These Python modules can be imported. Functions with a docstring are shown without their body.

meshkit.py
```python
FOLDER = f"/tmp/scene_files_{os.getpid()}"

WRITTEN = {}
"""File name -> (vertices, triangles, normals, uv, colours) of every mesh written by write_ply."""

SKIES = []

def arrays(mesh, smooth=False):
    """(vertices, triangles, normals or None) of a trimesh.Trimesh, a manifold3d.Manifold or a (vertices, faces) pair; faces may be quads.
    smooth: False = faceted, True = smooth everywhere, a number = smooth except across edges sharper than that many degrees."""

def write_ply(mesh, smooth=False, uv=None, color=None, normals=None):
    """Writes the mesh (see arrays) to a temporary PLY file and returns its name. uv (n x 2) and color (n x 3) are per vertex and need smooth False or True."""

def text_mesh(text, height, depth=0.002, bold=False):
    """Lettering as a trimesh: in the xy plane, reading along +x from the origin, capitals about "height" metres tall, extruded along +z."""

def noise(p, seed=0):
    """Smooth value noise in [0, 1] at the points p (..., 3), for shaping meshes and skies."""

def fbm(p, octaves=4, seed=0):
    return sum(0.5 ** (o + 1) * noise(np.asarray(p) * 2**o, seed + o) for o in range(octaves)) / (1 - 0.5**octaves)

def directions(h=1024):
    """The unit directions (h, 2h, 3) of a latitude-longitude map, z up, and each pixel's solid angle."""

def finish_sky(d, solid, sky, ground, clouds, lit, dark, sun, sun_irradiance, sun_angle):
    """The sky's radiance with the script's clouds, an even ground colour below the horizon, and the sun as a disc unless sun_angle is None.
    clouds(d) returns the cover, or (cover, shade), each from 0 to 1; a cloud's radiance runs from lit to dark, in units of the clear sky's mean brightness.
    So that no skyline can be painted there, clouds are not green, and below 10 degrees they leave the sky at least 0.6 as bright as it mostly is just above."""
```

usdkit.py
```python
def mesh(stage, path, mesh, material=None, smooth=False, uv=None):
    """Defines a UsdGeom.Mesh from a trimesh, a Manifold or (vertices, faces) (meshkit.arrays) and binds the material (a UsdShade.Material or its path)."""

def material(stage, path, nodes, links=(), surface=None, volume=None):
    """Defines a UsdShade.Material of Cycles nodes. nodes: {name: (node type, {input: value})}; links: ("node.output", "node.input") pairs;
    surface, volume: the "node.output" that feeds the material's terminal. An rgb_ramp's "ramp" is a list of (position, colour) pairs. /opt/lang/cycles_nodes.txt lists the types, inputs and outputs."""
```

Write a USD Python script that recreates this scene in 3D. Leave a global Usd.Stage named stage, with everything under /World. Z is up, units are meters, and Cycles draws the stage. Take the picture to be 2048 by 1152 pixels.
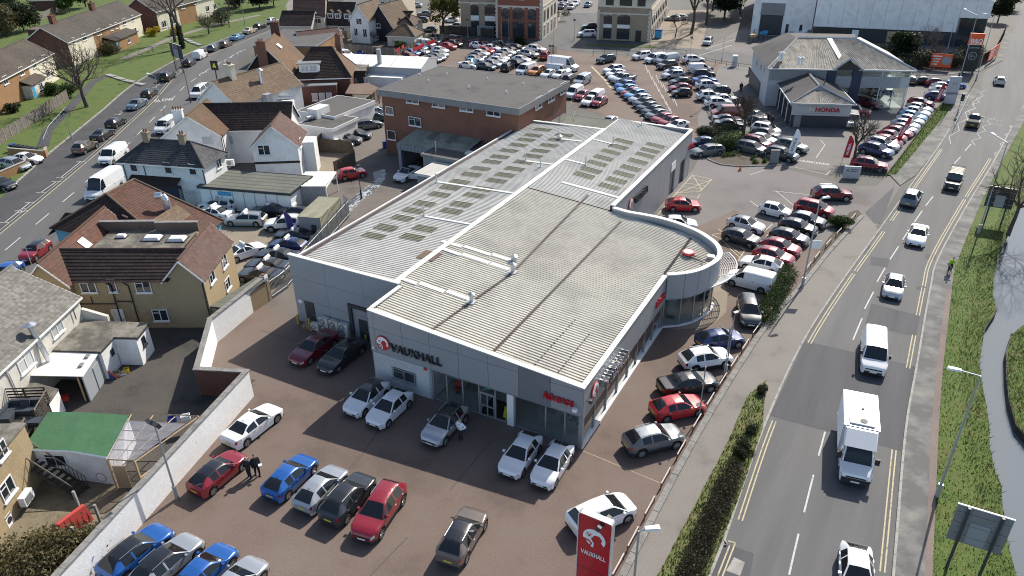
import math,random
import numpy as np
import trimesh
import manifold3d as m3
import shapely.geometry as sg
from shapely import affinity
from shapely.ops import unary_union
import meshkit,usdkit
from pxr import Usd,UsdGeom,UsdLux,UsdShade,Gf,Sdf,Vt

# ------------------------------------------------------------------ camera, sky, sun, exposure
stage=Usd.Stage.CreateInMemory()
UsdGeom.Xform.Define(stage,'/World')
UsdGeom.Scope.Define(stage,'/World/Looks')
CAM_F,CAM_PITCH,CAM_ROLL,CAM_H=1500.0,math.radians(29.27),math.radians(-0.68),35.0
FWD=np.array([0,math.cos(CAM_PITCH),-math.sin(CAM_PITCH)])
_up=np.array([0,math.sin(CAM_PITCH),math.cos(CAM_PITCH)]);_rt=np.array([1.0,0,0])
RT=math.cos(CAM_ROLL)*_rt+math.sin(CAM_ROLL)*_up
UP=-math.sin(CAM_ROLL)*_rt+math.cos(CAM_ROLL)*_up
cam=UsdGeom.Camera.Define(stage,'/World/Camera')
cam.CreateHorizontalApertureAttr(36.0);cam.CreateFocalLengthAttr(36.0*CAM_F/2048.0)
cam.CreateClippingRangeAttr(Gf.Vec2f(0.5,3000))
cam.AddTransformOp().Set(Gf.Matrix4d(*RT,0,*UP,0,*(-FWD),0,0,0,CAM_H,1))
EXPOSURE=0.36
cam.CreateExposureAttr(EXPOSURE)
SUN_AZ,SUN_EL=math.radians(34.5),math.radians(41.0)  # compass bearing from +y towards +x
SUN_DIR=np.array([math.sin(SUN_AZ)*math.cos(SUN_EL),math.cos(SUN_AZ)*math.cos(SUN_EL),math.sin(SUN_EL)])
dome=UsdLux.DomeLight.Define(stage,'/World/sky')
sky_mat=usdkit.material(stage,'/World/Looks/sky_look',{
 's':('sky_texture',{'sky_type':'single_scattering','sun_disc':False,'sun_elevation':SUN_EL,'sun_rotation':SUN_AZ,'aerosol_density':1.6}),
 'b':('background_shader',{'strength':0.115})},[('s.color','b.color')],surface='b.background')
UsdShade.MaterialBindingAPI.Apply(dome.GetPrim()).Bind(sky_mat)
dome.GetPrim().SetCustomDataByKey('kind','structure')
dome.GetPrim().SetCustomDataByKey('label','pale daylight sky over the town')
sun=UsdLux.DistantLight.Define(stage,'/World/sun')
sun.CreateNormalizeAttr(True);sun.CreateIntensityAttr(1.25);sun.CreateAngleAttr(0.5);sun.CreateColorAttr(Gf.Vec3f(1.0,0.94,0.84))
_z=SUN_DIR;_x=np.cross([0,0,1.0],_z);_x/=np.linalg.norm(_x);_y=np.cross(_z,_x)
sun.AddTransformOp().Set(Gf.Matrix4d(*_x,0,*_y,0,*_z,0,0,0,60,1))
# ------------------------------------------------------------------ helpers
rng=np.random.default_rng(7);random.seed(7)
Z=np.array([0,0,1.0])
def ray(px,py):return RT*(px-1024)/CAM_F-UP*(py-576)/CAM_F+FWD
def G(px,py,z=0.0):
 """the world point at height z that the photograph shows at (px, py)"""
 d=ray(px,py);t=(CAM_H-z)/-d[2]
 return np.array([d[0]*t,d[1]*t,z])
def on_plane(px,py,P,n):
 d=ray(px,py);C=np.array([0,0,CAM_H]);t=((P-C)@n)/(d@n)
 return C+d*t
def hdg(deg):return np.array([math.sin(math.radians(deg)),math.cos(math.radians(deg)),0.0])

_used={}
def numbered(parent,name):
 k=(parent,name);n=_used.get(k,0);_used[k]=n+1
 return f'{parent}/{name}' if n==0 else f'{parent}/{name}_{n:03d}'
def tag(prim,label=None,cat=None,group=None,kind=None):
 for k,v in(('label',label),('category',cat),('group',group),('kind',kind)):
  if v:prim.SetCustomDataByKey(k,v)
 return prim
class Thing:
 def __init__(self,name,label=None,cat=None,loc=(0,0,0),rot=0.0,group=None,kind=None,cls=False):
  self.path=numbered('/World',name);self.loc=np.array(loc,float);self.rot=rot
  x=UsdGeom.Xform.Define(stage,self.path)
  x.AddTranslateOp().Set(Gf.Vec3d(*map(float,self.loc)));x.AddRotateZOp().Set(math.degrees(rot))
  self.prim=tag(x.GetPrim(),label,cat,group,kind)
 def part(self,name,mesh,m,label=None,smooth=False,local=False,kind=None,uv=None):
  return put(self.path,name,mesh,m,label,smooth,None if local else self.loc,kind,uv)
def put(parent,name,mesh,m,label=None,smooth=False,off=None,kind=None,uv=None):
 path=numbered(parent,name)
 if isinstance(mesh,MB):uv=mesh.uvs()if uv is None else uv;mesh=mesh.vf()
 if hasattr(mesh,'to_mesh'):
  q=mesh.to_mesh();mesh=(q.vert_properties[:,:3],q.tri_verts)
 if isinstance(mesh,trimesh.Trimesh):mesh=(np.array(mesh.vertices),np.array(mesh.faces))
 v=np.asarray(mesh[0],float)
 if off is not None:v=v-off
 u=usdkit.mesh(stage,path,(v,mesh[1]),MAT[m]if isinstance(m,str)else m,smooth,uv if not smooth else None)
 if label:u.GetPrim().SetCustomDataByKey('label',label)
 if kind:u.GetPrim().SetCustomDataByKey('kind',kind)
 return path
def top(name,mesh,m,label=None,cat=None,group=None,kind=None,smooth=False,uv=None):
 p=put('/World',name,mesh,m,None,smooth,None,None,uv)
 tag(stage.GetPrimAtPath(p),label,cat,group,kind);return p
def dup(first,loc,rot,label,group=None):
 """another of the same kind: references the first with all its parts"""
 base=first.path.rsplit('/',1)[1];base=base[:-4]if base[-4:-3]=='_' and base[-3:].isdigit()else base
 path=numbered('/World',base)
 x=UsdGeom.Xform.Define(stage,path);p=x.GetPrim()
 p.GetReferences().AddInternalReference(first.path);p.SetInstanceable(True)
 p.GetAttribute('xformOp:translate').Set(Gf.Vec3d(*map(float,loc)));p.GetAttribute('xformOp:rotateZ').Set(math.degrees(rot))
 tag(p,label,None,group);return p
class MB:
 def __init__(self):self.v=[];self.f=[];self.t=[];self.hasuv=False
 def add(self,v,f,uv=None):
  o=len(self.v);self.v.extend(map(tuple,v));self.f.extend(tuple(int(i)+o for i in q)for q in f)
  if uv is not None:self.hasuv=True
  self.t.extend(map(tuple,uv)if uv is not None else[(0.0,0.0)]*len(v));return self
 def mesh(self,m):
  if hasattr(m,'to_mesh'):q=m.to_mesh();return self.add(q.vert_properties[:,:3],q.tri_verts)
  return self.add(np.array(m.vertices),np.array(m.faces))
 def poly(self,pts,uv=None):
  n=len(pts);return self.add(pts,[(0,i,i+1)for i in range(1,n-1)],uv)
 def hexa(self,b,t):
  """a solid from a bottom and a top quad, each given counter-clockwise from above"""
  v=list(b)+list(t)
  return self.add(v,[(0,2,1),(0,3,2),(4,5,6),(4,6,7)]+[q for i in range(4)for q in((i,(i+1)%4,(i+1)%4+4),(i,(i+1)%4+4,i+4))])
 def fbox(self,f,s0,s1,z0,z1,o0,o1):
  """box in face coordinates: f(s, z, out)"""
  return self.hexa([f(s0,z0,o1),f(s1,z0,o1),f(s1,z0,o0),f(s0,z0,o0)],[f(s0,z1,o1),f(s1,z1,o1),f(s1,z1,o0),f(s0,z1,o0)])
 def box(self,fr,u0,u1,v0,v1,z0,z1):
  w=fr.w;return self.hexa([w(u0,v0,z0),w(u1,v0,z0),w(u1,v1,z0),w(u0,v1,z0)],[w(u0,v0,z1),w(u1,v0,z1),w(u1,v1,z1),w(u0,v1,z1)])
 def bar(self,a,b,r,r2=None,n=6,cap=True):
  a,b=np.asarray(a,float),np.asarray(b,float);d=b-a;L=np.linalg.norm(d)
  if L<1e-6:return self
  d/=L;x=np.cross(d,Z if abs(d[2])<.9 else[1.0,0,0]);x/=np.linalg.norm(x);y=np.cross(d,x)
  r2=r if r2 is None else r2;an=np.arange(n)*2*np.pi/n
  ring=lambda c,q:[c+q*(math.cos(k)*x+math.sin(k)*y)for k in an]
  v=ring(a,r)+ring(b,r2);f=[]
  for i in range(n):
   j=(i+1)%n;f+=[(i,j,j+n),(i,j+n,i+n)]
  if cap:f+=[(0,i+1,i)for i in range(1,n-1)]+[(n,n+i,n+i+1)for i in range(1,n-1)]
  return self.add(v,f)
 def path(self,pts,r,n=6):
  for a,b in zip(pts[:-1],pts[1:]):self.bar(a,b,r,n=n)
  return self
 def vf(self):return np.array(self.v,float).reshape(-1,3),np.array(self.f,int).reshape(-1,3)
 def uvs(self):return np.array(self.t,float)if self.hasuv else None
class Frame:
 """a plan frame: u along a front, v away from it"""
 def __init__(self,o,u,L=1.0,D=1.0):
  self.o=np.array([o[0],o[1],0.0]);self.u=np.array([u[0],u[1],0.0])/np.hypot(u[0],u[1]);self.v=np.array([-self.u[1],self.u[0],0.0]);self.L,self.D=L,D
 def w(self,u,v,z):return self.o+self.u*u+self.v*v+Z*z
 def face(self,k):
  L,D=self.L,self.D
  return{'f':lambda s,z,o:self.w(s,-o,z),'b':lambda s,z,o:self.w(L-s,D+o,z),'r':lambda s,z,o:self.w(L+o,s,z),'l':lambda s,z,o:self.w(-o,D-s,z)}[k]
 def px(self,k,px,py):
  """(s, z) where the photograph's pixel meets the face"""
  f=self.face(k);P=f(0,0,0);n=f(0,0,1)-P;q=on_plane(px,py,P,n)-P
  e=f(1,0,0)-P;return float(q@e),float(q[2])
 def uv(self,p):q=np.array(p)-self.o;return float(q@self.u),float(q@self.v)
def frame_px(a,b,z,D):
 A,B=G(*a,z),G(*b,z);return Frame(A,B-A,float(np.hypot(*(B-A)[:2])),D)

# ------------------------------------------------------------------ materials
MAT={}
def mat(name,col,rough=.85,var=.12,scale=.6,fine=.10,fscale=14,col2=None,metal=0,coat=0,bump=0,bscale=40,spec=.4,head=None,stretch=None,c2pos=(.45,.7),fine_stretch=None):
 c=np.array(col,float)
 nodes={'g':('geometry',{}),'n':('noise_texture',{'scale':scale,'detail':5.0,'roughness':.62}),'p':('principled_bsdf',{'roughness':rough,'metallic':metal,'coat_weight':coat,'specular_ior_level':spec})}
 links=[('m.BSDF' if 0 else 'g.position','n.vector')]
 if stretch is not None:
  nodes['s']=('mapping',{'scale':stretch});links=[('g.position','s.vector'),('s.vector','n.vector')]
  if head:nodes['ro']=('mapping',{'rotation':(0,0,math.radians(head))});links=[('g.position','ro.vector'),('ro.vector','s.vector'),('s.vector','n.vector')]
 lo,hi=c*(1-var),c*(1+var)
 ramp=[(.3,tuple(lo)),(.7,tuple(hi))]if col2 is None else[(c2pos[0]-.12,tuple(lo)),(c2pos[0],tuple(hi)),(c2pos[1],tuple(np.array(col2,float)))]
 nodes['r']=('rgb_ramp',{'ramp':ramp});links.append(('n.fac','r.fac'))
 src='r.color'
 if fine:
  nodes['n2']=('noise_texture',{'scale':fscale,'detail':3.0,'roughness':.7})
  nodes['r2']=('rgb_ramp',{'ramp':[(.3,(1-fine,)*3),(.7,(1+fine,)*3)]})
  nodes['mx']=('mix_color',{'blend_type':'multiply','fac':1.0,'use_clamp_result':False})
  if fine_stretch is not None:
   nodes['s2']=('mapping',{'scale':fine_stretch});links+=[('g.position','s2.vector'),('s2.vector','n2.vector')]
  else:links.append(('g.position','n2.vector'))
  links+=[('n2.fac','r2.fac'),(src,'mx.a'),('r2.color','mx.b')];src='mx.result'
 links.append((src,'p.base_color'))
 if bump:
  nodes['nb']=('noise_texture',{'scale':bscale,'detail':4.0});nodes['b']=('bump',{'strength':bump,'distance':.03})
  links+=[('g.position','nb.vector'),('nb.fac','b.height'),('b.normal','p.normal')]
 MAT[name]=usdkit.material(stage,f'/World/Looks/{name}',nodes,links,surface='p.BSDF')
def plain(name,col,rough=.5,metal=0,coat=0,spec=.5,emit=0):
 MAT[name]=usdkit.material(stage,f'/World/Looks/{name}',{'p':('principled_bsdf',{'base_color':col,'roughness':rough,'metallic':metal,'coat_weight':coat,'specular_ior_level':spec,'emission_color':col,'emission_strength':emit})},[],surface='p.BSDF')
def tiles(name,c_lo,c_hi,cu=3.2,cv=3.0,patch=None,pscale=.25,rough=.85,grid=.0):
 """pieces laid in courses: tone from tile to tile, weathered in patches (uv in metres)"""
 nodes={'u':('attribute',{'attribute':'st'}),'s':('mapping',{'scale':(cu,cv,1)}),'fl':('vector_math',{'math_type':'floor'}),'w':('white_noise_texture',{'dimensions':'2D'}),
             'g':('geometry',{}),'n':('noise_texture',{'scale':pscale,'detail':6.0,'roughness':.65}),'r':('rgb_ramp',{'ramp':[(0,c_lo),(1,c_hi)]}),
             'r2':('rgb_ramp',{'ramp':[(.42,(0,0,0)),(.66,(1,1,1))]}),'mx':('mix_color',{'blend_type':'mix','b':patch or c_lo}),'p':('principled_bsdf',{'roughness':rough,'specular_ior_level':.35}),
             'fr':('vector_math',{'math_type':'fraction'}),'sx':('separate_xyz',{}),'rj':('rgb_ramp',{'ramp':[(0,(.45,)*3),(.14,(1,)*3),(.86,(1,)*3),(1,(.45,)*3)]}),'mj':('mix_color',{'blend_type':'multiply','fac':grid,'use_clamp_result':False})}
 links=[('u.vector','s.vector'),('s.vector','fl.vector1'),('fl.vector','w.vector'),('w.value','r.fac'),('g.position','n.vector'),('n.fac','r2.fac'),('r2.color','mx.fac')if 0 else('n.fac','r2.fac'),('r.color','mx.a'),
             ('s.vector','fr.vector1'),('fr.vector','sx.vector'),('sx.x','rj.fac'),('mx.result','mj.a'),('rj.color','mj.b'),('mj.result','p.base_color')]
 nodes['bw']=('rgb_to_bw',{});nodes['mm']=('math',{'math_type':'multiply','value2':.7 if patch else 0.35});links+=[('r2.color','bw.color'),('bw.val','mm.value1'),('mm.value','mx.fac')]
 MAT[name]=usdkit.material(stage,f'/World/Looks/{name}',nodes,links,surface='p.BSDF')
def glass_pane(name,tint=(.92,.96,.96),refl=1.0,base=.05):
 MAT[name]=usdkit.material(stage,f'/World/Looks/{name}',{'t':('transparent_bsdf',{'color':tint}),'g':('glossy_bsdf',{'roughness':.02,'color':(refl,)*3}),'f':('layer_weight',{'blend':.5}),'q':('math',{'math_type':'power','value2':4.0}),'k':('math',{'math_type':'multiply_add','value2':.9,'value3':base}),'m':('mix_closure',{})},
  [('f.facing','q.value1'),('q.value','k.value1'),('k.value','m.fac'),('t.BSDF','m.closure1'),('g.BSDF','m.closure2')],surface='m.closure')
def leaf(name,lo,hi,scale=.8,trans=.25):
 MAT[name]=usdkit.material(stage,f'/World/Looks/{name}',{'g':('geometry',{}),'n':('noise_texture',{'scale':scale,'detail':4.0}),'i':('math',{'math_type':'multiply_add','value2':.5,'value3':.0}),'a':('math',{'math_type':'multiply_add','value2':.6}),
  'r':('rgb_ramp',{'ramp':[(.2,lo),(.85,hi)]}),'p':('principled_bsdf',{'roughness':.6,'specular_ior_level':.3}),'t':('translucent_bsdf',{}),'m':('mix_closure',{'fac':trans})},
  [('g.position','n.vector'),('g.random_per_island','i.value1'),('n.fac','a.value1'),('i.value','a.value3'),('a.value','r.fac'),('r.color','p.base_color'),('r.color','t.color'),('p.BSDF','m.closure1'),('t.BSDF','m.closure2')],surface='m.closure')

mat('ground_earth',(.10,.095,.085),scale=.05,var=.25)
mat('forecourt',(.135,.100,.083),rough=.9,scale=.12,var=.14,fine=.16,fscale=9,col2=(.168,.135,.115),c2pos=(.5,.75))
mat('yard_tarmac',(.115,.10,.088),rough=.9,scale=.18,var=.2,fine=.18,fscale=7,col2=(.16,.14,.12))
mat('lot_grey',(.135,.125,.12),rough=.9,scale=.1,var=.15,fine=.14,fscale=8,col2=(.18,.172,.165))
mat('road_grey',(.088,.088,.09),rough=.88,scale=.35,var=.12,fine=.15,fscale=18,col2=(.118,.116,.115),stretch=(1,.07,1),head=-5)
mat('road_grey_worn',(.105,.105,.106),rough=.85,scale=.7,var=.06,fine=.10,fscale=16,col2=(.135,.133,.131),c2pos=(.5,.75),stretch=(1,.05,1),head=32)
mat('tar_patch',(.060,.060,.067),rough=.85,scale=.7,var=.12,fine=.14,fscale=12,col2=(.082,.082,.09),stretch=(1,.08,1),head=30)
mat('asphalt_dark',(.062,.062,.066),rough=.9,scale=.3,var=.2,fine=.2,fscale=12)
mat('gravel_dark',(.05,.046,.042),rough=.95,scale=.25,var=.3,fine=.5,fscale=16,col2=(.085,.075,.062),bump=.6,bscale=12)
mat('pavement',(.17,.155,.14),rough=.9,scale=.3,var=.15,fine=.16,fscale=10,col2=(.21,.195,.175))
mat('pave_grey',(.14,.137,.132),rough=.9,scale=.5,var=.18,fine=.12,fscale=12,col2=(.22,.21,.19),c2pos=(.55,.68))
mat('pave_pink',(.18,.14,.125),rough=.9,scale=.4,var=.15,fine=.15)
mat('pave_sand',(.24,.20,.155),rough=.9,scale=.4,var=.12,fine=.14,fscale=10)
mat('concrete',(.30,.29,.27),rough=.9,scale=.7,var=.15,fine=.12,fscale=10,col2=(.22,.215,.2))
mat('coping',(.20,.195,.185),rough=.9,scale=1.2,var=.2,fine=.18,fscale=12,col2=(.14,.135,.125))
mat('slab_dirty',(.15,.125,.085),rough=.95,scale=.4,var=.3,fine=.18,col2=(.10,.09,.05))
mat('white_render',(.72,.72,.71),rough=.8,scale=.4,var=.08,fine=.07,fscale=5,col2=(.62,.62,.6))
mat('white_wall_worn',(.82,.82,.81),rough=.85,scale=2.2,var=.04,fine=.06,col2=(.48,.48,.46),c2pos=(.62,.76),bump=.4,bscale=9)
mat('cream_render',(.62,.57,.46),rough=.85,scale=.5,var=.08,fine=.08)
mat('grey_cream',(.55,.53,.48),rough=.85,scale=.8,var=.12,fine=.1,col2=(.42,.40,.36))
mat('pebbledash',(.34,.26,.155),rough=.95,scale=.4,var=.1,fine=.22,fscale=9)
mat('blue_wall',(.12,.33,.45),rough=.8,var=.1)
mat('brick_red',(.185,.088,.060),rough=.9,scale=.5,var=.15,fine=.28,fscale=5,fine_stretch=(1,1,3.2))
mat('brick_dark',(.115,.05,.038),rough=.9,scale=.5,var=.15,fine=.25,fscale=5,fine_stretch=(1,1,3.2))
mat('brick_yellow',(.27,.155,.075),rough=.9,scale=.5,var=.12,fine=.25,fscale=5,fine_stretch=(1,1,3.2))
mat('brick_buff',(.30,.235,.17),rough=.9,scale=.5,var=.1,fine=.18,fscale=5,fine_stretch=(1,1,3.2))
mat('brick_office',(.23,.085,.055),rough=.9,scale=.5,var=.1,fine=.2,fscale=5,fine_stretch=(1,1,3.2))
mat('stone_pale',(.55,.50,.42),rough=.85,var=.08)
mat('timber_black',(.02,.02,.022),rough=.8,var=.2)
mat('timber_dark',(.045,.036,.03),rough=.85,var=.25,fine=.2)
mat('timber_grey',(.16,.14,.12),rough=.9,scale=1.5,var=.25,fine=.2,fscale=6)
mat('timber_fence',(.13,.105,.075),rough=.9,scale=1.2,var=.25,fine=.25,fscale=8)
mat('timber_pale',(.42,.30,.18),rough=.8,var=.15)
mat('clad_silver',(.29,.305,.325),rough=.5,var=.04,scale=.3,fine=.03,metal=.25)
mat('clad_grey',(.27,.29,.31),rough=.6,var=.06,scale=.3,fine=.03)
mat('clad_dark',(.17,.18,.195),rough=.5,var=.05,metal=.2)
mat('clad_honda',(.42,.43,.445),rough=.55,var=.05,fine=.03)
mat('roof_silver',(.45,.44,.405),rough=.75,scale=.16,var=.10,fine=.08,fscale=3,col2=(.35,.345,.32),c2pos=(.5,.7))
mat('roof_cream',(.50,.47,.40),rough=.75,scale=.18,var=.10,fine=.10,fscale=3,col2=(.40,.38,.32),c2pos=(.52,.72))
mat('roof_honda',(.25,.235,.205),rough=.8,scale=.5,var=.25,fine=.35,fscale=1.6,col2=(.15,.13,.10),fine_stretch=(2.2,.25,.25))
mat('roof_white',(.70,.70,.67),rough=.6,scale=.3,var=.08,fine=.06)
mat('roof_metal_grime',(.30,.31,.26),rough=.75,scale=.4,var=.25,fine=.15,fscale=3,col2=(.19,.195,.15))
mat('roof_brightsheet',(.80,.78,.74),rough=.4,scale=.6,var=.06,fine=.05)
mat('rooflight',(.19,.18,.132),rough=.7,var=.2,scale=1.0,fine=.2,fscale=5)
mat('felt_grey',(.078,.074,.073),rough=.9,scale=.35,var=.18,fine=.14,fscale=6,col2=(.10,.094,.09))
mat('felt_brown',(.15,.105,.08),rough=.9,scale=.5,var=.18,fine=.14)
mat('felt_green',(.125,.13,.11),rough=.9,scale=.3,var=.18,fine=.12)
mat('felt_old',(.14,.13,.11),rough=.95,scale=.55,var=.3,fine=.25,fscale=5,col2=(.24,.22,.19),c2pos=(.55,.7))
mat('felt_flat',(.17,.16,.14),rough=.95,scale=.45,var=.3,fine=.2,fscale=4,col2=(.27,.25,.22),c2pos=(.56,.66))
mat('artificial_turf',(.048,.125,.062),rough=.95,scale=.8,var=.12,fine=.2,fscale=10)
mat('grass_mat',(.060,.095,.018),rough=.95,scale=.5,var=.25,fine=.4,fscale=7,col2=(.10,.11,.03),bump=.8,bscale=14)
mat('grass_worn',(.10,.115,.04),rough=.95,scale=.8,var=.25,fine=.4,fscale=7,col2=(.14,.12,.06),bump=.8,bscale=14)
mat('bed_soil',(.07,.058,.045),rough=.95,scale=1.0,var=.3,fine=.4,fscale=10,col2=(.10,.085,.06),bump=.8,bscale=10)
mat('reed_bank',(.075,.08,.03),rough=.95,scale=.9,var=.4,fine=.4,fscale=6,col2=(.13,.10,.055))
mat('bark',(.075,.06,.045),rough=.9,scale=2,var=.3,fine=.2)
mat('twig',(.10,.078,.058),rough=.9,scale=1,var=.25,fine=0)
mat('lead_grey',(.20,.205,.21),rough=.6,var=.1)
mat('galv',(.42,.44,.45),rough=.45,var=.12,metal=.5,scale=2)
mat('duct_steel',(.62,.64,.66),rough=.32,var=.06,metal=.85)
mat('container_green',(.40,.385,.27),rough=.7,scale=.8,var=.12,fine=.08)
mat('rust',(.20,.09,.045),rough=.9,var=.25)
mat('paint_white',(.48,.48,.465),rough=.8,scale=2.5,var=.08,fine=.2,fscale=14,col2=(.22,.22,.215),c2pos=(.54,.7))
mat('paint_yellow',(.44,.39,.25),rough=.8,scale=2.2,var=.08,fine=.2,fscale=14,col2=(.22,.20,.15),c2pos=(.52,.68))
mat('suds',(.42,.44,.46),rough=.35,scale=2,var=.1,fine=.1)
mat('wet_tarmac',(.075,.072,.072),rough=.3,scale=.6,var=.2,fine=.15)
plain('white_plastic',(.78,.78,.78),.35);plain('white_frame',(.72,.72,.72),.5);plain('black_plastic',(.015,.015,.016),.5)
plain('dark_void',(.008,.008,.009),.9);plain('metal_dark',(.03,.032,.035),.5);plain('steel_grey',(.28,.29,.30),.45,.4);plain('post_grey',(.33,.35,.35),.5,.5)
plain('sign_red',(.42,.012,.022),.35,coat=.3);plain('flag_red',(.45,.012,.03),.7);plain('sign_white',(.80,.80,.80),.45);plain('sign_black',(.015,.016,.018),.4);plain('sign_orange',(.72,.10,.02),.5)
plain('sign_blue',(.05,.32,.55),.5);plain('sign_yellow',(.75,.62,.03),.5);plain('navy_cloth',(.06,.05,.22),.8);plain('sofa_blue',(.035,.045,.06),.9);plain('red_cloth',(.50,.06,.05),.85)
plain('alu_panel',(.62,.63,.64),.35,.5);plain('chrome',(.75,.76,.77),.15,1.0);plain('yellow_post',(.60,.42,.03),.6);plain('cone_orange',(.70,.16,.03),.6)
plain('skin',(.50,.30,.22),.6);plain('hair_dark',(.02,.015,.012),.7);plain('hair_grey',(.30,.27,.24),.7);plain('suit_dark',(.012,.012,.016),.85);plain('shirt_white',(.75,.76,.80),.8);plain('trouser_dark',(.02,.02,.026),.85);plain('hivis',(.35,.55,.03),.8)
plain('wood_floor',(.42,.36,.28),.45);plain('tile_floor',(.50,.47,.42),.3);plain('window_glass',(.02,.024,.028),.06,spec=.6);plain('window_curtain',(.40,.42,.42),.25);plain('board_pale',(.55,.48,.44),.7)
plain('brown_panel',(.06,.038,.032),.5);plain('navy_panel',(.02,.03,.06),.4);plain('bin_blue',(.02,.06,.25),.5);plain('bin_black',(.02,.022,.025),.6);plain('crate_red',(.5,.04,.03),.6);plain('green_sign',(.05,.35,.15),.5)
glass_pane('clear_pane');MAT['poly_sheet']=usdkit.material(stage,'/World/Looks/poly_sheet',{'t':('transparent_bsdf',{'color':(.85,.85,.88)}),'d':('principled_bsdf',{'base_color':(.5,.5,.54),'roughness':.3}),'m':('mix_closure',{'fac':.32})},[('t.BSDF','m.closure1'),('d.BSDF','m.closure2')],surface='m.closure')
MAT['water']=usdkit.material(stage,'/World/Looks/water',{'g':('geometry',{}),'n':('noise_texture',{'scale':2.5,'detail':5.0}),'b':('bump',{'strength':.02,'distance':.02}),'p':('principled_bsdf',{'base_color':(.13,.155,.18),'roughness':.06,'specular_ior_level':.2})},
 [('g.position','n.vector'),('n.fac','b.height'),('b.normal','p.normal')],surface='p.BSDF')
leaf('leaf_hedge',(.02,.045,.008),(.075,.12,.02));leaf('leaf_dark',(.012,.022,.008),(.04,.055,.018));leaf('leaf_ever',(.015,.03,.010),(.045,.07,.022));leaf('leaf_yellow',(.35,.26,.01),(.6,.5,.04))
leaf('leaf_willow',(.12,.12,.025),(.24,.22,.06));leaf('leaf_grass',(.055,.10,.012),(.17,.21,.045),scale=.4);leaf('leaf_reed',(.06,.06,.02),(.20,.15,.07),scale=.6);leaf('leaf_bramble',(.09,.08,.035),(.25,.205,.10));leaf('leaf_light',(.05,.09,.015),(.13,.18,.04));leaf('leaf_brown',(.035,.032,.018),(.10,.09,.045))
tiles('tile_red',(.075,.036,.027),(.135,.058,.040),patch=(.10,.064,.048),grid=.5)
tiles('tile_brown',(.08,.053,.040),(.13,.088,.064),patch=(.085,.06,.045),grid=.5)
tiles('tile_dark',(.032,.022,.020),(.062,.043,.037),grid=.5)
tiles('tile_maroon',(.075,.043,.037),(.125,.070,.058),patch=(.11,.08,.068),grid=.4)
tiles('tile_tan',(.13,.092,.062),(.19,.135,.09),patch=(.10,.072,.05),grid=.4)
tiles('tile_rust',(.10,.055,.032),(.15,.083,.044),patch=(.08,.06,.035),grid=.3)
tiles('slate',(.042,.042,.048),(.085,.083,.088),patch=(.12,.115,.11),grid=.5)
tiles('tile_grey',(.135,.13,.118),(.24,.23,.205),cu=4,cv=3.4,patch=(.11,.105,.095),pscale=.5,grid=.5)
tiles('tile_house',(.045,.04,.036),(.075,.066,.058),patch=(.09,.078,.062),grid=.4)
tiles('tile_houseb',(.05,.04,.034),(.075,.06,.05),patch=(.10,.085,.06),grid=.4)

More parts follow.
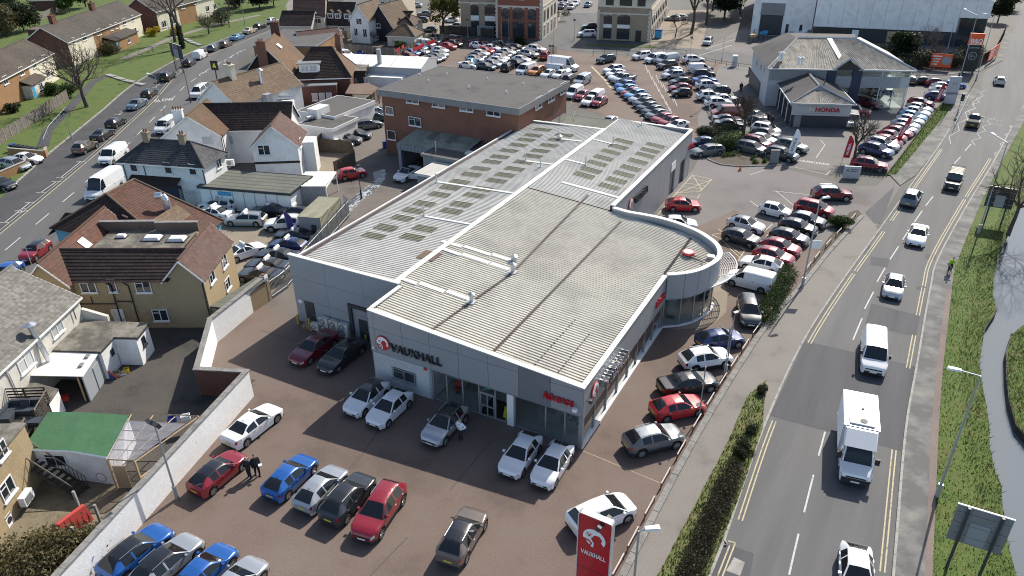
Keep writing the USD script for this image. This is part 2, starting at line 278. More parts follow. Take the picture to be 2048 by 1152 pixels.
# ------------------------------------------------------------------ shared builders
def course_slope(e0,e1,r1,r0,step=.34,lift=.035):
 """a tiled slope from the eave edge e0-e1 up to the ridge edge r0-r1, laid in overlapping courses"""
 e0,e1,r0,r1=(np.asarray(p,float)for p in(e0,e1,r0,r1));m=MB()
 n=max(2,int(round(max(np.linalg.norm(r0-e0),np.linalg.norm(r1-e1))/step)))
 nn=np.cross(e1-e0,(r0+r1)/2-(e0+e1)/2);nn/=np.linalg.norm(nn)
 if nn[2]<0:nn=-nn
 ud=(e1-e0)/np.linalg.norm(e1-e0)
 for i in range(n):
  t0,t1=i/n,(i+1)/n
  a,b=e0+(r0-e0)*t0+nn*lift,e1+(r1-e1)*t0+nn*lift
  c,d=e1+(r1-e1)*t1+nn*.004,e0+(r0-e0)*t1+nn*.004
  uv=[((p-e0)@ud,k)for p,k in((a,i/3.0+.05),(b,i/3.0+.05),(c,(i+.9)/3.0),(d,(i+.9)/3.0))]
  m.add([a,b,c,d],[(0,1,2),(0,2,3)],uv)
  m.add([a-nn*lift,b-nn*lift,b,a],[(0,1,2),(0,2,3)],[uv[0],uv[1],uv[1],uv[0]])
 return m
def ribbed(ts,A,B,h=.04,sub=None,thick=0):
 """profiled sheet: ribs at every interval of ts, each running from A(t) to B(t)"""
 m=MB();pr=[]
 for t0,t1 in zip(ts[:-1],ts[1:]):
  d=t1-t0;pr+=[(t0,0),(t0+.52*d,0),(t0+.62*d,h),(t0+.88*d,h)]
 pr.append((ts[-1],0));v=[]
 for t,z in pr:
  v+=[A(t)+Z*z,B(t)+Z*z]
 f=[]
 for i in range(len(pr)-1):
  a=2*i;f+=[(a,a+1,a+3),(a,a+3,a+2)]
 m.add(v,f);
 return m
def slab_poly(pts,z0,z1,holes=None):
 """a prism over a plan polygon (list of xy or xyz)"""
 P=sg.Polygon([(p[0],p[1])for p in pts],holes or None)
 if not P.is_valid:P=P.buffer(0)
 t=trimesh.creation.extrude_polygon(P,z1-z0,engine='earcut');t.apply_translation([0,0,z0]);return t
def sheet(pts,z):
 P=pts if hasattr(pts,'geom_type')else sg.Polygon([(p[0],p[1])for p in pts])
 if not P.is_valid:P=P.buffer(0)
 vs,fs=[],[];o=0
 for g in getattr(P,'geoms',[P]):
  if g.geom_type!='Polygon' or g.area<1e-4:continue
  v,f=trimesh.creation.triangulate_polygon(g,engine='earcut')
  tri=v[f];ar=(tri[:,1,0]-tri[:,0,0])*(tri[:,2,1]-tri[:,0,1])-(tri[:,1,1]-tri[:,0,1])*(tri[:,2,0]-tri[:,0,0])
  f=np.where(ar[:,None]<0,f[:,::-1],f)
  vs.append(np.c_[v,np.full(len(v),z)]);fs.append(f+o);o+=len(v)
 return np.vstack(vs),np.vstack(fs)
def gp(*pts,z=0.0):return[G(x,y,z)for x,y in pts]
def band(pts,w,closed=False):
 return sg.LineString([(p[0],p[1])for p in pts]).buffer(w/2,cap_style=2,join_style=1)
def smooth_line(pts,n=6):
 """Catmull-Rom through the points"""
 P=[np.array(p[:2],float)for p in pts];P=[2*P[0]-P[1]]+P+[2*P[-1]-P[-2]];out=[]
 for i in range(1,len(P)-2):
  p0,p1,p2,p3=P[i-1:i+3]
  for k in range(n):
   t=k/n;out.append(.5*((2*p1)+(p2-p0)*t+(2*p0-5*p1+4*p2-p3)*t*t+(3*p1-p0-3*p2+p3)*t**3))
 out.append(P[-2]);return out
def window(th,fr,face,s,z,w,h,style=2,m='white_frame',glass='window_glass',sill=True,d=.06):
 """a framed window standing proud of a wall: bars, recessed pane, sill"""
 f=fr.face(face)if isinstance(face,str)else face;b=MB();k=.07;s0,s1,z0,z1=s-w/2,s+w/2,z-h/2,z+h/2
 b.fbox(f,s0,s1,z0,z0+k,.002,d);b.fbox(f,s0,s1,z1-k,z1,.002,d);b.fbox(f,s0,s0+k,z0+k,z1-k,.002,d);b.fbox(f,s1-k,s1,z0+k,z1-k,.002,d)
 for i in range(1,style):x=s0+w*i/style;b.fbox(f,x-k/2,x+k/2,z0+k,z1-k,.002,d-.004)
 if style>=2:b.fbox(f,s0+k,s0+w/style-k/2,z1-h*.32,z1-h*.32+.05,.002,d-.008)
 p=th.part('window',b,m)
 put(p,'pane',MB().fbox(f,s0+k*.5,s1-k*.5,z0+k*.5,z1-k*.5,.004,.02),glass,off=th.loc)
 if sill:put(p,'sill',MB().fbox(f,s0-.08,s1+.08,z0-.10,z0-.002,.002,d+.08),m,off=th.loc)
def window_px(th,fr,face,x,y,w,h,**k):
 s,z=fr.px(face,x,y);window(th,fr,face,s,z,w,h,**k)
def door(th,fr,face,s,w,h,m='white_frame',label=None,z0=0.02):
 f=fr.face(face)if isinstance(face,str)else face
 p=th.part('door',MB().fbox(f,s-w/2,s+w/2,z0,h,.002,.05),m,label);put(p,'handle',MB().fbox(f,s+w*.34,s+w*.4,h*.45,h*.5,.052,.09),'steel_grey',off=th.loc)
def walls(fr,ze,z0=0.0,gable=None,zr=None):
 m=MB();L,D,w=fr.L,fr.D,fr.w
 m.hexa([w(0,0,z0),w(L,0,z0),w(L,D,z0),w(0,D,z0)],[w(0,0,ze),w(L,0,ze),w(L,D,ze),w(0,D,ze)])
 if gable=='u':
  for u in(0,L):m.poly([w(u,0,ze),w(u,D,ze),w(u,D/2,zr)])
 if gable=='v':
  for v in(0,D):m.poly([w(0,v,ze),w(L,v,ze),w(L/2,v,zr)])
 return m
def roof(th,fr,ze,zr,kind,m,oh=.35,ridge_m=None,fascia='white_frame',hip=None,m2=None):
 """hipped or gabled tiled roof with a ridge capping and fascia boards; parts are slopes"""
 L,D,w=fr.L,fr.D,fr.w;k=(zr-ze)/(D/2 if kind in('u','hip')else L/2);zo=ze-oh*k
 S=[]
 if kind=='u':
  S=[(w(-oh,-oh,zo),w(L+oh,-oh,zo),w(L+oh,D/2,zr),w(-oh,D/2,zr)),(w(L+oh,D+oh,zo),w(-oh,D+oh,zo),w(-oh,D/2,zr),w(L+oh,D/2,zr))];R=[(w(-oh,D/2,zr),w(L+oh,D/2,zr))]
 elif kind=='v':
  S=[(w(-oh,D+oh,zo),w(-oh,-oh,zo),w(L/2,-oh,zr),w(L/2,D+oh,zr)),(w(L+oh,-oh,zo),w(L+oh,D+oh,zo),w(L/2,D+oh,zr),w(L/2,-oh,zr))];R=[(w(L/2,-oh,zr),w(L/2,D+oh,zr))]
 else:
  hp=D/2 if hip is None else hip;a,b=w(hp,D/2,zr),w(L-hp,D/2,zr);c=[w(-oh,-oh,zo),w(L+oh,-oh,zo),w(L+oh,D+oh,zo),w(-oh,D+oh,zo)]
  S=[(c[0],c[1],b,a),(c[1],c[2],b,b),(c[2],c[3],a,b),(c[3],c[0],a,a)];R=[(a,b),(c[0],a),(c[1],b),(c[2],b),(c[3],a)]
 for i,q in enumerate(S):th.part('roof_slope',course_slope(*q),m2 if(m2 and i%2)else m)
 rm=MB()
 for a,b in R:rm.bar(a+Z*.03,b+Z*.03,.11,n=6)
 th.part('ridge_tiles',rm,ridge_m or m)
 fm=MB()
 if kind=='v':
  for v in(-oh,D+oh):
   s_=-.05 if v<0 else .05
   for a,b in((w(-oh,v,zo),w(L/2,v,zr)),(w(L/2,v,zr),w(L+oh,v,zo))):fm.hexa([a-Z*.2,b-Z*.2,b-Z*.2+fr.v*s_,a-Z*.2+fr.v*s_],[a-Z*.01,b-Z*.01,b-Z*.01+fr.v*s_,a-Z*.01+fr.v*s_])
 else:
  for v,s_ in((-oh,-1),(D+oh,1)):fm.box(fr,-oh,L+oh,min(v,v+.08*s_),max(v,v+.08*s_),zo-.14,zo+.0)
  if kind=='u':
   for u,s_ in((-oh,-1),(L+oh,1)):
    for a,b in((w(u,-oh,zo),w(u,D/2,zr)),(w(u,D/2,zr),w(u,D+oh,zo))):fm.hexa([a-Z*.2,b-Z*.2,b-Z*.2+fr.u*.05*s_,a-Z*.2+fr.u*.05*s_],[a-Z*.01,b-Z*.01,b-Z*.01+fr.u*.05*s_,a-Z*.01+fr.u*.05*s_])
 th.part('fascia',fm,fascia)
def chimney(th,c,z0,z1,w=.9,d=.6,m='brick_red',pots=2,fr=None):
 f=fr or Frame(c,(1,0));u,v=f.uv(c);b=MB().box(f,u-w/2,u+w/2,v-d/2,v+d/2,z0,z1).box(f,u-w/2-.06,u+w/2+.06,v-d/2-.06,v+d/2+.06,z1+.003,z1+.15)
 p=th.part('chimney',b,m)
 for i in range(pots):put(p,'pot',MB().bar(f.w(u+(i-(pots-1)/2)*.32,v,z1+.15),f.w(u+(i-(pots-1)/2)*.32,v,z1+.55),.12,.09,8),'rust',off=th.loc)
def leaf_cloud(c,r,n,size,seed=0,flat=1.0,shell=.45,blade=False):
 """leaf-sized faces scattered through ellipsoids. c: centres (k,3), r: radii (k,3)"""
 g=np.random.default_rng(seed);c,r=np.atleast_2d(c).astype(float),np.atleast_2d(r).astype(float)
 vol=np.cbrt(r.prod(1))**2;k=g.choice(len(c),n,p=vol/vol.sum())
 d=g.normal(size=(n,3));d/=np.linalg.norm(d,axis=1,keepdims=True);q=(shell+(1-shell)*g.random(n))**.6
 p=c[k]+d*r[k]*q[:,None]*(1+.18*g.normal(size=(n,1)))
 a=g.normal(size=(n,3));a/=np.linalg.norm(a,axis=1,keepdims=True);b=np.cross(a,g.normal(size=(n,3)));b/=np.linalg.norm(b,axis=1,keepdims=True)
 s=size*(.6+.8*g.random((n,1)))
 v=np.stack([p-a*s,p+b*s*.5,p+a*s,p-b*s*.5],1).reshape(-1,3);i=np.arange(n)[:,None]*4
 return v,np.vstack([i+[0,1,2],i+[0,2,3]])
def blades(P,h,w,seed=0,lean=.5):
 """upright tapering blades at the points P"""
 g=np.random.default_rng(seed);n=len(P);an=g.random(n)*6.283;hh=h*(.5+g.random(n));ln=lean*hh*g.random(n);la=g.random(n)*6.283
 e=np.c_[np.cos(an),np.sin(an),0*an]*(w*(.6+.8*g.random(n)))[:,None];t=np.c_[np.cos(la)*ln,np.sin(la)*ln,hh]
 v=np.stack([P-e,P+e,P+t],1).reshape(-1,3);return v,np.arange(3*n).reshape(-1,3)
def scatter_in(poly,n,seed=0,z=0.0):
 g=np.random.default_rng(seed);x0,y0,x1,y1=poly.bounds;out=[]
 import shapely
 while sum(map(len,out))<n:
  p=g.random((n*2,2))*[x1-x0,y1-y0]+[x0,y0];out.append(p[shapely.contains_xy(poly,p[:,0],p[:,1])])
 p=np.vstack(out)[:n];return np.c_[p,np.full(len(p),z)]
def bare_tree(name,label,base,height,spread,seed,levels=4,fork=.35,r0=.22,group=None,leaf_m=None,leaf_n=0,leaf_size=.15,lean=(0,0),twig_m='twig',kids=(3,4,4,5),up=.35):
 g=np.random.default_rng(seed);base=np.array(base,float);trunk,crown=MB(),MB();tips=[]
 def grow(p,d,L,r,lev):
  n=3 if lev==0 else 2;q=p
  for i in range(n):
   d=d+g.normal(size=3)*(.06 if lev==0 else .16);d[2]+=.05;d/=np.linalg.norm(d);e=q+d*L/n
   a,b=r*(1-.35*i/n),r*(1-.35*(i+1)/n)
   (trunk if lev<2 else crown).bar(q,e,a,b,7 if lev==0 else(5 if lev==1 else 3),cap=False)
   q=e
   if lev>=1 and lev<levels and i<n-1 and g.random()<.8:
    side=np.cross(d,g.normal(size=3));side/=np.linalg.norm(side);grow(q,d*.6+side*.8,L*.6,b*.6,lev+1)
  if lev>=levels:tips.append(q);return
  k=kids[min(lev,len(kids)-1)];a0=g.random()*6.283
  x=np.cross(d,[.3,.2,.9]);x/=np.linalg.norm(x);y=np.cross(d,x)
  for j in range(k):
   an=a0+j*6.283/k+g.normal()*.3;o=spread*(.55+.6*g.random())
   nd=d*(1-.3*o)+(x*math.cos(an)+y*math.sin(an))*o;nd[2]+=up*.4;nd/=np.linalg.norm(nd)
   grow(q,nd,L*(.62+.2*g.random()),r*.6,lev+1)
 d0=np.array([lean[0],lean[1],1.0]);d0/=np.linalg.norm(d0)
 grow(base-Z*.1,d0,height*fork,r0,0)
 t=Thing(name,label,'tree',base,group=group);t.part('trunk',trunk,'bark',smooth=40);t.part('crown',crown,twig_m)
 if leaf_m and leaf_n:
  P=np.array(tips)[g.integers(len(tips),size=leaf_n)]+g.normal(size=(leaf_n,3))*height*.035
  t.part('foliage',leaf_cloud(P,np.full((len(P),3),.12),leaf_n,leaf_size,seed),leaf_m)
 return t
def bush(name,label,c,r,n,size,m,seed,cat='bush',group=None,stem=True,lumps=5):
 c=np.array(c,float);r=np.array(r,float);g=np.random.default_rng(seed)
 t=Thing(name,label,cat,(c[0],c[1],0),group=group)
 cs=[c]+[c+g.normal(size=3)*r*[.5,.5,.3]for _ in range(lumps)];rs=[r*.8]+[r*(.35+.3*g.random())for _ in range(lumps)]
 t.part('foliage',leaf_cloud(cs,rs,n,size,seed),m)
 if stem:
  b=MB()
  for k in range(4):b.bar((c[0],c[1],-.02),c+g.normal(size=3)*r*.4,.04,.02,4)
  t.part('stem',b,'bark')
 return t
# ------------------------------------------------------------------ the ground, roads, water
def xy(P):return[(p[0],p[1])for p in P]
def pxpoly(*pts,z=0.0):return sg.Polygon(xy(gp(*pts,z=z))).buffer(0)
def ext(line,a=0.0,b=0.0):
 """lengthen a line of points at both ends"""
 L=[np.array(p[:2],float)for p in line]
 if a:d=L[0]-L[1];L=[L[0]+d/np.linalg.norm(d)*a]+L
 if b:d=L[-1]-L[-2];L=L+[L[-1]+d/np.linalg.norm(d)*b]
 return L
def struct(name,label):return Thing(name,label,None,(0,0,0),kind='structure')
WZ=-0.55
wl=gp((2030,440),(2004,500),(1986,560),(1984,600),(1991,633),(1968,668),(1957,736),(1964,791),(1971,826),(1976,870),(1977,906),(1986,951),(1999,981),(2002,1030),(2015,1110),(2026,1152),z=WZ)
wr=gp((2026,863),(2012,813),(2007,766),(2006,716),(2016,681),(2048,655),(2150,560),z=WZ)
water_poly=sg.Polygon([(p[0],p[1])for p in ext(wl,20,18)]+[(33.5,12),(37,17.0)]+[(p[0],p[1])for p in gp((2052,893),z=WZ)]+xy(wr)+[(75,82)]).buffer(0)
base=sg.box(-420,-40,420,640).difference(water_poly.buffer(.05))
top('ground',sheet(base,0.0),'ground_earth','bare earth and grit between the paved areas',kind='structure')
top('river',sheet(water_poly.buffer(2.0),WZ),'water','still grey river channel beside the grassy verge',kind='structure')
bm=MB()
for g in getattr(water_poly.buffer(.05),'geoms',[water_poly.buffer(.05)]):
 c=list(g.exterior.coords)
 for a,b in zip(c[:-1],c[1:]):bm.add([(a[0],a[1],0),(b[0],b[1],0),(b[0],b[1],WZ-.3),(a[0],a[1],WZ-.3)],[(0,1,2),(0,2,3),(2,1,0),(3,2,0)])
top('river_bank',bm,'bed_soil','steep muddy edge of the river channel',kind='structure')

# main road on the right
rl=smooth_line(ext(gp((1436,1120),(1450,1085),(1530,855),(1605,690),(1680,572),(1757,465),(1815,383),(1877,296),(1916,236),(1962,182)),25))
rl_far=smooth_line(ext(gp((2004,122),(2024,70),(2036,30)),0,160))
rr=smooth_line(ext(gp((1783,1151),(1808,864),(1830,736),(1858,578),(1876,513),(1940,398),(1990,316),(2048,205)),25,200))
road_poly=sg.Polygon(list(map(tuple,rl))+xy(gp((1958,160),(1972,142)))+list(map(tuple,rl_far))+list(map(tuple,rr))[::-1]).buffer(0)
road=struct('main_road','grey two lane road with traffic along the river side')
road.part('surface',sheet(road_poly,.012),'road_grey_worn')
def patch(parent,name,poly,m,z):return parent.part(name,sheet(poly,z),m)
for P in(((1610,682),(1848,737),(1812,905),(1540,832)),((1743,607),(1840,632),(1832,674),(1730,650)),((1742,513),(1779,518),(1776,535),(1740,530)),((1715,490),(1746,492),(1738,509),(1707,505)),((1852,508),(1872,513),(1870,520),(1850,517)),((1834,572),(1852,575),(1848,582),(1832,579)),((1448,1087),(1508,1107),(1496,1175),(1420,1160)),((1730,425),(1790,372),(1762,448),(1744,446)),):
 patch(road,'tar_patch',pxpoly(*P),'tar_patch',.017)
patch(road,'concrete_cover',pxpoly((1468,1115),(1490,1125),(1480,1152),(1452,1142)),'concrete',.024)
def rib(parent,name,line,w,m,z=.022,**k):return parent.part(name,sheet(band(line,w),z),m,**k)
def offset_line(line,d):
 L=np.array([p[:2]for p in line],float);t=np.gradient(L,axis=0);t/=np.linalg.norm(t,axis=1,keepdims=True);return L+np.c_[t[:,1],-t[:,0]]*d
def cut(line,a,b):
 """the stretch of a line between two pixels' nearest points"""
 ls=sg.LineString([tuple(p[:2])for p in line]);s=sorted(ls.project(sg.Point(*G(*q)[:2]))for q in(a,b))
 from shapely.ops import substring
 return list(substring(ls,*s).coords)
for off in(.30,.54):
 for a,b in(((1436,1152),(1455,1090)),((1478,1040),(1540,840)),((1608,684),(1697,545)),((1700,540),(1762,462)),((1775,440),(1876,298))):
  rib(road,'yellow_line',cut(offset_line(rl,off),a,b),.085,'paint_yellow')
for off in(-.36,-.60):
 for a,b in(((1783,1151),(1806,905)),((1822,738),(1834,672)),((1840,632),(1858,578)),((1858,575),(1876,513)),((1876,512),(1935,400)),((1940,396),(1985,318))):
  rib(road,'yellow_line',cut(offset_line(rr,off),a,b),.085,'paint_yellow')
for a,b in(((1578,1150),(1597,1068)),((1608,1025),(1627,950)),((1637,912),(1650,864)),((1706,680),(1724,637)),((1729,618),(1747,584)),((1754,564),(1770,536)),((1780,519),(1797,493)),((1805,480),(1818,460)),((1829,444),(1844,422)),((1851,412),(1866,393)),((1908,328),(1921,314)),((1930,302),(1942,288))):
 rib(road,'lane_dash',gp(a,b),.11,'paint_white')
def zig(a,b,n,amp):
 A,B=G(*a)[:2],G(*b)[:2];d=B-A;q=np.array([-d[1],d[0]])/np.linalg.norm(d);return[A+d*i/n+q*amp*(1 if i%2 else-1)for i in range(n+1)]
for a,b in(((1895,287),(1957,195)),((1944,290),(1985,235)),((1938,230),(1968,180)),((1990,318),(2030,245))):rib(road,'zigzag_line',zig(a,b,8,.4),.07,'paint_white')
for i in range(6):
 for dx in(0,9):rib(road,'crossing_stud',[G(1966+i*6.5+dx*.2,243+i*1.6-dx)[:2],G(1968.5+i*6.5+dx*.2,243.6+i*1.6-dx)[:2]],.16,'paint_white')
# kerbs of the main road, stone by stone where they can be told apart
def kerb_run(name,label,line,seg,w,h,m,limit=300,gap=.015):
 t=struct(name,label);ls=sg.LineString([tuple(p[:2])for p in line]);n=int(ls.length/seg)
 for i in range(min(n,limit)):
  a,b=ls.interpolate(i*seg+gap),ls.interpolate((i+1)*seg-gap);f=Frame((a.x,a.y),(b.x-a.x,b.y-a.y));L=a.distance(b)
  t.part('kerb_stone',MB().box(f,0,L,-w/2,w/2,-.05,h+(.004 if i%3 else-.003)),m)
 return t
kerb_run('kerb','stone kerb between the pavement and the main road',offset_line(rl,-.08),.95,.15,.11,'concrete',130)
kerb_run('kerb','stone kerb between the main road and the riverside pavement',offset_line(rr,.08),.95,.15,.11,'concrete',130)

# pavements by the main road
cop=smooth_line(ext(gp((1246,1152),(1398,866),(1530,656),(1602,575),(1660,503),(1728,430)),14))
pave_a=sg.Polygon(list(map(tuple,cop))+xy(gp((1738,437),(1752,455)))+[tuple(p)for p in cut(rl,(1757,465),(1436,1120))][::-1]+[tuple(rl[0])]).buffer(0)
top('pavement',sheet(pave_a.difference(road_poly),.10),'pavement','worn beige pavement between the forecourt wall and the road',kind='structure')
pave_b=pxpoly((1779,350),(1843,282),(1888,215),(1925,168),(1962,182),(1916,236),(1877,296),(1830,352),(1800,372))
top('pavement',sheet(pave_b.difference(road_poly),.09),'pave_grey','grey pavement beside the grass strip and the row of for sale cars',kind='structure')
pr_out=smooth_line(ext(gp((1864,1152),(1876,864),(1885,735),(1903,578),(1916,520),(1965,400),(2007,318),(2070,205)),25,120))
pave_r=sg.Polygon([tuple(p)for p in ext(rr,0,0)]+[tuple(p)for p in pr_out][::-1]).buffer(0).difference(road_poly)
top('pavement',sheet(pave_r.difference(water_poly.buffer(1)),.10),'pave_grey','patched grey pavement between the road and the riverside grass',kind='structure')
top('pavement_strip',sheet(pxpoly((1850,1152),(1865,1152),(1877,864),(1886,735),(1904,578),(1893,578),(1873,735),(1862,864),z=.1).intersection(pave_r.buffer(1.0)),.106),'pave_pink','pinkish edging strip of the riverside pavement',kind='structure')
pave_c=pxpoly((1735,148),(1800,152),(1880,152),(1960,143),(2004,122),(2024,70),(2010,62),(1985,105),(1940,128),(1860,142),(1735,138))
top('pavement',sheet(pave_c.difference(road_poly),.09),'pave_grey','curving pavement round the corner by the orange retail sign',kind='structure')

# verge on the river side
verge=sg.Polygon([tuple(p)for p in pr_out]+[tuple(G(2300,330)[:2]),(60,36),(40,5)]).buffer(0).difference(water_poly.buffer(.1)).difference(road_poly)
top('grass_verge',sheet(verge,.05),'grass_mat','rough green grass verge beside the river',kind='structure')
isl=sg.Polygon(xy(wr)+[(75,60),(48,20)]+xy(gp((2052,893),z=WZ))).buffer(-.1)
top('reed_bed_ground',sheet(isl,.02),'reed_bank','brown green reed bank across the channel',kind='structure')
near_v=verge.intersection(sg.box(10,5,60,75))
P=scatter_in(near_v,42000,3,.05);top('grass',blades(P,.11,.03,4),'leaf_grass','short uneven green grass growing along the riverside verge','grass',kind='stuff')
edge=water_poly.buffer(1.6).difference(water_poly.buffer(.05)).intersection(sg.box(18,5,70,110))
P=np.vstack([scatter_in(edge,9000,5,.0),scatter_in(isl,9000,6,.0)]);top('reeds',blades(P,.26,.028,7,lean=1.5),'leaf_reed','brown and green reeds lining the edge of the river channel','reeds',kind='stuff')
strip=sg.Polygon(xy(gp((1316,1152),(1454,889),(1494,795),(1532,762),(1524,862),(1480,990),(1430,1118)))+[tuple(rl[0]),tuple(np.array(rl[0])+[-3.2,.9])]).buffer(0).intersection(pave_a)
top('hedge_bed',sheet(strip,.125),'grass_worn','weedy grass strip between the pavement and the road',kind='structure')
P=scatter_in(strip,7000,8,.12);top('grass',blades(P,.16,.035,9),'leaf_grass','weedy tufts growing round the low hedge by the road','grass',kind='stuff')
hg=pxpoly((1771,352),(1883,205),(1906,212),(1792,350))
top('grass_strip',sheet(hg,.10),'grass_mat','mown grass strip in front of the row of for sale cars',kind='structure')
P=scatter_in(hg,4000,11,.10);top('grass',blades(P,.12,.035,12),'leaf_grass','mown grass on the strip by the red sale flags','grass',kind='stuff')

# dealership forecourts and yards
fc=sg.Polygon([tuple(p)for p in cop]+xy(gp((1700,405),(1600,385),(1480,352),(1386,350),(1330,470),(1000,700),(600,640),(535,585),(425,640),(395,742),(512,770),(110,1190)))).buffer(0)
top('forecourt',sheet(fc,.006),'forecourt','reddish brown tarmac forecourt in front of the grey dealership',kind='structure')
side=pxpoly((1190,545),(1250,470),(1386,340),(1400,312),(1560,335),(1700,372),(1752,372),(1776,352),(1800,372),(1752,455),(1728,430),(1660,500),(1560,470),(1470,420))
top('side_lot',sheet(side,.010),'lot_grey','grey brown tarmac of the side car park and its entrance',kind='structure')
top('paved_apron',sheet(pxpoly((1340,660),(1420,655),(1452,625),(1455,590),(1440,545),(1425,560),(1425,630)),.015),'pave_sand','curved apron of sandy paving below the glazed bow front',kind='structure')
yard=pxpoly((500,600),(600,640),(1000,330),(1120,210),(1050,150),(760,165),(700,225),(615,330),(640,350),(600,500))
top('service_yard',sheet(yard,.008),'yard_tarmac','stained tarmac service yard behind the workshop',kind='structure')
for P,m,z,l in((((705,470),(735,440),(790,395),(850,385),(840,420),(760,465),(725,500),(690,500)),'wet_tarmac',.014,'dark wet patch on the service yard'),(((686,428),(712,402),(735,392),(765,366),(772,352),(762,352),(740,375),(716,388),(684,412)),'wet_tarmac',.018,'soapy water running across the service yard'),(((745,345),(768,338),(772,352),(752,368)),'wet_tarmac',.0185,'soapy puddle by the workshop drain')):
 top('puddle',sheet(pxpoly(*P),z),m,l,kind='structure')
foam=[]
for i in range(150):
 q=np.array([690+82*random.random(),0]);q[1]=425-(q[0]-690)*.92+random.gauss(0,5);c=G(q[0],q[1])[:2];r=.04+.16*random.random()
 foam.append(affinity.rotate(affinity.scale(sg.Point(*c).buffer(r,3),1.8,.6),30+60*random.random()))
top('soap_foam',sheet(unary_union(foam),.022),'suds','flecks of white foam on the wet service yard','foam',kind='stuff')
sand=pxpoly((380,400),(560,450),(690,440),(600,530),(535,600),(455,600),(455,530))
top('rental_yard',sheet(sand,.010),'pave_sand','sandy concrete yard where the cars with roof signs stand',kind='structure')
back=pxpoly((300,640),(425,640),(395,742),(512,760),(240,1010),(215,900),(130,880),(100,760))
top('gravel_yard',sheet(back,.012),'gravel_dark','dark gravel back yard inside the white wall',kind='structure')
patio=pxpoly((-150,900),(60,900),(215,900),(260,990),(130,1100),(-150,1250))
top('patio',sheet(patio,.016),'slab_dirty','mossy concrete patio below the black staircase',kind='structure')

# far car parks and lanes
far=pxpoly((620,118),(800,75),(1030,88),(1180,108),(1370,118),(1480,128),(1500,140),(1500,260),(1400,300),(1240,245),(1050,175),(850,150),(640,150))
top('display_lot',sheet(far,.008),'forecourt','large reddish tarmac lot filled with rows of cars',kind='structure')
hlot=pxpoly((1440,130),(1840,140),(1905,172),(1890,205),(1772,352),(1700,345),(1560,335),(1400,300),(1395,235))
top('showroom_lot',sheet(hlot,.011),'lot_grey','pale tarmac lot round the low blue grey showroom',kind='structure')
lane=sg.Polygon(xy(gp((980,96),(1060,90),(1125,100),(1210,108),(1360,116),(1490,126),(1600,140),(1780,152),(1925,168),(1962,142),(1735,136),(1520,112),(1400,98),(1180,84),(1150,78),(1190,40),(1200,0),(1150,0),(1125,40),(1090,78),(1000,86)))).buffer(0)
top('service_lane',sheet(lane,.014),'road_grey','grey service lane passing the brick offices',kind='structure')
bqy=pxpoly((1370,116),(1480,60),(1540,20),(1620,0),(1980,0),(1960,120),(1700,110),(1500,118))
top('trade_yard',sheet(bqy,.010),'lot_grey','pale concrete yard in front of the white warehouse',kind='structure')
offp=pxpoly((830,30),(930,10),(925,72),(830,75)).union(pxpoly((1090,75),(1120,40),(1125,0),(1100,0),(1096,40))).union(pxpoly((1300,90),(1340,20),(1420,20),(1400,110),(1340,112)))
top('office_car_park',sheet(offp,.012),'pave_sand','sandy car park paving beside the brick offices',kind='structure')
offb=pxpoly((1020,-40),(1200,-40),(1195,26),(1100,26),(1020,30))
top('rear_car_park',sheet(offb,.016),'lot_grey','car park behind the brick offices',kind='structure')
lawn=pxpoly((1172,88),(1306,92),(1316,96),(1172,92))
top('lawn',sheet(lawn,.06),'grass_mat','narrow lawn in front of the buff brick office',kind='structure')

# the street on the left, its lay-by and the grass banks
ll=smooth_line(ext(gp((0,397),(95,312),(140,275),(205,222),(262,174),(330,133),(400,98),(512,55),(565,36)),60,90))
ly=smooth_line(ext(gp((0,468),(108,379),(216,287),(310,200),(370,135),(440,102),(540,62)),60,90))
lr=ext(gp((60,548),(150,440),(240,350),(330,265),(430,175),(500,100),(565,66),(640,36)),60,90)
top('grass_bank',sheet(sg.box(-400,55,-52,500).difference(sg.Polygon([tuple(p)for p in ll]+[(-20,420),(-20,20)]).buffer(0)),.003),'grass_mat','green banks and gardens in front of the terraced houses',kind='structure')
street=struct('street','grey street with parked cars on the left of the photograph')
street.part('surface',sheet(sg.Polygon([tuple(p)for p in ly]+[tuple(p)for p in lr][::-1]).buffer(0),.012),'road_grey')
street.part('lay_by',sheet(sg.Polygon([tuple(p)for p in ll]+[tuple(p)for p in ly][::-1]).buffer(0),.010),'asphalt_dark')
rib(street,'yellow_line',ly,.13,'paint_yellow');rib(street,'edge_line',offset_line(ly,-.5),.12,'concrete')
cl=gp((-60,560),(17,495),(153,381),(260,285),(370,172),(430,130),(520,84))
lsc=sg.LineString(xy(cl));k=0
while k<lsc.length-4:
 a,b=lsc.interpolate(k),lsc.interpolate(k+3.2);rib(street,'lane_dash',[(a.x,a.y),(b.x,b.y)],.14,'paint_white');k+=6.6
for a,b in(((10,445),(60,405)),((82,385),(112,364)),((122,355),(162,323)),((40,420),(44,424)),((236,230),(246,224)),((310,175),(322,166))):
 rib(street,'bay_line',gp(a,b),.12,'paint_white')
 d=G(*b)[:2]-G(*a)[:2];q=np.array([-d[1],d[0]])/np.linalg.norm(d)*.6;rib(street,'bay_line',[G(*a)[:2]-q,G(*a)[:2]+q],.12,'paint_white');rib(street,'bay_line',[G(*b)[:2]-q,G(*b)[:2]+q],.12,'paint_white',z=.026)
for k in range(7):a=np.array([398+k*12.5,150-k*7.2]);rib(street,'box_line',gp(tuple(a),tuple(a+[9,-5.4])),.14,'paint_white');rib(street,'box_line',gp(tuple(a),tuple(a+[3,2.4])),.12,'paint_white',z=.026)
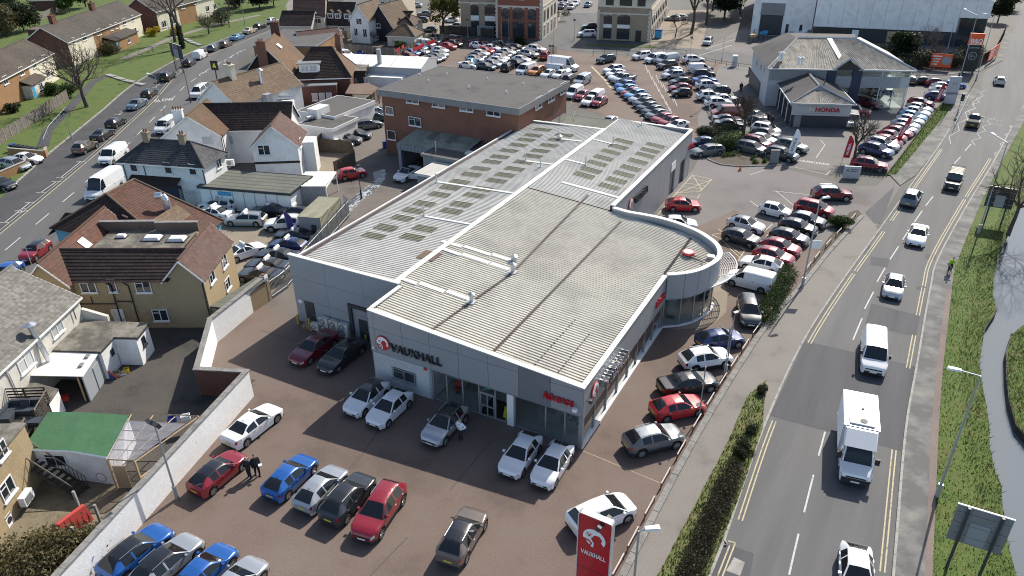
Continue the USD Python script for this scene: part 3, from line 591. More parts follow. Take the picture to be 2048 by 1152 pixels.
def ground_text(parent,name,text,a,b,stretch,m,z=.026):
 """painted lettering from pixel a to pixel b along its base line"""
 A,B=G(*a)[:2],G(*b)[:2];t=meshkit.text_mesh(text,1.0,.002,bold=True);w=t.bounds[1][0];d=(B-A)/w;q=np.array([-d[1],d[0]])*stretch
 v=np.array(t.vertices);return parent.part(name,(np.c_[A+v[:,:1]*d+v[:,1:2]*q,z+v[:,2]],np.array(t.faces)),m)
ground_text(street,'slow_lettering','SLOW',(308,205),(348,200),2.0,'paint_white')
ptop=struct('car_park_markings','painted bay lines, hatching and lettering of the car parks')
ground_text(ptop,'parking_lettering','PARKING',(1592,322),(1658,331),1.0,'paint_white',.02)
for a,b in((1385,350),(1424,359)),((1424,359),(1400,383)),((1350,386),(1400,383)),((1385,350),(1345,395)),((1378,357),(1420,364)),((1370,366),(1412,372)),((1362,373),(1406,378)),((1386,351),(1404,381)),((1352,388),(1424,359)),((1345,395),(1315,430)),((1352,388),(1398,396)),((1400,389),(1394,397)),((1424,469),(1452,466)),((1436,458),(1490,500)),((1424,470),(1490,500)),((1490,500),(1476,522)),((1440,478),(1486,512)),((1450,488),(1480,516)),((1312,432),(1300,450)):
 rib(ptop,'yellow_hatching',gp(a,b),.10,'paint_yellow',.02+.0003*random.random())
for a,b in((1500,402),(1534,426),),((1552,382),(1588,412)),((1590,412),(1548,462)),((1516,475),(1545,448)),((1535,470),(1510,500)),((1545,382),(1620,390)),((1533,420),(1590,440)),((1500,350),(1530,340)),((1632,316),(1650,290)),((1650,290),(1640,280)),((1590,335),(1655,350)),((1660,342),(1652,350)):
 rib(ptop,'bay_line',gp(a,b),.10,'paint_white',.024+.0003*random.random())
for i in range(9):
 x=1248+i*3.0;y=132+i*11.5;rib(ptop,'bay_line',gp((1290+i*7,128+i*12.5),(1296+i*7.3,146+i*12.8)),.10,'paint_white',.021);rib(ptop,'bay_line',gp((1312+i*7,150+i*9),(1318+i*7.3,166+i*9.4)),.10,'paint_white',.025)if i<6 else None
rib(ptop,'yellow_line',gp((1183,133),(1210,160),(1222,176)),.35,'paint_yellow',.022)
for i in range(6):rib(ptop,'bay_line',gp((1508+i*10,205+i*11),(1542+i*9,196+i*11)),.10,'paint_white',.022)
for a,b in(((1396,112),(1465,90)),((1412,98),(1478,76))):rib(ptop,'lane_line',gp(a,b),.14,'paint_white',.022)
for a,b in(((570,690),(700,718)),((770,905),(930,945))):pass
rib(ptop,'joint_line',gp((1166,902),(1325,968)),.08,'brick_buff',.011)
for L in(((795,805),(720,915),(640,1000)),((985,880),(900,980)),((600,625),(700,645)),((815,1075),(740,1152)),((520,660),(640,700),(660,740))):rib(ptop,'tarmac_crack',gp(*L),.05,'asphalt_dark',.0105)
fp=band(gp((85,295),(95,262),(150,205),(185,165),(215,150)),1.6);top('footpath',sheet(fp,.014),'asphalt_dark','dark footpath climbing the bank to the terraced houses',kind='structure')
top('footpath',sheet(band(gp((245,118),(290,100),(345,75),(430,50),(520,30)),1.8),.018),'pavement','pale footpath along the top of the grass bank',kind='structure')
top('footpath',sheet(band(gp((585,28),(578,12),(590,-10)),2.0),.018),'pavement','light path curving through the small green',kind='structure')
for P in(((215,150),(245,160),(290,172)),((370,78),(385,86),(402,92))):
 st=struct('garden_steps',['low stone edged steps by the tall ivy trees','low stone edged steps by the wide bare tree'][P[0][0]<300]);Q=gp(*P);ls=sg.LineString(xy(Q))
 for i in range(12):
  a=ls.interpolate(i/12*ls.length);b=ls.interpolate((i+.8)/12*ls.length);f=Frame((a.x,a.y),(b.x-a.x,b.y-a.y));st.part('step',MB().box(f,0,a.distance(b),-.5,.5,0,.18+.05*(i%3)),'concrete')
st=struct('stone_edging','row of edging stones along the foot of the grass bank');es=offset_line(ll,-.1);ls=sg.LineString([tuple(p)for p in es])
for i in range(150):a,b=ls.interpolate(62+i*.8),ls.interpolate(62+i*.8+.72);f=Frame((a.x,a.y),(b.x-a.x,b.y-a.y));st.part('edging_stone',MB().box(f,0,.72,-.1,.1,0,.14+.03*(i%2)),'concrete')
# ------------------------------------------------------------------ the grey car dealership in the middle
BO=G(1163,900);BF=Frame(BO,hdg(118.27));bw=BF.w
mat('white_brick',(.50,.515,.53),rough=.7,scale=.5,var=.06,fine=.12,fscale=5,fine_stretch=(1,1,3.2))
dl=Thing('car_dealership','large low grey car dealership with ribbed metal roof and curved glass bow','car dealership',bw(-14,20,0))
def RZ(a):return 6.40-.092*(a+18.2)if a>-18.2 else 6.40+.04*(a+18.2)
def roofpt(px,py):
 z=6.0
 for _ in range(6):p=G(px,py,z);a,b=BF.uv(p);z=RZ(a)
 return a,b,z
BOW=np.array([(.06,17.5,5.3),(1.3,18.42,5.3),(2.2,19.53,5.3),(2.78,20.88,5.3),(3.12,22.3,5.3),(2.98,23.75,5.3),(2.35,25.1,5.33),(1.36,26.1,5.37),(.15,26.9,5.45),(-1.1,27.3,5.55),(-2.6,27.65,5.65),(-4.2,27.7,5.75),(-5.6,27.5,5.85),(-7.0,27.25,5.95),(RA0:=-8.55,27.4,6.02)])
CAN=np.array([(-.35,18.2),(1.24,19.2),(2.6,20.55),(3.7,22.4),(4.2,24.3),(4.1,26.0),(3.6,27.4),(2.7,28.6)])
def fine(P,k=4):L=smooth_line([p[:2]for p in P],k);return np.array(L)
def inset(P,d):
 t=np.gradient(np.asarray(P,float)[:,:2],axis=0);t/=np.linalg.norm(t,axis=1,keepdims=True);return np.asarray(P,float)[:,:2]+np.c_[-t[:,1],t[:,0]]*d
ftop=lambda a:5.22+.0725*-a
ff=BF.face('f')  # s = a, out = towards the forecourt
# inside: floor, back wall, partition
dl.part('showroom_floor',slab_poly([bw(-12.1,.25,0),bw(-.3,.25,0),bw(-.3,17.6,0),bw(2.0,19.8,0),bw(2.7,22.3,0),bw(1.6,25,0),bw(-9,26,0),bw(-12.1,14,0)],.02,.05),'tile_floor')
dl.part('inner_wall',MB().box(BF,-12.1,-2.8,7.8,7.95,.05,4.4).box(BF,-12.3,-12.15,.3,8,.05,4.4).box(BF,-3.6,-3.45,7.95,16.6,.05,2.5).box(BF,-3.45,1.4,25.3,25.45,.05,2.8).box(BF,-3.45,-3.3,17,25.2,.05,2.8),'white_render')
dl.part('ceiling',MB().box(BF,-17.3,-.3,.25,15.2,3.0,3.05),'clad_grey')
# front: cladding panels, painted brickwork, glazing
cols=[-17.55,-17.07,-14.56,-12.14,-9.70,-7.27,-4.86,-2.43,-.02]
dl.part('backing_wall',MB().hexa([ff(-17.5,2.86,-.16),ff(-.03,2.86,-.16),ff(-.03,2.86,-.30),ff(-17.5,2.86,-.30)],[ff(-17.5,ftop(-17.5)-.06,-.16),ff(-.03,ftop(0)-.06,-.16),ff(-.03,ftop(0)-.06,-.30),ff(-17.5,ftop(-17.5)-.06,-.30)]),'metal_dark')
for i,(a0,a1)in enumerate(zip(cols[:-1],cols[1:])):
 a0+=.012;a1-=.012;g=.012
 for z0,z1 in((2.84,4.95),(4.95,None)):
  z0+=g;b0=z1-g if z1 else ftop(a0)-.04;b1=z1-g if z1 else ftop(a1)-.04
  if i==6 and z1:b0=ftop(a0)-.04;b1=ftop(a1)-.04
  if i==6 and not z1:continue
  dl.part('cladding_panel',MB().hexa([ff(a0,z0,0),ff(a1,z0,0),ff(a1,z0,-.15),ff(a0,z0,-.15)],[ff(a0,b0,0),ff(a1,b1,0),ff(a1,b1,-.15),ff(a0,b0,-.15)]),'clad_dark' if i==6 else 'clad_silver')
bk=MB()
for r in range(37):
 for q in range(24):
  a0=-17.48+q*.222+(.111 if r%2 else 0);z0=.02+r*.0755
  if a0+.2>-12.2 or(-15.75<a0+.1<-13.55 and .93<z0<1.95):continue
  bk.fbox(ff,a0,a0+.212,z0,z0+.066,-.06,-.008+.006*((r*7+q*3)%3))
dl.part('painted_bricks',bk,'white_brick',kind='stuff')
dl.part('brick_backing',MB().fbox(ff,-17.5,-12.15,0,2.84,-.30,-.05),'clad_grey')
window(dl,BF,lambda s,z,o:ff(s,z,o),-14.65,1.44,2.0,.95,style=2,m='steel_grey')
dl.part('soffit',MB().fbox(ff,-12.1,-.1,2.76,2.835,-.30,-.02),'clad_dark')
mull=[-12.1,-10.92,-9.55,-8.18,-6.84,-5.25,-2.84,-1.38,-.32]
for a in mull:dl.part('mullion',MB().fbox(ff,a-.05,a+.05,.03,2.76,-.25,-.14),'steel_grey')
dl.part('transom',MB().fbox(ff,-8.12,-6.9,2.05,2.13,-.25,-.13).fbox(ff,-12.1,-.3,.03,.10,-.255,-.13),'steel_grey')
for a0,a1 in zip(mull[:-1],mull[1:]):
 if a0<-6 and a1>-6:continue
 dl.part('glass_pane',MB().fbox(ff,a0+.055,a1-.055,2.14 if a0==-8.18 else .11,2.75,-.205,-.195),'clear_pane')
dl.part('glass_pane',MB().fbox(ff,-6.79,-5.85,.11,2.75,-.205,-.195),'clear_pane')
p=dl.part('door',MB().fbox(ff,-8.1,-8.02,.1,2.04,-.24,-.15).fbox(ff,-7.55,-7.47,.1,2.04,-.24,-.15).fbox(ff,-7.0,-6.92,.1,2.04,-.24,-.15).fbox(ff,-8.02,-6.98,1.95,2.04,-.238,-.152).fbox(ff,-8.02,-6.98,.9,.98,-.238,-.152),'steel_grey','grey framed glass entrance doors')
put(p,'pane',MB().fbox(ff,-8.02,-7.55,.1,1.95,-.2,-.19).fbox(ff,-7.47,-7.0,.1,1.95,-.2,-.19),'clear_pane',off=dl.loc)
dl.part('pier',MB().fbox(ff,-5.82,-5.30,0,2.8,-.3,-.03),'white_frame');dl.part('pier',MB().fbox(ff,-.30,-.02,0,2.83,-.32,-.02),'steel_grey')
dl.part('exit_sign',MB().fbox(ff,-7.7,-7.3,2.42,2.6,-.3,-.26),'green_sign')
# right side: fascia panels, brown blinds over glass
fs_=lambda s,z,o:bw(o,s,z)  # s = b, out = to the right
bj=[0.02,2.5,5.0,7.5,10.0,12.5,15.0,17.45]
for b0,b1 in zip(bj[:-1],bj[1:]):dl.part('cladding_panel',MB().fbox(fs_,b0+.012,b1-.012,2.55,5.20,-.15,0),'clad_silver')
dl.part('backing_wall',MB().fbox(fs_,.3,17.4,2.6,5.18,-.28,-.16),'metal_dark')
dl.part('plinth',MB().fbox(fs_,.05,17.5,0,.14,-.3,.04),'white_frame')
sm=[.36,2.45,4.75,7.05,9.28,11.28,13.1,15.2,17.3]
for b in sm:dl.part('mullion',MB().fbox(fs_,b-.05,b+.05,.14,2.55,-.25,-.10),'steel_grey')
for b0,b1 in zip(sm[:-1],sm[1:]):
 dl.part('glass_pane',MB().fbox(fs_,b0+.055,b1-.055,.15,1.45,-.20,-.19),'clear_pane')
 dl.part('brown_spandrel',MB().fbox(fs_,b0+.055,b1-.055,1.45,2.54,-.21,-.15),'brown_panel')
# bow front: curved fascia, coping lengths, glass, louvred canopy
def strip(Po,Pi,z0,z1):
 """a curved wall between an outer and an inner plan line; z1 a number or one per point"""
 m=MB();z1=np.broadcast_to(z1,len(Po));z0=np.broadcast_to(z0,len(Po))
 for i in range(len(Po)-1):
  q=[bw(*Po[i],0),bw(*Po[i+1],0),bw(*Pi[i+1],0),bw(*Pi[i],0)];k=(i,i+1,i+1,i);m.hexa([p+Z*z0[j]for p,j in zip(q,k)],[p+Z*z1[j]for p,j in zip(q,k)])
 return m
KF=4;BF_=fine(BOW,KF);BZ=np.interp(np.arange(len(BF_))/KF,np.arange(len(BOW)),BOW[:,2])
for i in range(len(BOW)-1):
 k=slice(i*KF,(i+1)*KF+1);o=BF_[k].copy();o[0]+=(o[1]-o[0])*.06;o[-1]-=(o[-1]-o[-2])*.06;z=BZ[k];q=inset(BF_,.30)[k]
 dl.part('cladding_panel',strip(o,q,2.95,z-.08),'clad_silver');dl.part('coping',strip(o+(o-q)*.2,q+(q-o)*.25,z-.075,z),'roof_white')
 if i>=5:dl.part('wall_lower',strip(inset(BF_,.5)[k],inset(BF_,.7)[k],0,2.9),'clad_dark')
 elif i<5:
  g0,g1=inset(BF_,.25)[k],inset(BF_,.26)[k];dl.part('glass_pane',strip(g0,g1,.12,2.85),'clear_pane');f=Frame(bw(*g0[0],0),bw(*g0[1],0)-bw(*g0[0],0));dl.part('mullion',MB().box(f,-.04,.04,-.06,.06,.02,2.86),'steel_grey')
dl.part('bow_soffit',strip(inset(BF_,.02),inset(BF_,.9),2.86,2.945),'clad_grey');dl.part('plinth',strip(inset(BF_,.1)[:21],inset(BF_,.35)[:21],0,.11),'white_frame')
cf=fine(CAN,6);ni=len(cf);bi=fine(BOW[:9],6);bi=np.array([[np.interp(x,np.linspace(0,1,len(bi)),bi[:,c])for c in(0,1)]for x in np.linspace(0,1,ni)])
cn=dl.part('louvre_canopy',strip(cf,inset(cf,.07),2.98,3.07),'white_frame','curved white louvred sun canopy')
for k in range(1,10):
 r=k/10.5;L=cf+(bi-cf)*r;put(cn,'louvre_blade',strip(L,inset(L,.045),3.0,3.05),'clad_honda',off=dl.loc)
for j in range(2,ni,4):
 d=cf[j]-bi[j];f=Frame(bw(*bi[j],0),bw(*cf[j],0)-bw(*bi[j],0));put(cn,'bracket',MB().box(f,-.1,float(np.hypot(*d)),-.04,.04,2.88,2.975),'steel_grey',off=dl.loc)
# rear block: right wall, back parapet, doors
RA=-8.6;fr_=lambda s,z,o:bw(RA+o,s,z)
rb0,rb1=27.4,54.6;n=13
for i in range(n):
 b0,b1=rb0+(rb1-rb0)*i/n,rb0+(rb1-rb0)*(i+1)/n;z0=3.1 if i in(9,11)else 0.0
 dl.part('cladding_panel',MB().fbox(fr_,b0+.012,b1-.012,z0,6.0,-.2,0),'clad_silver')
dl.part('backing_wall',MB().fbox(fr_,rb0,rb1,3.0,5.98,-.4,-.21),'metal_dark')
for i in(9,11):
 b0,b1=rb0+(rb1-rb0)*i/n,rb0+(rb1-rb0)*(i+1)/n
 if i==11:dl.part('roller_door',MB().fbox(fr_,b0+.05,b1-.05,0,3.05,-.30,-.22),'metal_dark')
 else:
  for k in range(8):dl.part('door_slat',MB().fbox(fr_,b0+.05,b1-.05,.02+k*.38,.37+k*.38,-.30,-.22),'lead_grey')
dl.part('canopy_flap',MB().fbox(fr_,rb0+(rb1-rb0)*9.1/n,rb0+(rb1-rb0)*9.9/n,3.15,4.2,.02,.05),'sign_white')
dl.part('back_wall',MB().box(BF,-18.2,RA,54.4,54.6,0,6.05).box(BF,-29.0,-18.2,48.6,48.8,0,6.2).box(BF,-18.4,-18.2,48.6,54.6,0,6.15),'clad_silver')
up_=MB();t=np.arange(-18.1,RA-.1,.28)
for a in t:up_.box(BF,a,a+.14,54.34,54.40,RZ(a)-.05,5.98)
dl.part('parapet_lining',up_,'clad_grey',kind='stuff')
# left block: front wall in long horizontal panels, door, far wall
fl_=lambda s,z,o:bw(s,4.2-o,z)
for z0,z1 in((0,2.35),(2.37,4.5),(4.52,6.55)):
 for a0,a1 in((-29.1,-25.3),(-25.28,-21.4),(-21.38,-17.56)):dl.part('cladding_panel',MB().fbox(fl_,a0,a1,z0,z1,-.2,0),'clad_grey')
dl.part('side_wall',MB().box(BF,-29.05,-28.85,4.4,48.6,0,5.85).box(BF,-17.5,-17.3,.3,4.2,0,6.3),'clad_grey')
door(dl,BF,lambda s,z,o:bw(s,4.2-o,z),-27.55,1.05,2.3,'metal_dark','black side door');door(dl,BF,lambda s,z,o:bw(s,4.2-o,z),-21.75,.9,2.1,'metal_dark','black open side door')
dl.part('duct',MB().fbox(fl_,-23.1,-22.75,.2,3.4,.002,.16).fbox(fl_,-22.75,-20.6,3.1,3.4,.002,.16),'metal_dark','dark duct running up and across the wall')
dl.part('wall_sign',MB().fbox(fl_,-28.75,-28.4,1.95,2.3,.002,.03),'sign_white')
# roofs: ribbed sheets
Lr=np.arange(4.35,48.6,.30);dl.part('roof_sheet',ribbed(Lr,lambda b:bw(-28.35,b,RZ(-28.35)),lambda b:bw(-18.25,b,RZ(-18.25)),.045),'roof_silver','pale silver ribbed roof of the workshop side')
def a_end(b):
 if b<17.4:return-.62
 L=inset(BF_,.34);i=20 if b>22.3 else 0;x=np.interp(b,L[:20,1],L[:20,0])if b<22.3 else np.interp(-b,-L[20:46,1][::-1],L[20:46,0][::-1])
 return float(x)if b<27.0 else RA-.42
Rr=np.arange(.38,27.3,.30);dl.part('roof_sheet',ribbed(Rr,lambda b:bw(-18.15 if b>4.3 else-17.25,b,RZ(-18.15 if b>4.3 else-17.25)),lambda b:bw(a_end(b),b,RZ(a_end(b))),.06),'roof_cream','cream grey ribbed roof of the showroom side')
Rr2=np.arange(27.4,54.4,.30);dl.part('roof_sheet',ribbed(Rr2,lambda b:bw(-18.15,b,RZ(-18.15)),lambda b:bw(RA-.42,b,RZ(RA-.42)),.045),'roof_silver','silver ribbed roof of the rear block')
dl.part('ridge_flashing',MB().box(BF,-18.48,-17.95,4.4,49,RZ(-18.2)+.05,RZ(-18.2)+.09),'roof_white','white ridge flashing')
gm=MB().box(BF,-28.95,-28.42,4.4,48.6,5.86,5.93);dl.part('gutter',gm,'brown_panel','dark gutter along the workshop eave');dl.part('gutter_edge',MB().box(BF,-29.15,-28.96,4.3,48.7,5.8,6.05),'roof_white')
dl.part('gutter',MB().box(BF,-.60,-.38,.4,17.4,RZ(-.6)-.02,RZ(-.6)+.03),'dark_void','black gutter behind the side parapet')
m=MB()
for b in np.arange(17.4,26.0,.4):m.box(BF,-.60,-.36,b,b+.4,RZ(-.6)+.03,RZ(-.6)+.07)if a_end(b)>-.4 else None
dl.part('gutter',m,'dark_void')
for A,B in(((863,661),(1024,548)),((1030,541),(1176,391)),((985,706),(1242,444))):
 q=MB();a0,b0,_=roofpt(*A);a1,b1,_=roofpt(*B);n=int((b1-b0)/.30)
 for i in range(n):t=(i+.5)/n;a=a0+(a1-a0)*t;b=b0+(b1-b0)*t;q.box(BF,a-.11,a+.11,b-.12,b+.12,RZ(a)+.03,RZ(a)+.075)
 dl.part('valley_joint',q,'brown_panel','dark jointing strip across the roof',kind='stuff')
for A,B in(((1070,730),(1155,635)),((1117,745),(1182,665))):
 q=MB();a0,b0,_=roofpt(*A);a1,b1,_=roofpt(*B)
 for i in range(14):t=i/14;a=a0+(a1-a0)*t;b=b0+(b1-b0)*t;q.box(BF,a-.05,a+.05,b-.05,b+.08,RZ(a)+.03,RZ(a)+.085)
 dl.part('roof_fixing',q,'brown_panel',kind='stuff')
for A,B,w in(((873,366),(1027,386),.3),((850,434),(946,450),.3),((1051,324),(1106,329),.26),((1130,361),(1240,404),.34),((1120,280),(1166,283),.24),((1175,329),(1120,319),.24),((1185,279),(1228,290),.24),((882,485),(926,493),.42),((929,494),(981,511),.42),((984,511),(1024,522),.42),((884,498),(922,511),.42),((925,510),(978,528),.42),((981,529),(1018,540),.42),((800,558),(835,568),.42),((838,569),(890,584),.42),((893,585),(944,600),.42)):
 a0,b0,_=roofpt(*A);a1,b1,_=roofpt(*B);b=(b0+b1)/2;m=MB();a0,a1=min(a0,a1),max(a0,a1)
 m.hexa([bw(a0,b-w/2,RZ(a0)+.05),bw(a1,b-w/2,RZ(a1)+.05),bw(a1,b+w/2,RZ(a1)+.05),bw(a0,b+w/2,RZ(a0)+.05)],[bw(a0,b-w/2,RZ(a0)+.10),bw(a1,b-w/2,RZ(a1)+.10),bw(a1,b+w/2,RZ(a1)+.10),bw(a0,b+w/2,RZ(a0)+.10)]);dl.part('roof_flashing',m,'roof_white','white strip of roof flashing')
q6=lambda L:[(512+x/4,288+y/4)for x,y in L];q5=lambda L:[(740+x/3.972,130+y/3.972)for x,y in L];q7=lambda L:[(1180+x/5.76,220+y/5.76)for x,y in L]
RL=q6([(1040,672),(940,738),(1345,682),(1250,748),(1170,595),(1258,538),(1350,480),(1465,410),(1550,352),(1640,485),(1560,542),(1745,415),(1815,365)])+q5([(1370,517),(1295,562),(1240,597),(1175,640),(1100,685),(1030,732),(965,773),(875,828),(805,872),(712,932),(1540,562),(1485,597),(1420,642),(1350,686),(1295,727),(1218,777),(1145,830),(1072,877),(1000,924)])+q7([(388,367),(330,425),(240,490),(150,558),(85,620),(15,700),(-70,760),(750,415),(690,470),(632,527),(550,597),(468,672),(385,747),(307,813),(217,885)])
for x,y in RL:
 a,b,z=roofpt(x,y);dl.part('rooflight',ribbed(np.linspace(b-.58,b+.58,5),lambda t:bw(a-1.1,t,RZ(a-1.1)+.05),lambda t:bw(a+1.1,t,RZ(a+1.1)+.05),.045),'rooflight')
a,b,_=roofpt(857,513);m=MB();m.hexa([bw(a-.8,b-.7,RZ(a-.8)+.05),bw(a+.8,b-.7,RZ(a+.8)+.05),bw(a+.8,b+.9,RZ(a+.8)+.05),bw(a-.8,b+.9,RZ(a-.8)+.05)],[bw(a-.8,b-.7,RZ(a-.8)+.11),bw(a+.8,b-.7,RZ(a+.8)+.11),bw(a+.8,b+.9,RZ(a+.8)+.11),bw(a-.8,b+.9,RZ(a-.8)+.11)]);dl.part('roof_patch',m,'felt_brown','rusty brown patch in the roof')
# copings in lengths
def cope(A,B,n,w,h=.07,inner=0):
 A,B=np.array(A,float),np.array(B,float);d=B-A;L=np.linalg.norm(d);dd=d/L;q=np.cross(Z,dd);q/=np.linalg.norm(q)
 for i in range(n):
  a,b=A+dd*(L*i/n+.012),A+dd*(L*(i+1)/n-.012);dl.part('coping',MB().hexa([a-q*w/2,b-q*w/2,b+q*w/2,a+q*w/2],[a-q*w/2+Z*h,b-q*w/2+Z*h,b+q*w/2+Z*h,a+q*w/2+Z*h]),'roof_white')
cope(bw(-17.55,.15,ftop(-17.55)-.02),bw(.06,.15,ftop(0)-.02),7,.42)
cope(bw(-.14,.40,5.215),bw(-.14,17.4,5.215),7,.40)
cope(bw(-29.15,4.3,6.57),bw(-17.6,4.3,6.57),5,.36)
cope(bw(-17.42,.40,6.47),bw(-17.42,4.1,6.47),2,.34)
cope(bw(RA-.16,27.5,6.02),bw(RA-.16,54.4,6.02),12,.44)
cope(bw(-18.3,54.5,6.07),bw(RA,54.5,6.07),4,.36);cope(bw(-18.3,49,6.18),bw(-18.3,54.3,6.18),2,.34);cope(bw(-28.9,48.75,6.22),bw(-18.5,48.75,6.42),5,.34)
lin=MB()
for b in np.arange(.6,4.1,.26):lin.box(BF,-17.30,-17.25,b,b+.13,6.2,6.46)
dl.part('parapet_lining',lin,'clad_grey',kind='stuff')
for x,y,k in((1026,545,1),(943,605,1),(848,432,2),(1051,322,2),(1081,335,2),(1171,330,2),(1226,289,2),(1119,279,3),(873,366,2),(1283,250,2),(1028,522,3)):
 a,b,z=roofpt(x,y);m=MB();c=bw(a,b,z)
 if k==1:m.bar(c,c+Z*.75,.16,n=10).bar(c+Z*.76,c+Z*.95,.30,.05,10).box(BF,a-.35,a+.35,b-.35,b+.35,z+.05,z+.12)
 elif k==2:m.bar(c,c+Z*.9,.07,n=8).bar(c+Z*.91,c+Z*1.02,.13,.1,8).box(BF,a-.18,a+.18,b-.18,b+.18,z+.05,z+.12)
 else:m.bar(c,c+Z*.45,.25,n=10).bar(c+Z*.46,c+Z*.62,.36,.08,10)
 dl.part('roof_vent',m,'galv',smooth=40)
# lettering and emblems
def letters(th,name,text,f,s0,s1,z,m,depth=.10,h=None,bold=True,label=None,out=.03,up=1.0,italic=0):
 """raised lettering on a face from s0 to s1 at height z"""
 t=meshkit.text_mesh(text,1.0,1.0,bold=bold);v=np.array(t.vertices);w=v[:,0].max()-v[:,0].min();k=(s1-s0)/w;hh=k if h is None else h
 q=np.array([f(s0+(a-v[:,0].min()+italic*b)*k,z+b*hh,out+c*depth)for a,b,c in v]);fc_=np.array(t.faces)
 P0=f(0,0,0);
 if np.linalg.det(np.array([f(1,0,0)-P0,f(0,1,0)-P0,f(0,0,1)-P0]))<0:fc_=fc_[:,::-1]
 return th.part(name,(q,fc_),m,label)
def disc(f,s,z,r,o0,o1,n=28,m=None):
 m=m or MB();an=np.linspace(0,2*np.pi,n,endpoint=False);v=[f(s+r*math.cos(a),z+r*math.sin(a),o0)for a in an]+[f(s+r*math.cos(a),z+r*math.sin(a),o1)for a in an]
 return m.add(v,[(i,(i+1)%n,(i+1)%n+n)for i in range(n)]+[(i,(i+1)%n+n,i+n)for i in range(n)]+[(n,n+i,n+i+1)for i in range(1,n-1)]+[(0,i+1,i)for i in range(1,n-1)])
def emblem_shapes(r):
 """white crescent, flag square and wing of the round emblem, radius r"""
 c=sg.Point(0,0).buffer(r*.86,24);body=sg.Polygon([(-.05,-.9),(.0,-.45),(-.25,-.1),(.0,.35),(.35,.42),(.62,.15),(.55,-.15),(.75,-.45),(.55,-.9)]);body=affinity.scale(body,r,r,origin=(0,0))
 flag=affinity.scale(sg.Polygon([(-.62,.05),(-.22,.02),(-.18,.42),(-.60,.45)]),r,r,origin=(0,0));vee=affinity.scale(sg.Polygon([(-.58,.38),(-.46,.38),(-.40,.18),(-.32,.37),(-.22,.37),(-.36,.06),(-.46,.06)]),r,r,origin=(0,0))
 low=affinity.scale(sg.Polygon([(-.86,-.2),(-.35,-.25),(-.1,-.5),(-.3,-.95),(-.9,-.95)]),r,r,origin=(0,0));wht=c.difference(body).difference(low).difference(flag.buffer(.02*r)).union(flag.difference(vee))
 fin=affinity.scale(sg.Polygon([(-.62,-.38),(-.35,-.45),(-.22,-.68),(-.45,-.62)]),r,r,origin=(0,0));return wht.union(fin)
def flat_shape(f,P,s,z,o0,o1):
 m=MB()
 for g in getattr(P,'geoms',[P]):
  if g.geom_type!='Polygon' or g.area<1e-5:continue
  t=trimesh.creation.extrude_polygon(g,1.0,engine='earcut');m.add([f(s+a,z+b,o0+c*(o1-o0))for a,b,c in np.array(t.vertices)],np.array(t.faces))
 return m
def emblem(th,f,s,z,r):
 p=th.part('emblem',disc(f,s,z,r,.02,.10),'sign_red','round red and white emblem');put(p,'emblem_relief',flat_shape(f,emblem_shapes(r),s,z,.101,.125),'sign_white',off=th.loc)
emblem(dl,ff,-16.32,3.95,.62)
letters(dl,'sign_letters','VAUXHALL',ff,-15.6,-11.1,3.5,'metal_dark',.14,.62,label='black raised lettering')
letters(dl,'sign_letters','Advance',ff,-2.95,-.68,3.55,'sign_red',.12,.55,label='red raised lettering')
emblem(dl,fs_,1.82,3.95,.60);letters(dl,'sign_letters','VAUXHALL',fs_,2.65,7.2,3.55,'chrome',.55,.7,label='deep silver lettering on the side fascia')
letters(dl,'sign_letters','Advance',fs_,14.8,17.0,3.5,'sign_red',.14,.55,label='red raised lettering on the side fascia')
P_,n_=bw(RA,0,0),BF.u
def onR(px,py):q=on_plane(px,py,P_,n_)-P_;return float(q@BF.v),float(q[2])
s_,z_=onR(1258,410);emblem(dl,fr_,s_+.4,z_,.6);s1_,z1_=onR(1289,384);letters(dl,'sign_letters','VAUXHALL',fr_,s_+1.3,max(s1_,s_+5.3),z_-.3,'metal_dark',.3,.7,label='black lettering on the rear block')
s_,z_=onR(1382,291);letters(dl,'sign_letters','Advance',fr_,s_-1.2,s_+1.2,z_-.2,'sign_red',.12,.55)
# items fixed to the outside
m=MB().bar(ff(-.42,3.55,0),ff(-.42,3.55,.25),.04).fbox(ff,-.60,-.3,3.45,3.68,.25,.5);dl.part('floodlight',m,'white_plastic')
m=MB().bar(fs_(.5,3.9,0),fs_(.5,3.9,.25),.04).fbox(fs_,.4,.6,3.8,4.05,.2,.4);dl.part('security_camera',m,'metal_dark')
dl.part('alarm_box',MB().fbox(ff,-12.75,-12.5,2.62,2.82,.002,.08),'crate_red');dl.part('alarm_box',MB().fbox(ff,-17.4,-17.2,3.15,3.3,.002,.1),'white_plastic')
# roof top stand with a small round sign, and a box
a,b,z=roofpt(1376,512);m=MB()
for o in(-.25,.25):m.bar(bw(a,b+o,z+.1),bw(a+2.6,b+o-.8,z+.1),.04)
dl.part('sign_stand',m,'metal_dark');q=disc(lambda s,zz,o:bw(a+s,b+zz,z+.25+o),0,0,.55,0,.2);p=dl.part('round_sign',q,'sign_red','round red sign lying on the bow roof');put(p,'face',disc(lambda s,zz,o:bw(a+s,b+zz,z+.45+o),0,0,.42,.002,.02),'sign_white',off=dl.loc)
a,b,z=roofpt(1424,520);dl.part('plant_box',MB().box(BF,a-.45,a+.35,b-.25,b+.3,z+.05,z+.4),'galv')
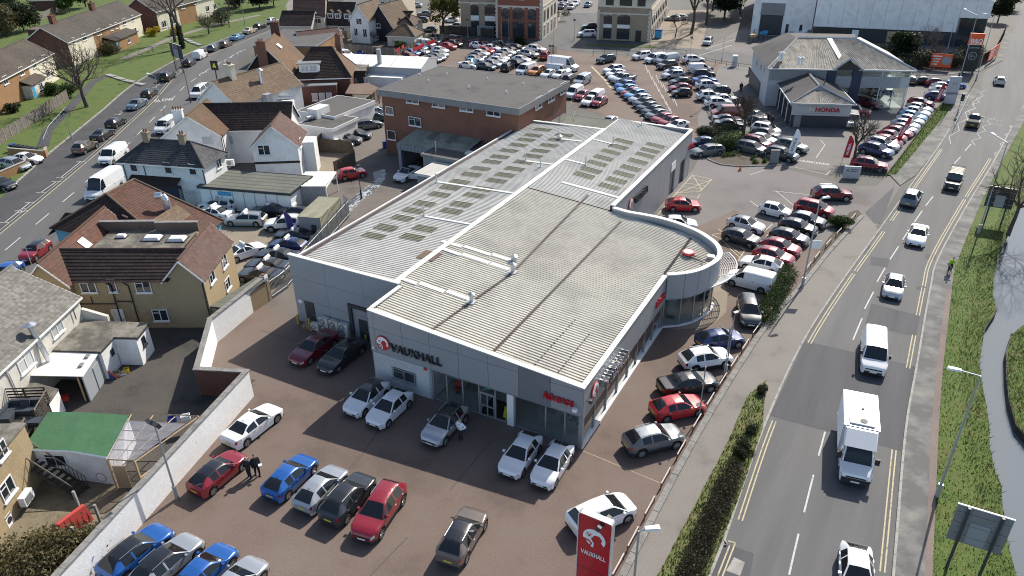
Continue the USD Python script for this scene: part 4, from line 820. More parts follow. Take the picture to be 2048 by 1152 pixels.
# showroom furniture
def desk(a,b,label,chairs=True):
 t=Thing('desk',label,'desk',bw(a,b,.05));t.part('desk_top',MB().box(BF,a-.8,a+.8,b-.4,b+.4,.76,.80),'white_plastic')
 for i in(-.7,.7):
  for j in(-.3,.3):t.part('leg',MB().bar(bw(a+i,b+j,.05),bw(a+i,b+j,.76),.03),'steel_grey')
 t.part('monitor',MB().box(BF,a-.3,a+.3,b,b+.05,.85,1.2).box(BF,a-.05,a+.05,b,b+.04,.8,.86),'black_plastic')
def swivel(a,b,label,m='crate_red'):
 t=Thing('office_chair',label,'chair',bw(a,b,.05));t.part('seat',MB().box(BF,a-.25,a+.25,b-.25,b+.25,.48,.56),m);t.part('backrest',MB().box(BF,a-.24,a+.24,b+.22,b+.28,.6,1.05),m);t.part('base',MB().bar(bw(a,b,.1),bw(a,b,.48),.04).bar(bw(a-.28,b,.1),bw(a+.28,b,.1),.03).bar(bw(a,b-.28,.1),bw(a,b+.28,.1),.03),'metal_dark')
desk(-11.3,2.6,'white desk behind the left end of the showroom glass');swivel(-10.9,1.5,'red office chair behind the left end of the showroom glass');swivel(-.9,2.0,'black office chair in the right corner of the showroom','black_plastic')
t=Thing('round_table','round white table inside the showroom near the entrance','table',bw(-9.7,3.0,.05));t.part('table_top',MB().bar(bw(-9.7,3,.74),bw(-9.7,3,.78),.55,n=18),'white_plastic');t.part('pedestal',MB().bar(bw(-9.7,3,.05),bw(-9.7,3,.74),.05,n=8).bar(bw(-9.7,3,.052),bw(-9.7,3,.08),.3,n=12),'steel_grey')
t=Thing('door_mat','black mat on the floor just inside the glass entrance doors','mat',bw(-7.5,1.2,.052));t.part('mat',MB().box(BF,-8.3,-6.2,.35,2.2,.055,.07),'dark_void')
t=Thing('wet_floor_sign','yellow folding floor sign beside the white entrance pier','floor sign',bw(-6.2,.7,.05));q=MB();q.hexa([bw(-6.45,.55,.06),bw(-5.95,.55,.06),bw(-5.95,.58,.06),bw(-6.45,.58,.06)],[bw(-6.38,.72,.95),bw(-6.02,.72,.95),bw(-6.02,.75,.95),bw(-6.38,.75,.95)]);t.part('front_leaf',q,'sign_yellow');q=MB();q.hexa([bw(-6.45,.95,.06),bw(-5.95,.95,.06),bw(-5.95,.98,.06),bw(-6.45,.98,.06)],[bw(-6.38,.76,.95),bw(-6.02,.76,.95),bw(-6.02,.79,.95),bw(-6.38,.79,.95)]);t.part('back_leaf',q,'sign_yellow')
t=Thing('brochure_stand','pale brochure stand behind the curved glass of the bow','stand',bw(-1.2,17.6,.05));t.part('frame',MB().box(BF,-2.2,-.4,17.9,18.0,.05,1.9),'white_plastic')
for k in range(3):
 for j in range(5):t.part('leaflet',MB().box(BF,-2.1+j*.34,-1.84+j*.34,17.84,17.88,.5+k*.48,.85+k*.48),['sign_white','suds','sign_blue'][(k+j)%3])
t=Thing('display_board','tall grey display board inside the curved bow glass','display board',bw(.3,19.5,.05));t.part('board',MB().box(BF,-.2,.5,19.5,19.58,.3,2.3),'clad_grey');t.part('foot',MB().box(BF,-.2,.5,19.3,19.8,.05,.1),'steel_grey')
# things along the shaded left wall
def condenser(a,b,w,h,label):
 t=Thing('air_conditioner',label,'air conditioner',bw(a,b,0),group=None);d=.36;f=lambda s,z,o:bw(a+s,b-d/2-o,z)
 t.part('casing',MB().box(BF,a-w/2,a+w/2,b-d/2,b+d/2,.1,.1+h),'grey_cream')
 for z in([.1+h*.5]if h<1.0 else[.1+h*.28,.1+h*.72]):p=t.part('fan_grille',disc(f,-w*.12,z,min(w,h)*.32,.002,.03,16),'steel_grey');put(p,'fan_hub',disc(f,-w*.12,z,.07,.031,.05,8),'white_plastic',off=t.loc)
 t.part('foot',MB().box(BF,a-w/2,a-w/2+.1,b-d/2,b+d/2,0,.1).box(BF,a+w/2-.1,a+w/2,b-d/2,b+d/2,0,.1),'metal_dark')
condenser(-26.6,3.6,.8,.65,'smallest air conditioner, lowest of the four by the black side door');condenser(-25.75,3.85,.95,1.35,'tall air conditioner, second from the black side door');condenser(-24.65,3.85,.95,1.35,'tall air conditioner, third from the black side door');condenser(-23.6,3.85,.95,1.35,'tall air conditioner beside the dark wall duct')
for i,(x,y,l)in enumerate(((597,648,'yellow bollard at the corner of the shaded grey wall'),(620,655,'yellow bollard beside the small air conditioner'),(733,690,'yellow bollard by the open black side door'))):
 c=G(x,y);t=Thing('bollard',l,'bollard',c,group=None);t.part('post',MB().bar(c,c+Z*.95,.08,n=10),'yellow_post',smooth=40);t.part('cap',MB().bar(c+Z*.95,c+Z*.99,.085,.05,10),'yellow_post')
t=Thing('pallet_stack','low stack of timber pallets between two yellow bollards','pallets',G(608,655));f=Frame(G(606,657),BF.u)
for k in range(3):
 for j in range(4):t.part('board',MB().box(f,0,1.0,j*.25,j*.25+.16,.06+k*.16,.10+k*.16),'timber_pale')
 t.part('bearer',MB().box(f,0,.1,0,.9,k*.16,.06+k*.16).box(f,.9,1.0,0,.9,k*.16,.06+k*.16),'timber_pale')
# ------------------------------------------------------------------ brick workshop block, sheds and houses on the left
def spx(th,e0,e1,r1,r0,m,**k):return th.part('roof_slope',course_slope(G(*e0),G(*e1),G(*r1),G(*r0)),m,**k)
def prism(pts,z0,z1):return slab_poly(pts,z0,z1)
def flat_roof(th,fr,z,m='felt_grey',kerb=.18,over=.15,km='lead_grey',u0=None,u1=None,v0=None,v1=None):
 u0=-over if u0 is None else u0;u1=fr.L+over if u1 is None else u1;v0=-over if v0 is None else v0;v1=fr.D+over if v1 is None else v1
 th.part('flat_roof',MB().box(fr,u0+.12,u1-.12,v0+.12,v1-.12,z,z+.06),m)
 b=MB().box(fr,u0,u1,v0,v0+.12,z-kerb,z+.1).box(fr,u0,u1,v1-.12,v1,z-kerb,z+.1).box(fr,u0,u0+.12,v0+.12,v1-.12,z-kerb,z+.1).box(fr,u1-.12,u1,v0+.12,v1-.12,z-kerb,z+.1)
 th.part('roof_edge',b,km)

# brick block
bb=Frame(bw(-49.2,44.5,0),BF.u,21.2,14.9)
t=Thing('brick_block','large flat roofed red brick block behind the grey dealership','building',bb.w(10,7,0))
t.part('wall',MB().box(bb,.1,bb.L-.1,.1,bb.D-.1,0,8.25),'brick_red');flat_roof(t,bb,8.9,'felt_grey',.75,.25,'lead_grey')
for x,y in((825,197),(877,205),(933,213),(987,222)):window_px(t,bb,'f',x,y,2.0,1.25,style=2)
for x,y,w,h in((779,221,1.3,1.1),(830,243,2.0,1.2),(783,270,1.4,1.3)):window_px(t,bb,'f',x,y,w,h,style=2 if w>1.5 else 1)
for x,y in((1077,205),(1102,191),(1126,176)):window_px(t,bb,'r',x,y,1.9,1.5,style=2)
for x,y in((839,151),(857,164),(894,150),(938,176),(975,159),(1013,186),(1047,169)):
 p=G(x,y,8.96);t.part('roof_vent',MB().bar(p,p+Z*.3,.09,n=8),'white_plastic',smooth=40)
# lower flat roof to its right with a dish aerial
ex=Frame(bb.w(bb.L+.1,1.5,0),BF.u,8.2,12.3)
t=Thing('brick_extension','single storey brick extension with pale flat roof and dish aerial','building',ex.w(4,6,0));t.part('wall',MB().box(ex,.05,ex.L-.1,.1,ex.D-.1,0,4.45),'brick_red');flat_roof(t,ex,4.6,'felt_green',.3,.15,'lead_grey')
for s in(3.0,5.2,7.8,10.2):window(t,ex,'r',s,2.6,1.3,1.5,style=2)
c=G(1118,247,4.7);t2=Thing('satellite_dish','mesh satellite dish on a stand on the pale flat roof','satellite dish',c);m=MB().bar(c,c+Z*.8,.04)
for a in range(4):m.bar(c,c+np.array([math.cos(a*1.57)*.6,math.sin(a*1.57)*.6,.02]),.025)
t2.part('stand',m,'metal_dark');m=MB();n=np.array([.35,-.75,.5]);n/=np.linalg.norm(n);x_=np.cross(Z,n);x_/=np.linalg.norm(x_);y_=np.cross(n,x_);cc=c+Z*1.0
for r in(.3,.6,.85):
 pr_=[cc+(x_*math.cos(k*.3927)+y_*math.sin(k*.3927))*r+n*(r*r*.25)for k in range(17)];m.path(pr_,.018,4)
for k in range(8):m.bar(cc,cc+(x_*math.cos(k*.785)+y_*math.sin(k*.785))*.85+n*.18,.015,n=4)
m.bar(cc,cc+n*.6,.02);t2.part('dish',m,'lead_grey')
t2=Thing('roof_cable','black cable snaking over the pale flat roof','cable',G(1150,225,4.66));t2.part('cable',MB().path([G(x,y,4.69)for x,y in((1144,200),(1143,210),(1152,222),(1146,232),(1148,243))],.035,5),'black_plastic')
# workshop canopy in front of the brick block
c0,c1=G(795,288,3.4),G(899,303,3.4);ws=Frame(c0,BF.u,10.4,9.0)
o_=ws.uv(G(795,288,3.4))
t=Thing('workshop_canopy','open fronted service bay under a grimy ribbed lean to roof','workshop',ws.w(5,4,0))
t.part('roof_sheet',ribbed(np.arange(0,10.5,.25),lambda u:ws.w(u,-.2,3.55),lambda u:ws.w(u,9.0,4.75),.05),'roof_metal_grime')
for k,u in enumerate((3.0,6.0)):m=MB();m.hexa([ws.w(u,2.2,3.95),ws.w(u+1.0,2.2,3.95),ws.w(u+1.0,7.6,4.66),ws.w(u,7.6,4.66)],[ws.w(u,2.2,3.97),ws.w(u+1.0,2.2,3.97),ws.w(u+1.0,7.6,4.68),ws.w(u,7.6,4.68)]);t.part('rooflight',m,'rooflight')
fb=MB()
for u in np.arange(0,10.3,.22):fb.box(ws,u,u+.13,-.22,-.16,2.75,3.55)
t.part('fascia_ribs',fb,'clad_grey',kind='stuff');t.part('fascia',MB().box(ws,0,10.4,-.15,-.05,2.75,3.5),'clad_grey')
for u in(.05,5.2,9.9):t.part('post',MB().box(ws,u,u+.45,-.1,.35,0,2.8),'clad_grey')
t.part('side_wall',MB().box(ws,-.02,.1,.4,9,0,3.4).box(ws,10.3,10.42,0,9,0,3.4),'clad_grey');t.part('back_wall',MB().box(ws,.1,10.3,8.7,8.9,0,4.5),'brick_dark')
t.part('workbench',MB().box(ws,1.0,4.6,6.5,7.4,.8,.9).box(ws,1.1,1.3,6.6,7.3,0,.8).box(ws,4.3,4.5,6.6,7.3,0,.8),'timber_dark');t.part('lamp_tube',MB().box(ws,2.4,2.5,.6,2.2,2.5,2.56),'sign_yellow')
lo=Frame(bw(-33.4,36.6,0),BF.u,4.4,6.5)
for nm,lb,fr,h,rm in(('flat_annexe','low annexe with dark flat roof beside the service bay',Frame(bw(-38.2,37.6,0),BF.u,9.4,6.6),3.6,'felt_grey'),('flat_annexe','low annexe with pale flat roof against the workshop eave',Frame(bw(-36.0,33.0,0),BF.u,6.8,4.2),3.0,'roof_silver'),('plant_shed','small shed with yellowish ribbed roof below the workshop eave',Frame(bw(-33.0,28.6,0),BF.u,3.8,3.6),2.9,'felt_green'),('flat_annexe','long low lean to with mossy felt roof along the workshop wall',Frame(bw(-33.4,21.0,0),BF.u,4.2,7.4),2.5,'felt_green')):
 t=Thing(nm,lb,'shed',fr.w(1,1,0));t.part('wall',MB().box(fr,.1,fr.L-.05,.1,fr.D-.1,0,h-.12),'brick_dark' if h<2.6 else 'clad_grey');flat_roof(t,fr,h,rm,.22,.12,'roof_white' if h<3.2 else 'lead_grey')
 if h==3.6:t.part('roof_hatch',MB().box(fr,5,6.2,2.2,3.2,h+.07,h+.3),'roof_white');p=fr.w(1.5,1.0,h);t.part('flue',MB().bar(p,p+Z*1.6,.07),'galv')
# shelter, container
sh=Frame(G(588,369,2.9),G(650,369,2.9)-G(588,369,2.9),3.7,5.2)
t=Thing('cycle_shelter','open shelter of pale ribbed metal sheets by the service yard','shelter',sh.w(1,1,0))
t.part('roof_sheet',ribbed(np.arange(-.1,3.9,.2),lambda u:sh.w(u,-.2,2.75),lambda u:sh.w(u,5.2,2.55),.04),'roof_white');t.part('front_sheet',ribbed(np.arange(0,3.75,.2),lambda u:sh.w(u,0,0),lambda u:sh.w(u,0.001,2.72),0),'clad_honda')
rb_=MB()
for u in np.arange(.05,3.7,.2):rb_.box(sh,u,u+.08,-.05,-.004,.02,2.68)
t.part('sheet_ribs',rb_,'clad_silver',kind='stuff');t.part('frame',MB().box(sh,-.05,0,-.05,5,0,2.5).box(sh,3.66,3.74,-.06,.06,0,2.75).box(sh,3.62,3.74,.1,5.2,2.38,2.5).box(sh,3.64,3.74,5.0,5.1,0,2.4),'white_frame')
c_=frame_px((595,432),(636,435),2.6,5.6);c_.L=2.5
t=Thing('storage_container','grubby yellow green steel container by the grey palisade fence','container',c_.w(1,2,0));t.part('body',MB().box(c_,0,2.5,0,5.6,.1,2.55),'container_green');t.part('end_panel',MB().box(c_,.05,2.45,-.03,-.002,.15,2.5),'clad_grey','blue grey end panel')
t.part('roof_sheet',ribbed(np.arange(-.02,5.65,.28),lambda v:c_.w(-.05,v,2.57),lambda v:c_.w(2.55,v,2.57),.04),'container_green');ri=MB()
for v in np.arange(.1,5.5,.3):ri.box(c_,2.5,2.54,v,v+.15,.2,2.5)
t.part('side_ribs',ri,'container_green',kind='stuff');t.part('corner_post',MB().box(c_,2.45,2.56,2.1,2.2,.05,2.62).box(c_,2.46,2.56,-.05,.05,.05,2.62).box(c_,2.46,2.56,5.52,5.62,.05,2.62),'steel_grey');t.part('control_box',MB().box(c_,1.5,2.0,-.2,-.035,1.1,1.7),'metal_dark')
# palisade fence with mesh between the rental yard and the workshop
def palisade(name,label,pts,h,gap,m='galv',z=0.0):
 t=Thing(name,label,'fence',(pts[0][0],pts[0][1],0));ls=sg.LineString([(p[0],p[1])for p in pts]);n=int(ls.length/gap);pale=MB();i=0
 for k in range(n+1):
  a=ls.interpolate(k*gap);p=np.array([a.x,a.y,0])
  if k%int(round(2.75/gap))==0:t.part('post',MB().bar(p,p+Z*h,.06,n=5),'steel_grey')
  elif i<300:
   i+=1;pale.bar(p+Z*.08,p+Z*(h-.05),.028,.022,4);
 t.part('pales',pale,m,kind='stuff')
 for zz in(.35,h-.4):
  r=MB();q=list(ls.coords)
  for a,b in zip(q[:-1],q[1:]):r.bar((a[0],a[1],zz),(b[0],b[1],zz),.03,n=4)
  t.part('rail',r,m)
 return t
palisade('palisade_fence','grey steel palisade fence along the dark row of rental cars',gp((540,602),(575,577),(700,432),(690,425)),2.3,.16)
palisade('palisade_fence','short run of grey palisade between the white house and the garage',gp((366,412),(398,415)),2.2,.16)
def board_fence(name,label,pts,h,m='timber_fence',bw_=.16,posts=1.9):
 """each board a part while they last, as one can tell them apart close by"""
 t=Thing(name,label,'fence',(pts[0][0],pts[0][1],0));ls=sg.LineString([(p[0],p[1])for p in pts]);n=int(ls.length/bw_);rest=MB()
 for k in range(n):
  a,b=ls.interpolate(k*bw_),ls.interpolate((k+.94)*bw_);f=Frame((a.x,a.y),(b.x-a.x,b.y-a.y));zz=h+.03*((k*7)%5-2)/2
  rest.box(f,0,a.distance(b),-.012+.006*(k%2),.012+.006*(k%2),.03,zz)
 t.part('boards',rest,m,kind='stuff')
 k=0
 while k<ls.length:a=ls.interpolate(k);t.part('post',MB().box(Frame((a.x,a.y),(1,0)),-.06,.06,-.06,.06,0,h+.08),'concrete' if m=='timber_grey' else m);k+=posts
 return t
board_fence('timber_fence','dark timber fence beside the parked cars and the brick block',gp((618,322),(655,288),(745,215),(762,195)),2.2)
board_fence('timber_fence','tall grey timber fence closing the small sandy yard',gp((612,300),(705,308),(712,330),(668,352)),1.9)
board_fence('timber_fence','long grey timber fence behind the white metal shed',gp((690,110),(793,122)),2.4,'timber_grey')
board_fence('timber_fence','timber fence with red sale strips along the far car lot',gp((795,122),(870,80)),1.9,'timber_fence')
top('sandy_yard',sheet(pxpoly((612,345),(620,302),(700,308),(668,350),(630,352)),.019),'pave_sand','small sandy yard with pale debris inside a timber fence',kind='structure')

# white slate house
sl=frame_px((240,319),(405,330),5.2,4.7)
t=Thing('slate_house','white rendered house with dark slate hipped roof by the street','house',sl.w(5,2,0));t.part('wall',walls(sl,5.2),'white_render');roof(t,sl,5.2,7.1,'hip','slate',.35,hip=2.6)
for x,y in((267,332),(336,336),(385,339)):window_px(t,sl,'f',x,y,.95,1.35,style=1)
window_px(t,sl,'r',437,326,1.1,1.2,style=2)
for u in(2.6,7.4):chimney(t,sl.w(u,2.2,0),6.4,7.9,.8,.55,'brick_buff',2,sl)
m=MB();m.hexa([sl.w(1.0,-1.4,2.6),sl.w(7.6,-1.4,2.6),sl.w(7.6,0,3.3),sl.w(1.0,0,3.3)],[sl.w(1.0,-1.4,2.7),sl.w(7.6,-1.4,2.7),sl.w(7.6,0,3.4),sl.w(1.0,0,3.4)]);t.part('porch_roof',m,'tile_dark')
for u in(.25,3.0,11.1):t.part('drainpipe',MB().bar(sl.w(min(u,sl.L-.1),-.06,.1),sl.w(min(u,sl.L-.1),-.06,5.1),.045),'black_plastic')
t.part('shopfront',MB().box(sl,1.1,7.4,-.04,-.003,.3,2.4),'navy_panel')
# white gabled house: left gable, middle range, right gable
def gabled(th,fr,ze,zr,m_wall,m_roof,gable='v',m2=None,oh=.3):th.part('wall',walls(fr,ze,0,gable,zr),m_wall);roof(th,fr,ze,zr,gable,m_roof,oh,fascia='white_frame',m2=m2)
wg=frame_px((503,290),(594,287),5.0,5.6);wl_=frame_px((326,271),(440,269),5.0,7.5);wm=Frame(wl_.w(wl_.L*.55,3.0,0),wl_.u,float((wg.o-wl_.w(wl_.L*.55,3.0,0))@wl_.u)+wg.L*.5,5.5)
t=Thing('gabled_white_house','white rendered house with two gables and dark tiled roof','house',wm.w(3,2,0))
gabled(t,wl_,5.0,7.6,'white_render','tile_rust','v',None);gabled(t,wm,4.9,7.5,'white_render','tile_dark','u');gabled(t,wg,4.9,7.4,'white_render','tile_maroon','v')
window_px(t,wg,'f',528,300,1.5,1.3,style=2);window_px(t,wl_,'f',414,280,1.3,1.0,style=1,glass='window_curtain');window_px(t,wm,'f',458,280,1.2,1.2,style=1,glass='window_curtain');window_px(t,wg,'r',600,285,1.0,1.2,style=1)
t.part('band_course',MB().box(wg,-.05,wg.L+.05,-.12,-.003,2.5,2.75),'tile_dark');chimney(t,wl_.w(2.2,.9,0),5.5,8.0,1.2,.6,'white_render',4,wl_)
t.part('drainpipe',MB().bar(wl_.w(wl_.L+.08,-.05,.3),wl_.w(wl_.L+.08,-.05,5.0),.05).bar(wl_.w(wl_.L+.3,-.05,.3),wl_.w(wl_.L+.3,-.05,5.0),.05),'black_plastic')
p=G(460,325,2.6);ac=Thing('air_conditioner','wall mounted air conditioner between the white gables','air conditioner',p);f=Frame(p,wl_.u);ac.part('casing',MB().box(f,-.55,.5,-.2,.2,2.2,3.0),'white_plastic');ac.part('fan_grille',disc(lambda s,z,o:f.w(s,-.2-o,z),-.1,2.6,.3,.002,.03,14),'steel_grey');ac.part('bracket',MB().box(f,-.5,-.42,-.2,1.2,2.1,2.2).box(f,.38,.46,-.2,1.2,2.1,2.2),'metal_dark')
t.part('white_lean_to',MB().box(Frame(wg.w(wg.L,0,0),wg.u),.02,1.5,2.8,5.4,0,4.2),'white_render')
# garage with felt roof
ga=frame_px((396,373),(580,388),2.75,5.6)
t=Thing('garage_row','low white garage building with grey felt roof and blue sign','garage',ga.w(5,2,0));t.part('wall',MB().box(ga,.1,ga.L-.1,.1,ga.D-.1,0,2.6),'white_wall_worn');flat_roof(t,ga,2.75,'felt_green',.2,.12,'metal_dark')
for k in range(1,8):t.part('panel_joint',MB().box(ga,k*1.42,k*1.42+.05,.06,.098,.1,2.5),'clad_grey')
t.part('sign_board',MB().box(ga,2.4,4.1,.03,.09,1.85,2.3),'sign_blue');t.part('side_gable',MB().box(ga,-1.6,.08,1.5,5.5,0,2.9),'felt_brown')
for k in range(5):t.part('felt_seam',MB().box(ga,.2,ga.L-.2,.7+k*1.0,.74+k*1.0,2.811,2.828),'felt_grey')
# banner and yellow board by the white house
def feather_flag(name,label,base,h,w,m,lean,text=None,tm='sign_white',dirv=(1,0),group=None):
 base=np.array(base,float);t=Thing(name,label,'flag',base,group=group);d=np.array([dirv[0],dirv[1],0.0]);d/=np.linalg.norm(d);L=np.array([lean[0],lean[1],0.0])
 f=lambda s,z:base+Z*z+L*(z/h)**1.5+d*s;pts=[f(0,.25*h),f(w,.22*h)]+[f(w*(1-.1*k),h*(.3+.12*k))for k in range(1,5)]+[f(w*.9,h*.86),f(w*.55,h*.97),f(.1,h)]
 m_=MB();zs=np.linspace(.22,1,9);prev=None;n=np.cross(d,Z)*.012
 for z in zs:
  ww=w*(1-max(0,(z-.72)/.28)**2*.75);a,b=f(0,z*h),f(ww,z*h)
  if prev is not None:m_.hexa([prev[0]+n,prev[1]+n,prev[1]-n,prev[0]-n],[a+n,b+n,b-n,a-n])
  prev=(a,b)
 t.part('banner',m_,m);t.part('pole',MB().path([f(-.02,z*h)for z in np.linspace(0,1,6)],.03,5),'steel_grey')
 t.part('foot',MB().bar(base-d*.4,base+d*.4,.04).bar(base-np.cross(d,Z)*.4,base+np.cross(d,Z)*.4,.04),'metal_dark')
 if text:
  tx=meshkit.text_mesh(text,1.0,.5,bold=True);v=np.array(tx.vertices);sc=h*.42/v[:,0].max();q=[f(w*.28+b*sc*-1+sc*.95,h*.32+a*sc)-n*(1.4+c*1.2)*-1 for a,b,c in v]
  t.part('lettering',(np.array(q),np.array(tx.faces)[:,::-1]),tm)
 return t
feather_flag('feather_flag','pale feather flag by the white slate house',G(362,398),3.2,.8,'sign_white',(-.9,.3));feather_flag('feather_flag','purple and white feather flag beside the white car in the rental yard',G(578,470),2.6,.7,'navy_cloth',(-.3,.4))
t=Thing('notice_board','yellow notice board by the palisade and the pale flag','sign',G(366,402));f=Frame(G(366,402),sl.u);t.part('board',MB().box(f,-.4,.8,0,.05,.6,1.9),'sign_yellow');t.part('post',MB().box(f,0,.08,.06,.12,0,1.6),'steel_grey')

# brown tiled hall with blue walls
R0,R1=G(213,388,7.3),G(268,359,7.3);dr=(R1-R0)/np.linalg.norm(R1-R0);dp=np.array([dr[1],-dr[0],0])
E1=G(448,442,3.9);off=float((E1-R0)@dp);N1=R0+dr*float((E1-R0)@dr);E0=R0+dp*off+Z*-3.4+dr*-4.2;E1b=R0+dp*off-Z*3.4+dr*float((E1-R0)@dr)
W0,W1=R0-dp*4.4-Z*2.6-dr*3.6,R1-dp*4.4-Z*2.6
t=Thing('tiled_hall','rambling brown tiled hall with blue painted walls','building',(R0[0],R0[1],0))
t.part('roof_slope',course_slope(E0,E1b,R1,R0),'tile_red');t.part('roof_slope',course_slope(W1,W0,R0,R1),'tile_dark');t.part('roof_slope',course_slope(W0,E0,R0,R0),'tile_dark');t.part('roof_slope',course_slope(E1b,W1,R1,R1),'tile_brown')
t.part('ridge_tiles',MB().bar(R0+Z*.04,R1+Z*.04,.12).bar(W0+Z*.04,R0+Z*.04,.12).bar(E0+Z*.04,R0+Z*.04,.12).bar(R1+Z*.04,E1b+Z*.05,.12),'tile_tan')
ins=lambda a,b,k=.3:a+(b-a)/np.linalg.norm(b-a)*k
cW0,cE0,cE1,cW1=W0+dp*.3+dr*.3,E0-dp*.3+dr*.3,E1b-dp*.3-dr*.3,W1+dp*.3-dr*.3
wm_=MB();wm_.hexa([np.r_[c[:2],0]for c in(cW0,cE0,cE1,cW1)],[np.r_[c[:2],z]for c,z in((cW0,4.6),(cE0,3.85),(cE1,3.85),(cW1,4.6))]);t.part('wall',wm_,'blue_wall','blue painted walls')
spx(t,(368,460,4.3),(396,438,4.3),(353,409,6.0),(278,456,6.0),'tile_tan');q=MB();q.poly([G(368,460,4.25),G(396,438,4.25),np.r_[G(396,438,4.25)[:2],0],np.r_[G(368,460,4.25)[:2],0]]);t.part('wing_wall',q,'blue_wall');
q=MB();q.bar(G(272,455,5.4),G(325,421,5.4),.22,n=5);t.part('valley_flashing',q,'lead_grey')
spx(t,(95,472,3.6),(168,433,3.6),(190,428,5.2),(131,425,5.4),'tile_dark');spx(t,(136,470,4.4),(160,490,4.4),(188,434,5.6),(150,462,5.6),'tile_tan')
c=G(334,412,6.0);t.part('extract_flue',MB().bar(c-Z*1.0,c+Z*.7,.38,n=12).bar(c+Z*.7,c+Z*1.15+np.array([-.25,0,0]),.38,.34,12).bar(c+Z*1.15+np.array([-.25,0,0]),c+Z*1.1+np.array([-.85,-.1,0]),.36,.36,12),'duct_steel',smooth=40)
for x,y in((245,431),(251,444)):p=R0+dr*0;P_=R0;n_=np.cross(E0-R0,R1-R0);q=on_plane(x,y,R0,n_/np.linalg.norm(n_));t.part('new_tile',MB().bar(q+Z*.05,q+dp*.5-Z*.13,.12,n=4),'sign_orange' if 0 else 'skin','pale replacement tile')

# tan pebbledashed building
tf=frame_px((143,560),(405,557),4.9,9.0);L1=tf.uv(G(325,560,4.9))[0];tw=tf.w
t=Thing('pebbledash_building','tan pebbledashed building with brown tiles and central flat roof','building',tw(5,4,0))
rx,lx=Frame(tw(L1,0,0),tf.u,tf.L-L1,7.4),Frame(tw(-3.7,-.6,0),tf.u,3.7,11.5)
t.part('wall',MB().box(tf,.02,L1-.02,.05,2.4,0,4.75),'pebbledash');t.part('wall',MB().box(tf,.02,L1-.02,2.41,8.6,0,5.6),'pebbledash')
t.part('wall',walls(rx,4.9,0,'v',6.7),'pebbledash');roof(t,rx,4.9,6.7,'v','tile_maroon',.2);t.part('wall',walls(lx,4.9,0,'v',6.9),'pebbledash');roof(t,lx,4.9,6.9,'v','tile_red',.2,m2='tile_red')
t.part('roof_slope',course_slope(tw(-.6,-.3,4.75),tw(L1+.5,-.3,4.75),tw(L1+1.6,2.3,6.55),tw(-1.75,2.3,6.75)),'tile_dark');t.part('ridge_tiles',MB().bar(tw(-1.7,2.32,6.72),tw(L1+1.6,2.32,6.6),.1),'tile_maroon')
t.part('flat_roof',MB().box(tf,-.2,L1+.2,2.5,8.4,5.62,5.72),'felt_old');t.part('parapet',MB().box(tf,-1.2,4.0,8.3,8.6,5.6,6.5).box(tf,4.1,L1+.3,8.0,8.3,5.6,6.5),'felt_brown');t.part('parapet_cap',MB().box(tf,-1.25,4.0,8.25,8.65,6.503,6.58).box(tf,4.1,L1+.3,7.95,8.35,6.503,6.58),'coping');t.part('upstand',MB().box(tf,-.3,L1+.2,2.36,2.48,5.6,6.45),'felt_brown')
for x,y,s in((243,473,.45),(305,476,.85),(354,478,.85)):
 p=G(x,y,5.8);f=Frame(p,tf.u);q=MB();q.hexa([f.w(-s,-s*.7,5.72),f.w(s,-s*.7,5.72),f.w(s,s*.7,5.72),f.w(-s,s*.7,5.72)],[f.w(-s*.7,-s*.45,6.02),f.w(s*.7,-s*.45,6.02),f.w(s*.7,s*.45,6.02),f.w(-s*.7,s*.45,6.02)]);pth=t.part('rooflight_dome',q,'roof_white');put(pth,'kerb',MB().box(f,-s-.06,s+.06,-s*.7-.06,s*.7+.06,5.722,5.80),'metal_dark',off=t.loc)
p=lx.w(2.75,5.4,0);q=MB();k=2.0/1.85;a0=lx.w(2.4,5.0,6.9-.55*k+.06);a1=lx.w(3.1,5.0,6.9-1.25*k+.06);q.hexa([a0,a0+lx.v*.0+(a1-a0),a1+lx.v*1.0,a0+lx.v*1.0],[x+Z*.06 for x in(a0,a1,a1+lx.v*1.0,a0+lx.v*1.0)]);t.part('roof_window',q,'roof_white','white framed roof window')
for x,y,w,h in((176,572,1.35,1.25),(224,571,.7,1.25),(286,572,1.35,1.25),(321,630,1.35,1.15)):window_px(t,tf,'f',x,y,w,h,style=1 if w<1 else 2)
s,z=tf.px('f',237,630);door(t,tf,'f',s,1.0,2.0,'white_frame','white framed back door')
for x,y in((423,552),(448,522)):window_px(t,rx,'r',x,y,1.2,1.2,style=2)
window_px(t,rx,'r',455,567,1.2,1.1,style=2)
for s in(3.2,4.7):t.part('drainpipe',MB().path([tw(s-.4,-.1,4.7),tw(s,-.08,4.3),tw(s,-.08,.1)],.055,6),'black_plastic')
t.part('waste_pipe',MB().path([tw(-.2,-.08,2.6),tw(3.2,-.08,2.55)],.05,6).path([tw(3.2,-.08,2.8),tw(4.7,-.08,2.75)],.05,6).path([tw(1.2,-.08,2.65),tw(1.2,-.08,3.3)],.04,6),'black_plastic');t.part('drainpipe',MB().path([rx.w(rx.L+.1,-.15,4.8),rx.w(rx.L-.1,-.1,4.3),rx.w(rx.L-.1,-.1,.1)],.055,6),'black_plastic')
t.part('meter_box',MB().box(tf,2.5,2.85,-.08,-.003,1.3,1.9),'cream_render');c=tw(-2.6,-.4,4.6);t.part('aerial_mast',MB().bar(c,c+Z*3.6,.025,n=5).bar(c+Z*3.5+tf.u*-.5,c+Z*3.5+tf.u*.5,.015,n=4),'galv')
